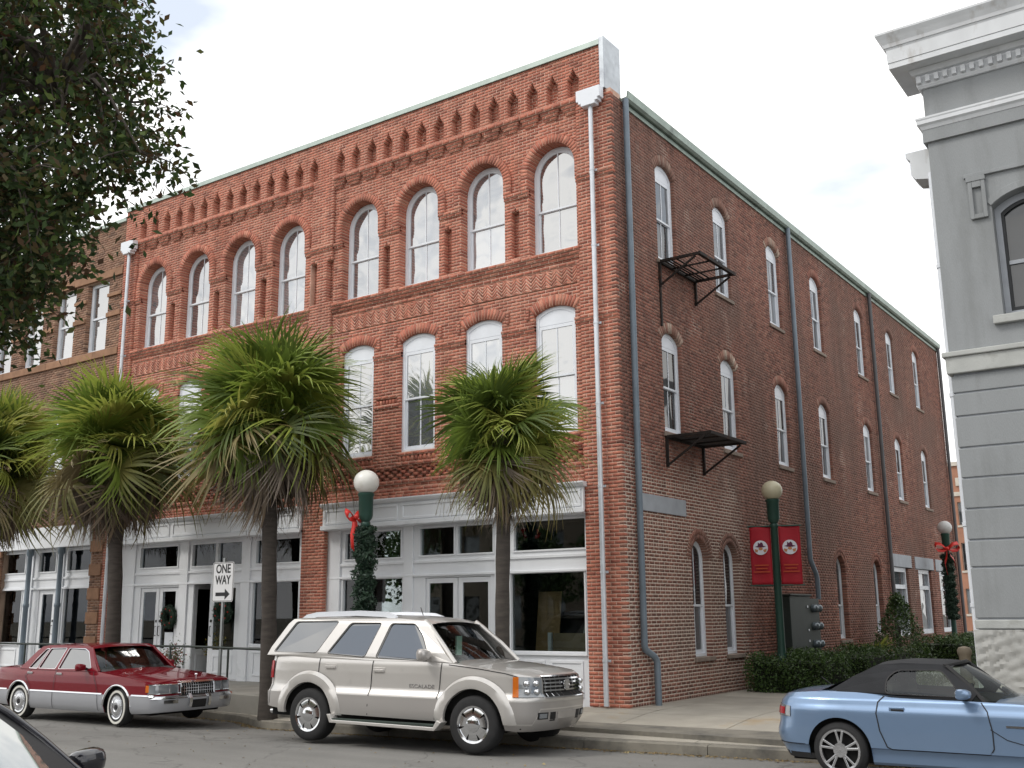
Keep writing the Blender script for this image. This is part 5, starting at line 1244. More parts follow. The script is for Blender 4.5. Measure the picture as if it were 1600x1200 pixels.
# ------------------------------------------------------------------ wreaths, notice, potted plants
def wreath(x, y, z, rz, label, seed, ro=.24):
    t = thing('wreath', label, 'wreath', (x, y, z), rz, 'green wreaths on the shop doors'); g = random.Random(seed); P = []
    for i in range(1500):
        a = g.random()*6.283; b = g.random()*6.283; rr_ = ro*.72+.085*math.cos(b)*g.uniform(.6,1.1); P.append((rr_*math.cos(a), -.05+.06*math.sin(b), rr_*math.sin(a)))
    scatter_leaves(P, .06, .012, seed, 'foliage', M['garland'], t, asp=.3)
    mb = MB(); mb.tube([(ro*.72*math.cos(k*.2618), -.05, ro*.72*math.sin(k*.2618)) for k in range(25)], .05, 6, False); mb.build('ring', M['garland'], t, smooth=True)
    for i in range(7): a = i*.9; MB().sphere((ro*.72*math.cos(a), -.11, ro*.72*math.sin(a)), .018, 8, 6).build('berry', M['ribbon'], t, smooth=True)
wreath(t_x := ax(-12.72, .1), .13, 1.62, 0, 'round wreath hanging on the glazed shop door left of the open doorway', 31, .27)
wreath(ax(-10.62, .1), .02, 1.72, R(14), 'dark wreath on the half open shop door behind the sign', 32, .25)
t = thing('paper_notice', 'white paper notice taped low on the left shop door', 'notice', (ax(-12.78,.1), .172, 1.05)); MB().box(-.16, .16, -.004, .0, -.20, .20).build('sheet', M['white_frame'], t)
M['pot'] = pm('dark_clay_pot', (.05,.035,.03), .7); M['yellow'] = leaf_mat('yellow_flower', [(.45,.30,.03),(.5,.38,.05),(.06,.10,.03),(.05,.09,.03)], .6, .2); M['redflower'] = leaf_mat('red_flower', [(.35,.03,.04),(.06,.10,.03),(.05,.09,.03)], .6, .2)
def pot(x, y, z, label, mt, seed, h=.5):
    t = thing('potted_plant', label, 'potted plant', (x, y, z)); MB().lathe([(.13,0),(.19,h*.9),(.21,h*.92),(.21,h),(.17,h),(.16,h-.05)], n=16).build('pot', M['pot'], t, smooth=True)
    g = random.Random(seed); P = [(g.gauss(0,.13), g.gauss(0,.12), h+abs(g.gauss(.2,.17))) for _ in range(700)]; scatter_leaves(P, .06, .02, seed, 'foliage', M[mt], t)
pot(ax(-11.2,.5), .75, .17, 'potted plant with yellow flowers inside the open shop doorway', 'yellow', 41); pot(ax(-12.5,-.3), -.3, .17, 'small potted plant with red flowers outside the shop door', 'redflower', 42, .3)

# ------------------------------------------------------------------ fallen leaves along the gutter
M['litter'] = leaf_mat('fallen_leaf', [(.22,.15,.06),(.30,.22,.09),(.14,.09,.05),(.34,.28,.14)], .8, .1)
t = thing('leaf_litter', None, None); tag(t, 'yellow brown fallen leaves lying along the kerb', kind='stuff')
g_ = random.Random(77); P = []
for i in range(2600):
    x = g_.uniform(-9, 11); y = yk(x)-.02-abs(g_.gauss(0, .10)); P.append((x, y, zr(x, y)+.012))
for i in range(260):
    x = g_.uniform(-9, 11); y = g_.uniform(-9, -3); P.append((x, y, zr(x, min(y, yk(x)-.02))+.012))
def flat_leaves(P, size, seed, nm, mt, par):
    g = np.random.default_rng(seed); n = len(P); P = np.array(P); a = g.uniform(0, 6.28, n); L = size*g.uniform(.5, 1.3, n)
    d = np.stack([np.cos(a), np.sin(a), g.normal(0, .2, n)], 1)*L[:,None]/2; e = np.stack([-np.sin(a), np.cos(a), g.normal(0, .3, n)], 1)*L[:,None]*.28
    V = np.stack([P-d, P-e+[0,0,.006], P+d, P+e+[0,0,.006]], 1).reshape(-1, 3); me = bpy.data.meshes.new(nm); me.from_pydata(V.tolist(), [], [tuple(range(4*i, 4*i+4)) for i in range(n)]); me.materials.append(mt)
    o = bpy.data.objects.new(nm, me); COL.objects.link(o); o.parent = par; tag(o, kind='stuff')
flat_leaves(P, .045, 5, 'leaf', M['litter'], t)
# ------------------------------------------------------------------ cars
from mathutils.geometry import tessellate_polygon
def paint(name, col, metal=.0, rough=.35, flake=.0, coat=.9):
    mt = pm(name, col, rough, metal, var=.03, scale=1.2, coat=coat, dirt=tuple(c*.82 for c in col), dscale=2.2, dpos=.60)
    if metal == 0: mt.node_tree.nodes['Principled BSDF'].inputs['Specular IOR Level'].default_value = .08
    return mt
M['p_silver'] = paint('champagne_silver_paint', (.56,.54,.515), .45, .32)
M['p_pewter'] = paint('pewter_lower_paint', (.40,.38,.365), .4, .36)
M['p_red'] = paint('dark_red_paint', (.155,.003,.010), .0, .45, coat=.75)
M['p_grey'] = paint('silver_lower_paint', (.40,.41,.44), .4, .35)
M['p_blue'] = paint('light_blue_paint', (.185,.275,.42), .5, .30)
M['p_black'] = paint('black_car_paint', (.012,.012,.018), .2, .2)
M['chrome'] = pm('bright_chrome', (.72,.73,.75), .10, 1.0, var=.04); M['alloy'] = pm('silver_alloy', (.62,.63,.65), .25, .9, var=.04)
M['tyre'] = pm('black_tyre', (.018,.018,.019), .8, var=.25, scale=8, bump=.2); M['whitewall'] = pm('whitewall_band', (.66,.65,.60), .6, var=.05)
M['rubber'] = pm('black_rubber', (.012,.012,.013), .6); M['under'] = pm('dark_underbody', (.008,.008,.008), .95)
M['carglass'] = panemat('tinted_side_glass', (.02,.025,.03), 3.0, .0); M['wscreen'] = glassmat('windscreen_glass', 1.6, (.70,.78,.74))
M['seat'] = pm('dark_seat_cloth', (.045,.043,.045), .85, var=.2); M['seat_tan'] = pm('grey_beige_seat', (.20,.18,.16), .8, var=.1)
M['soft'] = pm('black_soft_top', (.020,.021,.024), .9, var=.15, scale=4, bump=.3, bscale=90)
M['lens'] = panemat('clear_lamp_lens', (.16,.175,.19), 2.2, .0); M['amber'] = pm('amber_lens', (.55,.14,.015), .15, var=.1, scale=20); M['redlens'] = pm('red_lamp_lens', (.30,.010,.015), .12, var=.1, scale=20)
M['step'] = pm('ribbed_step_rubber', (.035,.05,.042), .7, var=.2)
def interp(tab, x):
    if x <= tab[0][0]: return tab[0][1]
    for (a, p), (b, q) in zip(tab[:-1], tab[1:]):
        if x <= b:
            t = (x-a)/(b-a+1e-12); return p+(q-p)*t
    return tab[-1][1]
def catmull(P, n=8):
    out = []; P = [Vector((p[0], p[1])) for p in P]; Q = [Vector((P[0].x, -P[1].y))]+P+[Vector((P[-1].x, -P[-2].y))]
    for i in range(1, len(Q)-2):
        for k in range(n):
            t = k/n; a, b, c, d = Q[i-1:i+3]
            out.append(.5*((2*b)+(c-a)*t+(2*a-5*b+4*c-d)*t*t+(3*b-a-3*c+d)*t**3))
    out.append(P[-1]); return out
class Shell:
    """car body surface: plan outline x section insets; s runs 0 (rear centre) .. 1 (front centre) along the half outline"""
    def __init__(s, plan, iside, ifront, irear, zbot, ztop, arches, crown, rows):
        p = catmull(plan, 12); L = [0]
        for a, b in zip(p[:-1], p[1:]): L.append(L[-1]+(b-a).length)
        T = L[-1]; s.p = p; s.L = [l/T for l in L]; s.T = T; s.is_, s.if_, s.ir = iside, ifront, irear; s.zb, s.zt = zbot, ztop; s.ar = arches; s.crown = crown; s.rows = rows
        s.wmax = max(q.y for q in p)
    def base(s, t):
        t = min(1, max(0, t)); i = 0
        lo, hi = 0, len(s.L)-2
        while lo < hi:
            m_ = (lo+hi+1)//2
            if s.L[m_] <= t: lo = m_
            else: hi = m_-1
        i = lo; q = (t-s.L[i])/(s.L[i+1]-s.L[i]); p = s.p[i].lerp(s.p[i+1], q)
        a = s.p[max(0, i-1)]; b = s.p[min(len(s.p)-1, i+2)]; d = (b-a).normalized(); n = Vector((-d.y, d.x))   # outward for a half outline with y>=0 running forward
        if t < 1e-6: n = Vector((-1, 0))
        if t > 1-1e-6: n = Vector((1, 0))
        return p, n
    def P(s, t, z, off=0, side=-1):
        p, n = s.base(t); wf = max(0, n.x)**2; wr = max(0, -n.x)**2; ws = max(0, 1-wf-wr)
        ins = ws*interp(s.is_, z)+wf*interp(s.if_, z)+wr*interp(s.ir, z)
        q = p-n*(ins-off); return Vector((q.x, side*max(0, q.y), z))
    def t_x(s, x):      # parameter of the outline point with this x (side)
        for i in range(len(s.p)-1):
            if s.p[i].x <= x <= s.p[i+1].x: return s.L[i]+(s.L[i+1]-s.L[i])*(x-s.p[i].x)/(s.p[i+1].x-s.p[i].x+1e-12)
        return 1.0
    def t_y(s, y, front=True):
        r = range(len(s.p)-2, -1, -1) if front else range(len(s.p)-1)
        for i in r:
            a, b = s.p[i].y, s.p[i+1].y
            if min(a, b) <= y <= max(a, b): return s.L[i]+(s.L[i+1]-s.L[i])*(y-a)/(b-a+1e-12)
        return 1.0
    def low(s, x, ny):
        z = interp(s.zb, x)
        if ny > .5:
            for xc, zc, r in s.ar:
                if abs(x-xc) < r: z = max(z, zc+math.sqrt(r*r-(x-xc)**2))
        return z
    def body(s, par, mt, cabin, name='body', zlo=-9, zhi=9, off=0, top=True, cols=None, trange=(0, 1)):
        ts = set(np.linspace(trange[0], trange[1], 90))
        for xc, zc, r in s.ar:
            for k in np.linspace(-1, 1, 25):
                q = s.t_x(xc+r*math.sin(k*math.pi/2)*1.0)
                if trange[0] <= q <= trange[1]: ts.add(q)
            for e in (-r*1.001, r*1.001):
                q = s.t_x(xc+e)
                if trange[0] <= q <= trange[1]: ts.add(q)
        ts = sorted(ts); mb = MB(); nr = len(s.rows)
        for side in (-1, 1):
            P = []
            for t in ts:
                p, n = s.base(t); lo = max(zlo, s.low(p.x, n.y)); hi = min(zhi, interp(s.zt, p.x))
                for z in s.rows: P.append(s.P(t, min(max(z, lo), max(lo, hi)), off, side))
            F = [(i*nr+j, (i+1)*nr+j, (i+1)*nr+j+1, i*nr+j+1)[::(1 if side < 0 else -1)] for i in range(len(ts)-1) for j in range(nr-1)]
            mb.add(P, F)
            if top:
                nv = 8; P = []; 
                for t in ts:
                    p, n = s.base(t); hi = interp(s.zt, p.x); e = s.P(t, hi, off, side); cr = s.crown*(abs(e.y)/s.wmax)
                    for k in range(nv+1):
                        v = k/nv; y = e.y*(1-v); P.append((e.x, y, hi+cr*(1-(1-v)**2.2)))
                F = []
                for i in range(len(ts)-1):
                    xm = (P[i*(nv+1)][0]+P[(i+1)*(nv+1)][0])/2
                    if cabin[0] < xm < cabin[1]: continue
                    for j in range(nv): F.append((i*(nv+1)+j, (i+1)*(nv+1)+j, (i+1)*(nv+1)+j+1, i*(nv+1)+j+1)[::(1 if side < 0 else -1)])
                mb.add(P, F)
        return mb.build(name, mt, par, smooth=True, weld=True, angle=32)
    def patch(s, mb, t0, t1, z0, z1, off, nu=8, nv=4, side=-1, th=.012):
        g = lambda o_: [s.P(t0+(t1-t0)*i/nu, (z0(i/nu) if callable(z0) else z0)+((z1(i/nu) if callable(z1) else z1)-(z0(i/nu) if callable(z0) else z0))*j/nv, o_, side) for i in range(nu+1) for j in range(nv+1)]
        A, B_ = g(off), g(off-th); k = len(A)
        F = [(i*(nv+1)+j, (i+1)*(nv+1)+j, (i+1)*(nv+1)+j+1, i*(nv+1)+j+1) for i in range(nu) for j in range(nv)]
        if side > 0: F = [f[::-1] for f in F]
        ring = [j for j in range(nv+1)]+[i*(nv+1)+nv for i in range(1, nu+1)]+[nu*(nv+1)+j for j in range(nv-1, -1, -1)]+[i*(nv+1) for i in range(nu-1, 0, -1)]
        F += [((ring[q], ring[(q+1) % len(ring)], ring[(q+1) % len(ring)]+k, ring[q]+k) if side < 0 else (ring[q]+k, ring[(q+1) % len(ring)]+k, ring[(q+1) % len(ring)], ring[q])) for q in range(len(ring))]
        mb.add(A+B_, F); return mb
    def seam(s, mb, pts, w_=.010, off=.0025, side=-1):
        w_ *= 1.4; off += .003; q = []
        for a, b in zip(pts[:-1], pts[1:]):
            k = max(1, int(math.hypot(b[0]-a[0], b[1]-a[1])/.03)); q += [(a[0]+(b[0]-a[0])*i/k, a[1]+(b[1]-a[1])*i/k) for i in range(k)]
        pts = q+[pts[-1]]
        """thin dark gap line following the body side; pts are (x, z)"""
        P = []
        for i, (x, z) in enumerate(pts):
            a = Vector(pts[max(0, i-1)]); b = Vector(pts[min(len(pts)-1, i+1)]); d = (b-a).normalized(); n = Vector((-d.y, d.x))*w_/2
            for sg in (-1, 1): P.append(s.P(s.t_x(x+sg*n.x), z+sg*n.y, off, side))
        mb.add(P, [(2*k, 2*k+1, 2*k+3, 2*k+2) for k in range(len(pts)-1)]); return mb
def wheel(par, x, y, r, w_, rr, style, sgn, steer=0, n_sp=7):
    """tyre with rim as sub-part; axis along y, outer face at sgn side"""
    pt = (x, y, r)
    a = [(rr, -w_/2), (rr+.03, -w_/2-.004), (r-.045, -w_/2), (r-.012, -w_/2+.02), (r, -w_/2+.045), (r, w_/2-.045), (r-.012, w_/2-.02), (r-.045, w_/2), (rr+.03, w_/2+.004), (rr, w_/2), (rr-.02, w_/2-.05), (rr-.02, -w_/2+.05)]
    mb = MB(); n = 40; P = []
    for rad, h in a:
        for j in range(n): t = 2*math.pi*j/n; P.append((rad*math.cos(t), h, rad*math.sin(t)))
    k = len(a); mb.add(P, [(i*n+j, i*n+(j+1) % n, ((i+1) % k)*n+(j+1) % n, ((i+1) % k)*n+j) for i in range(k) for j in range(n)])
    o = mb.build('wheel', M['tyre'], par, smooth=True, angle=50); o.location = pt; o.rotation_euler = (0, 0, steer); fix_normals(o.data)
    f = sgn*w_/2
    def ring(r0, r1, y0, y1, mt, nm, nn=40):
        m_ = MB(); P = []
        for rad, h in ((r0, y0), (r1, y1), (r1, y1-sgn*.02), (r0, y0-sgn*.02)):
            for j in range(nn): t = 2*math.pi*j/nn; P.append((rad*math.cos(t), h, rad*math.sin(t)))
        m_.add(P, [(i*nn+j, i*nn+(j+1) % nn, ((i+1) % 4)*nn+(j+1) % nn, ((i+1) % 4)*nn+j) for i in range(4) for j in range(nn)]); q = m_.build(nm, mt, o, smooth=True, angle=40); fix_normals(q.data); return q
    ring(rr-.022, rr+.004, f-sgn*.006, f+sgn*.001, M['chrome'] if style != 'alloy' else M['alloy'], 'rim')
    m_ = MB().lathe([(.001, 0), (rr-.03, 0), (rr-.03, .012), (.001, .012)], (0, f-sgn*.075-.006, 0), 30, 'y'); m_.build('brake_disc', M['under'], o)
    hub = .055
    if style == 'chrome':
        m_ = MB()
        for k in range(n_sp):
            t = 2*math.pi*(k+.25)/n_sp; d = Vector((math.cos(t), 0, math.sin(t))); e = Vector((-math.sin(t), 0, math.cos(t)))
            Q = []
            for rad, hw, dep in ((.06, .050, .010), (rr*.55, .060, .002), (rr*.80, .076, .014), (rr-.015, .088, .022)):
                for sg in (-1, 1): Q.append(d*rad+e*hw*sg+Vector((0, f-sgn*dep, 0)))
            kk = len(Q); Q += [q-Vector((0, sgn*.03, 0)) for q in Q]
            m_.add(Q, [(2*i, 2*i+1, 2*i+3, 2*i+2) for i in range(3)]+[(2*i, 2*i+2, kk+2*i+2, kk+2*i) for i in range(3)]+[(2*i+1, kk+2*i+1, kk+2*i+3, 2*i+3) for i in range(3)])
        q = m_.build('spoke', M['chrome'], o, smooth=True, angle=30); fix_normals(q.data)
        MB().lathe([(.105, 0), (.10, sgn*.012), (.07, sgn*.022), (.03, sgn*.026), (.001, sgn*.026)], (0, f-sgn*.006, 0), 24, 'y').build('hub_cap', M['chrome'], o, smooth=True)
    elif style == 'alloy':
        m_ = MB()
        for k in range(n_sp):
            for dt in (-.16, .16):
                t = 2*math.pi*k/n_sp+.3; d0_ = Vector((math.cos(t+dt*.3), 0, math.sin(t+dt*.3))); d1_ = Vector((math.cos(t+dt*1.15), 0, math.sin(t+dt*1.15)))
                m_.bar(d0_*.05+Vector((0, f-sgn*.028, 0)), d1_*(rr-.012)+Vector((0, f-sgn*.012, 0)), .026, .022, (0, 1, 0))
        m_.build('spoke', M['alloy'], o, bevel=.004)
        MB().lathe([(.085, 0), (.08, sgn*.014), (.04, sgn*.018), (.001, sgn*.012)], (0, f-sgn*.030, 0), 20, 'y').build('hub_cap', M['alloy'], o, smooth=True)
    elif style == 'cover':
        ring(r-.075, r-.035, f+sgn*.005, f+sgn*.006, M['whitewall'], 'whitewall')
        MB().lathe([(rr-.012, 0), (rr-.02, sgn*.006), (rr*.72, sgn*.002), (rr*.68, sgn*.014), (rr*.40, sgn*.026), (rr*.36, sgn*.020), (.001, sgn*.020)], (0, f-sgn*.012, 0), 36, 'y').build('wheel_cover', M['alloy'], o, smooth=True, angle=25)
        m_ = MB()
        for k in range(36): t = 2*math.pi*k/36; m_.bar((rr*.70*math.cos(t), f+sgn*.001, rr*.70*math.sin(t)), (rr*.93*math.cos(t), f-sgn*.004, rr*.93*math.sin(t)), .008, .006, (0, 1, 0))
        m_.build('fin', M['chrome'], o); MB().lathe([(.05, 0), (.045, sgn*.012), (.001, sgn*.014)], (0, f+sgn*.006, 0), 16, 'y').build('hub_cap', M['rubber'], o, smooth=True)
    return o
def green_side(par, outline, holes, ymap, mt, name='pillar', th=.03):
    """greenhouse side: pillars and rail as one sheet with window openings, each side"""
    for side in (-1, 1):
        loops = [[Vector((x, z, 0)) for x, z in outline]]+[[Vector((x, z, 0)) for x, z in h] for h in holes]
        tri = tessellate_polygon(loops); flat = [p for l_ in loops for p in l_]
        mb = MB(); mb.add([(p.x, side*ymap(p.x, p.y), p.y) for p in flat], [t if side < 0 else t[::-1] for t in tri])
        o = mb.build(name, mt, par); fix_normals(o.data)
        md = o.modifiers.new('solid', 'SOLIDIFY'); md.thickness = th; md.offset = 0
def panes(par, holes, ymap, mt, inset=.006, trim=None, tw=.018):
    for side in (-1, 1):
        for h in holes:
            mb = MB(); n = len(h); mb.add([(x, side*(ymap(x, z)-inset), z) for x, z in h], [tuple(range(n)) if side < 0 else tuple(range(n-1, -1, -1))]); o = mb.build('side_window', mt, par); fix_normals(o.data)
            if trim:
                c = Vector((sum(p[0] for p in h)/n, sum(p[1] for p in h)/n)); mb = MB(); P = []
                for x, z in h:
                    d = Vector((x, z))-c; q = Vector((x, z))+d.normalized()*tw; P += [(x, side*(ymap(x, z)+.017), z), (q.x, side*(ymap(q.x, q.y)+.017), q.y)]
                F = [(2*i, 2*((i+1) % n), 2*((i+1) % n)+1, 2*i+1) for i in range(n)]
                q = mb.add(P, F).build('trim', trim, o); fix_normals(q.data)
def roundpoly(P, r=.05, n=4):
    out = []; k = len(P)
    for i in range(k):
        a, b, c = Vector(P[i-1]), Vector(P[i]), Vector(P[(i+1) % k]); u = (a-b); v = (c-b); q = min(r, u.length*.4, v.length*.4); p0 = b+u.normalized()*q; p1 = b+v.normalized()*q
        for j in range(n+1):
            t = j/n; out.append(tuple(p0*(1-t)**2+b*2*t*(1-t)+p1*t*t))
    return out
def glass_band(par, name, mt, b0, b1, t0, t1, yb, yt, bowb, bowt, n=14, m_=6, off=0, z_b=None):
    """curved screen between a lower edge (x=b0, z=b1) and an upper edge (x=t0, z=t1)"""
    def P(u, v):
        w_ = yb+(yt-yb)*v; y = w_*(2*u-1); k = (2*u-1)**2
        x = b0+(t0-b0)*v-(bowb+(bowt-bowb)*v)*k; return (x+off*.7, y, b1+(t1-b1)*v+.02*math.sin(math.pi*v)+off*.7)
    mb = MB().grid(P, n, m_); return mb.build(name, mt, par, smooth=True)
def roof_sheet(par, xs, zf, wf, crown, mt, name='roof', n=16):
    def P(u, v):
        x = xs[0]+(xs[1]-xs[0])*u; w_ = wf(x); y = w_*(2*v-1); e = abs(2*v-1); return (x, y, zf(x)+crown*(1-e**2.6))
    mb = MB().grid(P, 20, n); return mb.build(name, mt, par, smooth=True)
def cabin(par, x0, x1, w_, z0, zseat, seats, mt, dash=None, wheel_at=None):
    mb = MB()
    for sx in seats:
        for sy in (-.37, .37):
            mb.obox((sx+.22, sy, zseat), (.25, 0, 0), (0, .24, 0), (0, 0, .08)); mb.obox((sx-.06, sy, zseat+.32), (.07, 0, -.02), (0, .23, 0), (-.06, 0, .33)); mb.obox((sx-.14, sy, zseat+.72), (.05, 0, 0), (0, .13, 0), (-.01, 0, .09))
    mb.build('seat', mt, par, bevel=.03)
    fl = MB().box(x0, x1, -w_, w_, z0, z0+.02); fl.build('cabin_floor', M['under'], par)
    if dash: MB().obox((dash[0], 0, dash[1]), (.22, 0, -.02), (0, w_, 0), (0, 0, .09)).build('dashboard', M['seat'], par, bevel=.03)
    if wheel_at:
        c = Vector(wheel_at); mb = MB(); K = 24; ax_ = Vector((.35, 0, .94)); 
        mb.tube([c+Vector((-.94*.17*math.sin(6.2832*k/K), .17*math.cos(6.2832*k/K), .35*.17*math.sin(6.2832*k/K))).xyz if 0 else c+Vector((.30*.18*math.sin(6.2832*k/K), .18*math.cos(6.2832*k/K), .95*.18*math.sin(6.2832*k/K))) for k in range(K+1)], .014, 6, False)
        mb.bar(c, c+Vector((.25,0,-.12)), .05, .05); mb.bar(c+Vector((0,-.17,0)), c+Vector((0,.17,0)), .03, .03); mb.build('steering_wheel', M['rubber'], par, smooth=True)
def mirror(par, x, y, z, sgn, mt, s=(.10,.13,.08)):
    mb = MB(); prof = []
    for i in range(9):
        for j in range(12):
            a = math.pi*i/8; b = 2*math.pi*j/12; pw = lambda q, e: math.copysign(abs(q)**e, q); sa = max(0, math.sin(a))**.45
            mb.v.append((x+s[0]*pw(math.cos(b), .7)*sa*(.35 if math.cos(b) < 0 else 1), y+sgn*.14+s[1]*pw(math.cos(a), .8), z+s[2]*pw(math.sin(b), .7)*sa*(1-.15*math.cos(a)*-sgn)))
    for i in range(8):
        for j in range(12): mb.f.append((i*12+j, i*12+(j+1) % 12, (i+1)*12+(j+1) % 12, (i+1)*12+j))
    o = mb.build('wing_mirror', mt, par, smooth=True, weld=True); fix_normals(o.data)
    MB().bar((x+.01, y-sgn*.02, z-.05), (x+.01, y+sgn*.07, z-.01), .06, .04, (0,0,1)).build('mirror_stalk', M['rubber'], o)
    return o

# ---- large silver sport utility vehicle
C1 = thing('sport_utility_vehicle', 'champagne silver sport utility vehicle with chrome wheels parked at the kerb', 'car', (-3.016-.95*math.sin(R(3.57)), -4.653+.95*math.cos(R(3.57)), -.270), R(3.57)); C1.rotation_euler = (R(-1.2), R(.35), R(3.57)); C1.scale = (1.03, 1.02, 1.02); C1.location.x -= .05
CAR_ = C1
sh = Shell([(-1.04,0),(-1.03,.45),(-1.00,.76),(-.90,.91),(-.55,.965),(0,.978),(1.2,.985),(2.4,.98),(2.95,.972),(3.35,.945),(3.62,.87),(3.80,.66),(3.88,.34),(3.90,0)],
    [(.30,.10),(.42,.015),(.55,.0),(.715,.0),(.80,.045),(.86,.05),(1.02,.045),(1.16,.055),(1.22,.075),(1.27,.10)],
    [(.28,.20),(.36,.10),(.46,.04),(.60,.02),(.74,.0),(.775,.01),(.79,.07),(.95,.075),(1.03,.10),(1.10,.18),(1.2,.3)],
    [(.30,.15),(.45,.02),(.70,.0),(.73,.05),(1.0,.055),(1.2,.08)],
    [(-1.1,.50),(-.5,.44),(.5,.42),(2.4,.40),(3.2,.34),(3.6,.31),(4,.30)],
    [(-1.1,1.27),(-.9,1.265),(.2,1.245),(2.3,1.195),(2.55,1.185),(3.0,1.15),(3.45,1.095),(3.70,1.05),(3.92,1.02)],
    [(-.03,.395,.475),(2.93,.395,.475)], .055,
    [.28,.34,.40,.46,.54,.62,.69,.715,.735,.76,.785,.80,.83,.88,.95,1.0,1.02,1.05,1.08,1.12,1.15,1.18,1.21,1.24,1.27])
sh.body(C1, M['p_silver'], (-1.2, 2.5))
sh.body(C1, M['p_pewter'], (0, 0), 'lower_cladding', .28, .70, .006, False)
for xc in (-.03, 2.93):     # bulging wheel arch flares
    for side in (-1, 1):
        mb = MB(); K = 26; P = []
        for k in range(K+1):
            a = R(-8)+R(196)*k/K; ca, sa = math.cos(a), math.sin(a)
            for rr_, of in ((.470, -.01), (.475, .030), (.52, .042), (.60, .034), (.645, .004)):
                x, z = xc+rr_*ca, .395+rr_*sa*.98; p = sh.P(sh.t_x(x), max(.38, z), 0, side); 
                yy = side*.978 if 1 else 0
                P.append((x, side*(abs(p.y)+of+ (0.0 if z < .74 else .045*min(1,(z-.74)/.08)*(1 if of > .01 else .3))), max(.40, z)))
        mb.add(P, [((i*5+j, (i+1)*5+j, (i+1)*5+j+1, i*5+j+1) if side > 0 else (i*5+j+1, (i+1)*5+j+1, (i+1)*5+j, i*5+j)) for i in range(K) for j in range(4)])
        mb.build('wheel_arch_flare', M['p_silver'], C1, smooth=True)
GB = lambda x: interp([(-1,.905),(0,.915),(2.2,.905),(2.6,.88)], x)
def ym1(x, z): q = min(1, max(0, (z-1.22)/.58)); return GB(x)-.215*q**1.15-(.03*max(0,-x-.3) if x < -.3 else 0)
out1 = [(-.99,1.24),(-.94,1.36),(-.72,1.72),(-.64,1.79),(-.52,1.815),(.6,1.825),(1.5,1.805),(1.90,1.77),(2.02,1.70),(2.40,1.32),(2.55,1.19),(1.2,1.20),(0,1.23)]
hol1 = [roundpoly(h, .05) for h in ([(-.86,1.295),(-.55,1.755),(.31,1.765),(.03,1.295)], [(.25,1.29),(.56,1.735),(1.14,1.74),(.98,1.25)], [(1.19,1.245),(1.33,1.735),(1.76,1.725),(1.93,1.58),(2.10,1.32),(2.12,1.215)])]
green_side(C1, out1, hol1, ym1, M['p_silver']); panes(C1, hol1, ym1, M['carglass'], .004, M['rubber'], .014)
zr1 = lambda x: interp([(-.62,1.79),(-.3,1.83),(.6,1.845),(1.5,1.825),(1.9,1.785),(2.02,1.72)], x)
roof_sheet(C1, (-.62, 2.0), lambda x: zr1(x)-.02, lambda x: ym1(x, zr1(x)-.03)+.012, .055, M['p_silver'])
glass_band(C1, 'windscreen', M['wscreen'], 2.60, 1.20, 2.00, 1.725, .84, .64, .22, .10)
glass_band(C1, 'rear_window', M['carglass'], -1.00, 1.25, -.66, 1.79, .82, .62, -.10, -.06)
for side in (-1, 1): MB().tube([(2.57, side*.865, 1.19), (2.30, side*.80, 1.45), (2.02, side*.70, 1.69), (1.90, side*.675, 1.775)], .034, 8).build('windscreen_pillar', M['p_silver'], C1, smooth=True)
for side in (-1, 1):        # roof rail with its white fairing
    pr_ = [(-.52,1.80),(-.42,1.865),(-.2,1.905),(.6,1.925),(1.15,1.905),(1.30,1.86),(1.34,1.83)]
    mb = MB(); P = [(x, side*yy, z_) for x, z in pr_ for yy, z_ in ((.66, z-.075), (.665, z), (.60, z+.004), (.58, z-.06))]
    mb.add(P, [(i*4+j, (i+1)*4+j, (i+1)*4+(j+1) % 4, i*4+(j+1) % 4) for i in range(6) for j in range(4)]+[(0,1,2,3),(27,26,25,24)]); o = mb.build('roof_rail', M['white_frame'], C1, smooth=True, angle=50); fix_normals(o.data)
cabin(C1, -.9, 2.5, .86, .55, .86, [.35, 1.25], M['seat'], (2.38, 1.13), (2.05, .38, 1.16))
MB().obox((2.12, -.12, 1.42), (.012, 0, 0), (0, .07, 0), (0, 0, .14)).build('paper_tag', pm('pale_green_tag', (.42,.62,.54), .6), C1)
for xc, st in ((-.03, 0), (2.93, R(4))):
    for sg in (-1, 1): wheel(C1, xc, sg*.83, .385, .27, .245, 'chrome', sg, st)
MB().box(-.9, 3.6, -.80, .80, .34, .62).box(-.55, .50, -.86, .86, .55, .92).box(2.45, 3.42, -.86, .86, .55, .90).build('underbody', M['under'], C1)
for side in (-1, 1):
    mb = MB(); y0, y1 = sorted((side*.93, side*1.09)); mb.prism([(.44,.42),(.50,.30),(2.38,.28),(2.50,.40),(2.42,.425),(2.36,.33),(.54,.345),(.50,.425)], lambda x, d, z: (x, d, z), y0, y1); o = mb.build('running_board', M['p_silver'], C1, bevel=.008); fix_normals(o.data)
    MB().box(.53, 2.37, y0+.01, y1-.025, .34, .362).build('tread', M['step'], o)
mb = MB()
for side in (-1, 1):
    for pts in ([(.13,1.25),(.12,1.0),(.20,.82),(.34,.70),(.43,.55),(.46,.43)], [(1.16,1.22),(1.14,.9),(1.11,.43)], [(2.38,1.19),(2.36,.9),(2.30,.42)], [(-.80,1.25),(-.84,.9),(-.86,.52)]): sh.seam(MB(), pts, side=side, w_=.009).build('door_seam', M['rubber'], CAR_)
    sh.seam(MB(), [(2.5,1.17),(3.0,1.125),(3.4,1.075),(3.6,1.03)], side=side, w_=.008).build('door_seam', M['rubber'], CAR_)
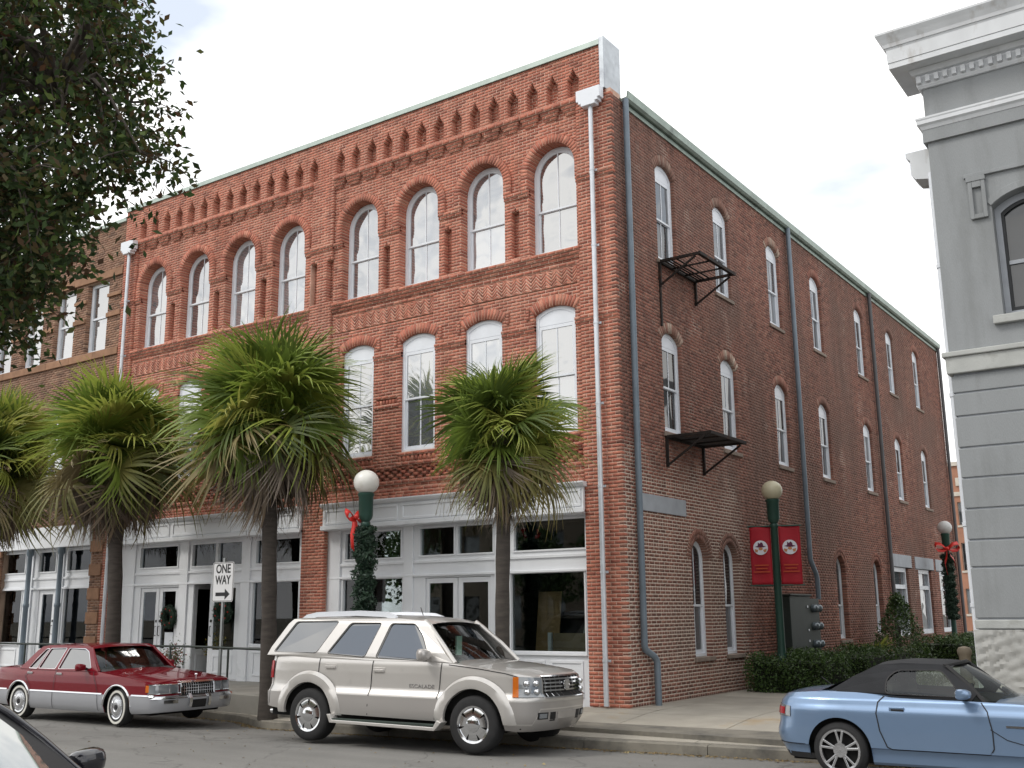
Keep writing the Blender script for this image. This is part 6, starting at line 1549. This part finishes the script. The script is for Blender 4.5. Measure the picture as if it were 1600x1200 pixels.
for side in (-1, 1):
    for x, z in ((.36, 1.09), (1.28, 1.06)):
        p = sh.P(sh.t_x(x), z, .0, side); MB().obox((p.x, p.y+side*.012, z), (.095, 0, 0), (0, .016, 0), (0, 0, .018)).obox((p.x-.0, p.y+side*.001, z), (.11, 0, 0), (0, .004, 0), (0, 0, .045)).build('door_handle', M['p_silver'], C1, bevel=.008)
    mirror(C1, 2.12, side*.90, 1.30, side, M['p_pewter'], (.11,.12,.085))
    tl = MB(); sh.patch(tl, sh.t_y(.80, False), sh.t_x(-.84), .90, 1.16, .018, 5, 4, side); tl.build('tail_lamp', M['redlens'], C1, smooth=True)
    hl = MB(); sh.patch(hl, sh.t_x(3.60), sh.t_y(.55), lambda u: .765, lambda u: 1.035-.02*u, .012, 10, 5, side); o = hl.build('headlight', M['lens'], C1, smooth=True)
    am = MB(); sh.patch(am, sh.t_x(3.53), sh.t_x(3.61), .765, 1.03, .014, 4, 4, side); am.build('indicator', M['amber'], o, smooth=True)
    for tt_, zz in ((.80, .94), (.67, .94), (.79, .83), (.66, .83)):
        p = sh.P(sh.t_y(tt_), zz, .012, side); q = MB().sphere((p.x, p.y, zz), .048, 12, 8); q.build('bulb', M['chrome'], o, smooth=True)
    fg = MB(); sh.patch(fg, sh.t_y(.66), sh.t_y(.47), .47, .56, .014, 5, 3, side); o2 = fg.build('fog_lamp', M['rubber'], C1, smooth=True)
    fg = MB(); sh.patch(fg, sh.t_y(.64), sh.t_y(.50), .485, .545, .022, 5, 3, side); fg.build('lens', M['lens'], o2, smooth=True)
    fs = MB(); sh.patch(fs, sh.t_y(.42), sh.t_y(.30), .44, .56, .010, 3, 3, side); fs.build('air_slot', M['rubber'], C1)
gr = MB()
for side in (-1, 1): sh.patch(gr, sh.t_y(.52), 1.0, .765, 1.035, .012, 8, 4, side)
GRL = gr.build('grille', M['under'], C1)
gb = MB()
for side in (-1, 1):
    for k in range(5): sh.patch(gb, sh.t_y(.52), 1.0, .785+.050*k, .806+.050*k, .034, 10, 1, side, .02)
    for y in (.50, .38, .26, .14): sh.patch(gb, sh.t_y(y), sh.t_y(y-.010), .77, 1.03, .020, 1, 5, side, .012)
    sh.patch(gb, sh.t_y(.54), 1.0, 1.03, 1.048, .036, 10, 1, side, .03); sh.patch(gb, sh.t_y(.54), 1.0, .755, .768, .036, 10, 1, side, .03)
gb.build('grille_bar', M['chrome'], GRL)
e_ = sh.P(1.0, .92, .05); mb = MB().prism([(-.055,.98),(.055,.98),(.055,.91),(.03,.87),(0,.85),(-.03,.87),(-.055,.91)], lambda a, d, z: (d, a, z), e_.x, e_.x+.008); mb.build('crest', M['alloy'], GRL)
mb = MB().prism([(-.07,.97),(-.085,.92),(-.06,.86),(0,.83),(.06,.86),(.085,.92),(.07,.97),(.062,.96),(.072,.92),(.05,.87),(0,.845),(-.05,.87),(-.072,.92),(-.062,.96)], lambda a, d, z: (d, a, z), e_.x-.004, e_.x+.004); mb.build('wreath_trim', M['chrome'], GRL)
bl = MB()
for side in (-1, 1):
    sh.patch(bl, sh.t_y(.26), 1.0, .42, .56, .016, 6, 3, side)
bl.build('bumper_recess', M['p_pewter'], C1)
mb = MB()
for side in (-1, 1):
    sh.patch(mb, sh.t_x(3.45), sh.t_y(.72), .39, .41, .008, 8, 1, side); sh.patch(mb, sh.t_y(.72), sh.t_y(.62), lambda u: .395+.20*u, lambda u: .415+.20*u, .008, 4, 1, side); sh.patch(mb, sh.t_y(.62), 1.0, .595, .613, .008, 10, 1, side)
mb.build('bumper_trim', M['p_silver'], C1)
MB().tube([(-.62, -.72, .40), (-1.0, -.72, .385)], .035, 12).build('exhaust_pipe', M['chrome'], C1, smooth=True)
MB().tube([(1.55,-.25,1.86),(1.50,-.25,1.98)], .006, 6).build('aerial', M['rubber'], C1)
tb = text_mesh('ESCALADE', .075, 'lettering', M['chrome'], C1, (0,0,0), (0,0,0), 1.25, .002); p = sh.P(sh.t_x(2.05), .86, .006, -1); tb.location = p; tb.rotation_euler = (R(90), 0, 0)

# ---- dark red saloon with silver lower panels
C2 = thing('sedan', 'dark red older sedan with silver lower panels and whitewall tyres', 'car', (-10.85+.88*math.sin(R(1))*-1, -4.80+.88, -.265), R(1.0))
CAR_ = C2
sh = Shell([(-1.12,0),(-1.11,.5),(-1.06,.76),(-.90,.87),(-.4,.915),(.3,.925),(2.4,.925),(3.05,.915),(3.6,.895),(3.98,.85),(4.10,.66),(4.13,.35),(4.14,0)],
    [(.20,.08),(.27,.02),(.40,.0),(.535,.0),(.55,.012),(.70,.012),(.85,.025),(.93,.06),(.98,.10)],
    [(.20,.10),(.30,.03),(.44,.0),(.52,.01),(.535,.06),(.70,.07),(.76,.10),(.80,.2)],
    [(.22,.08),(.30,.0),(.52,.0),(.54,.05),(.85,.06),(.95,.12)],
    [(-1.2,.30),(-.5,.24),(.5,.21),(2.5,.21),(3.5,.22),(4.1,.26)],
    [(-1.2,.93),(-.6,.945),(.2,.95),(2.3,.935),(2.6,.90),(3.2,.845),(3.8,.785),(4.2,.745)],
    [(-.02,.32,.375),(3.03,.32,.375)], .045,
    [.20,.26,.32,.38,.44,.50,.535,.55,.60,.66,.72,.76,.80,.84,.87,.90,.92,.94,.96])
sh.body(C2, M['p_red'], (.18, 2.42)); sh.body(C2, M['p_grey'], (0,0), 'lower_panel', .2, .535, .010, False)
for side in (-1, 1):
    mb = MB()
    for a, b in ((-.98,-.42),(.38,2.62),(3.44,3.98)): sh.patch(mb, sh.t_x(a), sh.t_x(b), .532, .556, .020, 12, 2, side)
    mb.build('side_moulding', M['chrome'], C2, smooth=True)
    for xc in (-.02, 3.03):
        mb = MB(); mb.tube([(xc+.385*math.cos(R(4)+R(172)*k/22), side*(abs(sh.P(sh.t_x(xc+.385*math.cos(R(4)+R(172)*k/22)), .6).y)+.008), .32+.385*math.sin(R(4)+R(172)*k/22)) for k in range(23)], .020, 8); mb.build('wheel_arch_trim', M['chrome'], C2, smooth=True)
def ym2(x, z): q = min(1, max(0, (z-.93)/.43)); return .865-.20*q**1.1
out2 = [(-.10,.93),(.02,1.05),(.22,1.27),(.34,1.345),(.55,1.375),(1.3,1.385),(1.78,1.37),(1.92,1.33),(2.28,1.02),(2.40,.92),(1.2,.915)]
hol2 = [roundpoly(h, .03) for h in ([(.20,.955),(.33,1.12),(.48,1.30),(.58,1.31),(.47,.955)], [(.52,.955),(.63,1.315),(1.13,1.325),(1.05,.955)], [(1.16,.955),(1.22,1.325),(1.72,1.315),(1.86,1.27),(2.16,.975)])]
green_side(C2, out2, hol2, ym2, M['p_red']); panes(C2, hol2, ym2, M['carglass'], .004, M['chrome'], .013)
zr2 = lambda x: interp([(.3,1.33),(.55,1.375),(1.3,1.388),(1.78,1.372),(1.93,1.33)], x)
roof_sheet(C2, (.30, 1.93), lambda x: zr2(x)-.012, lambda x: ym2(x, zr2(x)-.02)+.01, .035, M['p_red'])
glass_band(C2, 'windscreen', M['wscreen'], 2.50, .925, 1.92, 1.335, .80, .63, .20, .08); glass_band(C2, 'rear_window', M['carglass'], -.10, .945, .31, 1.335, .78, .62, -.12, -.05)
for side in (-1, 1): MB().tube([(2.38, side*.835, .92), (2.15, side*.765, 1.12), (1.90, side*.675, 1.34)], .022, 8).build('windscreen_pillar', M['p_red'], C2, smooth=True)
cabin(C2, -.1, 2.4, .80, .35, .58, [.55, 1.35], M['seat'], (2.28, .87), (1.98, .38, .93))
for xc in (-.02, 3.03):
    for sg in (-1, 1): wheel(C2, xc, sg*.79, .325, .205, .205, 'cover', sg, R(-6) if xc > 1 else 0)
MB().box(-.9, 3.8, -.76, .76, .20, .50).box(-.40, .36, -.83, .83, .45, .72).box(2.66, 3.40, -.83, .83, .45, .70).build('underbody', M['under'], C2)
mb = MB()
for side in (-1, 1):
    for pts in ([(.28,.93),(.16,.80),(.33,.62),(.38,.50),(.38,.24)], [(1.13,.93),(1.12,.5),(1.12,.23)], [(2.28,.92),(2.42,.70),(2.50,.50),(2.52,.24)]): sh.seam(MB(), pts, side=side, w_=.008, off=.0135 if 0 else .0125).build('door_seam', M['rubber'], CAR_)
for side in (-1, 1):
    for x in (.30, 1.25):
        p = sh.P(sh.t_x(x), .865, 0, side); MB().obox((p.x, p.y+side*.010, .865), (.085,0,0), (0,.012,0), (0,0,.018)).build('door_handle', M['chrome'], C2, bevel=.005)
    mirror(C2, 2.02, side*.86, 1.00, side, M['p_red'], (.09,.10,.065))
    hl = MB(); sh.patch(hl, sh.t_y(.80), sh.t_y(.40), .585, .725, .018, 8, 3, side); o = hl.build('headlight', M['lens'], C2, smooth=True)
    cb = MB(); sh.patch(cb, sh.t_y(.60), sh.t_y(.585), .58, .73, .026, 1, 2, side); sh.patch(cb, sh.t_x(3.86), sh.t_y(.39), .725, .738, .024, 8, 1, side); sh.patch(cb, sh.t_x(3.86), sh.t_y(.39), .572, .585, .024, 8, 1, side); cb.build('bezel', M['chrome'], o)
    co = MB(); sh.patch(co, sh.t_x(3.88), sh.t_y(.80), .585, .725, .018, 5, 3, side); co.build('cornering_lamp', M['lens'], o, smooth=True)
    am = MB(); sh.patch(am, sh.t_x(3.80), sh.t_x(3.88), .60, .72, .016, 3, 2, side); am.build('indicator', M['amber'], o, smooth=True)
    tl = MB(); sh.patch(tl, sh.t_y(.84, False), sh.t_y(.72, False), .60, .90, .012, 3, 3, side); tl.build('tail_lamp', M['redlens'], C2)
bm_ = MB()
for side in (-1, 1): sh.patch(bm_, sh.t_x(3.96), 1.0, .27, .515, .045, 14, 4, side, .05)
BM_ = bm_.build('front_bumper', M['p_grey'], C2, smooth=True)
q = MB()
for side in (-1, 1):
    sh.patch(q, sh.t_y(.86), 1.0, .49, .53, .060, 12, 1, side); sh.patch(q, sh.t_y(.24), sh.t_y(.18), .33, .56, .085, 2, 3, side); sh.patch(q, sh.t_y(.72), sh.t_y(.46), .41, .47, .052, 5, 1, side)
q.build('bumper_trim', M['chrome'], BM_)
q = MB()
for side in (-1, 1): sh.patch(q, sh.t_y(.15), 1.0, .31, .45, .056, 4, 2, side)
q.build('licence_plate', M['rubber'], BM_)
gr = MB()
for side in (-1, 1): sh.patch(gr, sh.t_y(.36), 1.0, .54, .765, .05, 8, 3, side, .05)
GRL = gr.build('grille', M['under'], C2); gb = MB()
for side in (-1, 1):
    for k in range(8): sh.patch(gb, sh.t_y(.36-.05*k), sh.t_y(.353-.05*k), .55, .75, .058, 1, 3, side)
    for z in (.60, .65, .70): sh.patch(gb, sh.t_y(.36), 1.0, z-.003, z+.003, .057, 8, 1, side)
    sh.patch(gb, sh.t_y(.385), 1.0, .745, .775, .066, 8, 1, side, .05); sh.patch(gb, sh.t_y(.385), sh.t_y(.36), .535, .745, .066, 2, 3, side, .05)
gb.build('grille_bar', M['chrome'], GRL)
MB().bar((4.05,0,.79), (4.05,0,.87), .008, .008).lathe([(.025,0),(.03,.012),(.02,.03),(.001,.03)], (4.05,0,.865), 10).build('bonnet_ornament', M['chrome'], C2)

# ---- light blue roadster with black soft top
BP = Vector((5.02, -4.165, -.245))
C3 = thing('roadster', 'light blue roadster with raised black soft top parked at right', 'car', (BP.x-.86*math.sin(R(1.5)), BP.y+.86*math.cos(R(1.5)), -.245), R(1.5))
CAR_ = C3
sh = Shell([(-.87,0),(-.86,.35),(-.80,.62),(-.63,.80),(-.30,.875),(.0,.885),(.6,.855),(1.2,.85),(1.8,.86),(2.4,.875),(2.75,.83),(3.05,.66),(3.18,.35),(3.2,0)],
    [(.16,.10),(.20,.06),(.30,.05),(.345,.035),(.36,.0),(.55,.0),(.74,.012),(.78,.02),(.80,.035),(.88,.06),(.95,.13),(.98,.18)],
    [(.16,.14),(.25,.04),(.45,.0),(.60,.08),(.72,.3),(.8,.5)],
    [(.20,.14),(.30,.06),(.44,.0),(.52,.005),(.56,.03),(.70,.04),(.84,.07),(.92,.16),(.97,.24)],
    [(-.9,.26),(-.4,.20),(.4,.17),(1.9,.17),(2.8,.18),(3.3,.2)],
    [(-.92,.90),(-.6,.93),(-.2,.96),(.2,.955),(.6,.93),(1.4,.90),(1.9,.89),(2.4,.85),(2.9,.74),(3.2,.62)],
    [(0,.31,.365),(2.40,.31,.365)], .03,
    [.17,.20,.25,.30,.345,.36,.40,.44,.50,.54,.58,.64,.70,.74,.77,.80,.83,.86,.88,.90,.915,.93,.945,.96])
sh.body(C3, M['p_blue'], (-.02, 1.72))
def ym3(x, z): q = min(1, max(0, (z-.91)/.37)); return .765-.20*q**1.2-(.10*max(0, .5-x)*(1-q*.3) if x < .5 else 0)
win3 = roundpoly([(.54,.955),(.555,1.12),(.66,1.205),(1.14,1.215),(1.26,1.08),(1.36,.94)], .06)
out3 = [(-.16,.94),(.15,1.12),(.42,1.255),(.70,1.285),(1.12,1.275),(1.24,1.25),(1.32,1.17),(1.52,.97),(1.46,.90),(.6,.92)]
green_side(C3, out3, [win3], ym3, M['soft'], 'soft_top_side', .02); panes(C3, [win3], ym3, M['wscreen'], .004, M['rubber'], .014)
def zt3(x): return interp([(-.18,.95),(.15,1.13),(.42,1.262),(.70,1.292),(1.12,1.285),(1.25,1.255)], x)
def RP(u, v):
    x = -.20+1.45*u; w_ = ym3(x, zt3(x)-.015)+.006; y = w_*(2*v-1); e = abs(2*v-1); return (x-(.10*e*e if u < .3 else 0)*(1-u/.3), y, zt3(x)-.012+.035*(1-e**2.4)*min(1, u*4))
MB().grid(RP, 26, 18).build('soft_top', M['soft'], C3, smooth=True)
glass_band(C3, 'windscreen', M['wscreen'], 1.86, .90, 1.26, 1.262, .74, .60, .30, .10)
mb = MB()
for side in (-1, 1): mb.tube([(1.60, side*.755, .88), (1.44, side*.68, 1.06), (1.20, side*.585, 1.262)], .026, 8)
mb.tube([(1.17, -.585, 1.262), (1.25, -.3, 1.282), (1.27, 0, 1.287), (1.25, .3, 1.282), (1.17, .585, 1.262)], .022, 8); mb.build('windscreen_frame', M['rubber'], C3, smooth=True)
cabin(C3, .1, 1.7, .72, .25, .42, [.62], M['seat_tan'], (1.55, .80), (1.22, .36, .84))
for xc in (0, 2.40):
    for sg in (-1, 1): wheel(C3, xc, sg*.755, .312, .225, .232, 'alloy', sg, 0, 5)
MB().box(-.6, 3.0, -.70, .70, .17, .45).box(-.38, .38, -.76, .76, .40, .66).box(2.0, 2.78, -.76, .76, .40, .66).build('underbody', M['under'], C3)
mb = MB()
for side in (-1, 1):
    for pts in ([(.53,.93),(.46,.86),(.44,.74),(.47,.55),(.54,.38),(.60,.35),(1.0,.352),(1.62,.355),(1.66,.42),(1.66,.60),(1.62,.80),(1.56,.89)], [(-.40,.36),(-.80,.36)]): sh.seam(MB(), pts, side=side, w_=.009).build('door_seam', M['rubber'], CAR_)
    sh.seam(MB(), [(1.64,.62),(1.8,.52),(2.0,.47)], side=side, w_=.006).build('door_seam', M['rubber'], CAR_)
for side in (-1, 1):
    p = sh.P(sh.t_x(.665), .79, 0, side); MB().obox((.665, p.y+side*.004, .79), (.085,0,0), (0,.010,0), (0,0,.026)).build('door_handle', M['p_blue'], C3, bevel=.008); MB().obox((.675, p.y+side*.013, .782), (.070,0,0), (0,.004,0), (0,0,.011)).build('handle_recess', M['rubber'], C3, bevel=.003)
    mirror(C3, 1.38, side*.80, .985, side, M['p_blue'], (.12,.10,.055))
    tl = MB(); sh.patch(tl, sh.t_y(.58, False), sh.t_x(-.58), lambda u: .66, lambda u: .80-.02*u, .010, 6, 3, side); o = tl.build('tail_lamp', M['lens'], C3, smooth=True)
    tl = MB(); sh.patch(tl, sh.t_y(.56, False), sh.t_x(-.66), .685, .765, .015, 4, 2, side); tl.build('tail_light_bulb', M['redlens'], o, smooth=True)
    hl = MB(); sh.patch(hl, sh.t_x(2.72), sh.t_y(.50), .56, .68, .010, 6, 3, side); hl.build('headlight', M['lens'], C3, smooth=True)
    mb = MB(); sh.patch(mb, sh.t_x(1.80), sh.t_x(2.02), .645, .668, .006, 5, 1, side); mb.build('wing_badge', M['chrome'], C3)
    mb = MB(); sh.patch(mb, sh.t_x(-.30), sh.t_y(.3, False), .20, .26, .004, 8, 2, side); mb.build('rear_valance', M['rubber'], C3, smooth=True)
MB().tube([(-.40,.30,.965),(-.52,.30,1.06)], .005, 6).build('aerial', M['rubber'], C3)

# ---- dark car at the lower left corner of the view
KX, KY, KH = 2.35, -13.25, 3.0
C4 = thing('hatchback', 'black car with pale reflecting side glass at the lower left corner', 'car', (0, 0, 0), R(KH))
CAR_ = C4
sh = Shell([(-.85,0),(-.83,.5),(-.74,.76),(-.4,.86),(.6,.88),(1.8,.88),(2.6,.87),(3.05,.80),(3.30,.60),(3.40,.3),(3.42,0)],
    [(.16,.06),(.30,.0),(.60,.0),(.80,.03),(.95,.09),(1.0,.14)], [(.16,.12),(.30,.02),(.5,.0),(.65,.08),(.75,.3)], [(.2,.1),(.4,.0),(.8,.06),(1.0,.16)],
    [(-.9,.28),(.4,.19),(2,.19),(3.4,.22)], [(-.9,1.0),(.5,.97),(1.9,.94),(2.2,.93),(2.8,.84),(3.2,.74),(3.45,.66)],
    [(0,.31,.36),(2.6,.31,.36)], .05, [.18,.25,.32,.40,.50,.60,.68,.75,.80,.85,.89,.92,.94,.97,1.0])
sh.body(C4, M['p_black'], (-1, 2.18))
def ym4(x, z): q = min(1, max(0, (z-.95)/.48)); return .80-.20*q**1.15
out4 = [(-.80,.98),(-.55,1.30),(-.35,1.40),(.3,1.455),(.9,1.45),(1.25,1.41),(1.50,1.30),(2.02,1.02),(2.16,.93),(.6,.955)]
hol4 = [roundpoly(h, .05) for h in ([(-.30,1.0),(-.24,1.30),(.20,1.38),(.28,.99)], [(.34,.99),(.30,1.39),(.95,1.40),(1.25,1.34),(1.85,.98)])]
green_side(C4, out4, hol4, ym4, M['p_black']); panes(C4, hol4, ym4, M['carglass'], .004, M['rubber'], .012)
zr4 = lambda x: interp([(-.5,1.34),(-.3,1.41),(.3,1.462),(.9,1.456),(1.28,1.41)], x)
roof_sheet(C4, (-.5, 1.28), lambda x: zr4(x)-.012, lambda x: ym4(x, zr4(x)-.02)+.01, .04, M['p_black'])
M['screen_bright'] = panemat('reflecting_windscreen', (.10,.12,.11), 5.0, .0)
glass_band(C4, 'windscreen', M['screen_bright'], 2.34, .93, 1.27, 1.425, .69, .525, .13, .05, n=20, m_=10)
glass_band(C4, 'windscreen_border', M['rubber'], 2.345, .925, 1.262, 1.428, .785, .605, .135, .055, n=20, m_=10, off=-.006)
for side in (-1, 1): MB().tube([(2.14, side*.80, .93), (1.75, side*.725, 1.16), (1.45, side*.66, 1.325), (1.22, side*.61, 1.415)], .030, 10).build('windscreen_pillar', M['p_black'], C4, smooth=True)
glass_band(C4, 'rear_window', M['carglass'], -.80, 1.0, -.45, 1.37, .70, .56, -.12, -.05)
for side in (-1, 1):
    mirror(C4, 1.84, side*.84, 1.02, side, M['p_black'], (.11,.12,.08))
    hl = MB(); sh.patch(hl, sh.t_x(2.95), sh.t_y(.45), .55, .70, .010, 6, 3, side); hl.build('headlight', M['lens'], C4, smooth=True)
    mb = MB()
    for pts in ([(.32,.96),(.30,.6),(.32,.24)], [(1.9,.93),(1.95,.6),(1.90,.24)]): sh.seam(MB(), pts, side=side).build('door_seam', M['rubber'], CAR_)
    MB().box(-.6, 3.2, -.70, .70, .18, .45).box(-.37, .37, -.74, .74, .4, .66).box(2.23, 2.97, -.74, .74, .4, .66).build('underbody', M['under'], C4)
for xc in (0, 2.6):
    for sg in (-1, 1): wheel(C4, xc, sg*.76, .31, .20, .22, 'alloy', sg, 0, 5)
C4.location = (.85, -13.42, -.30)
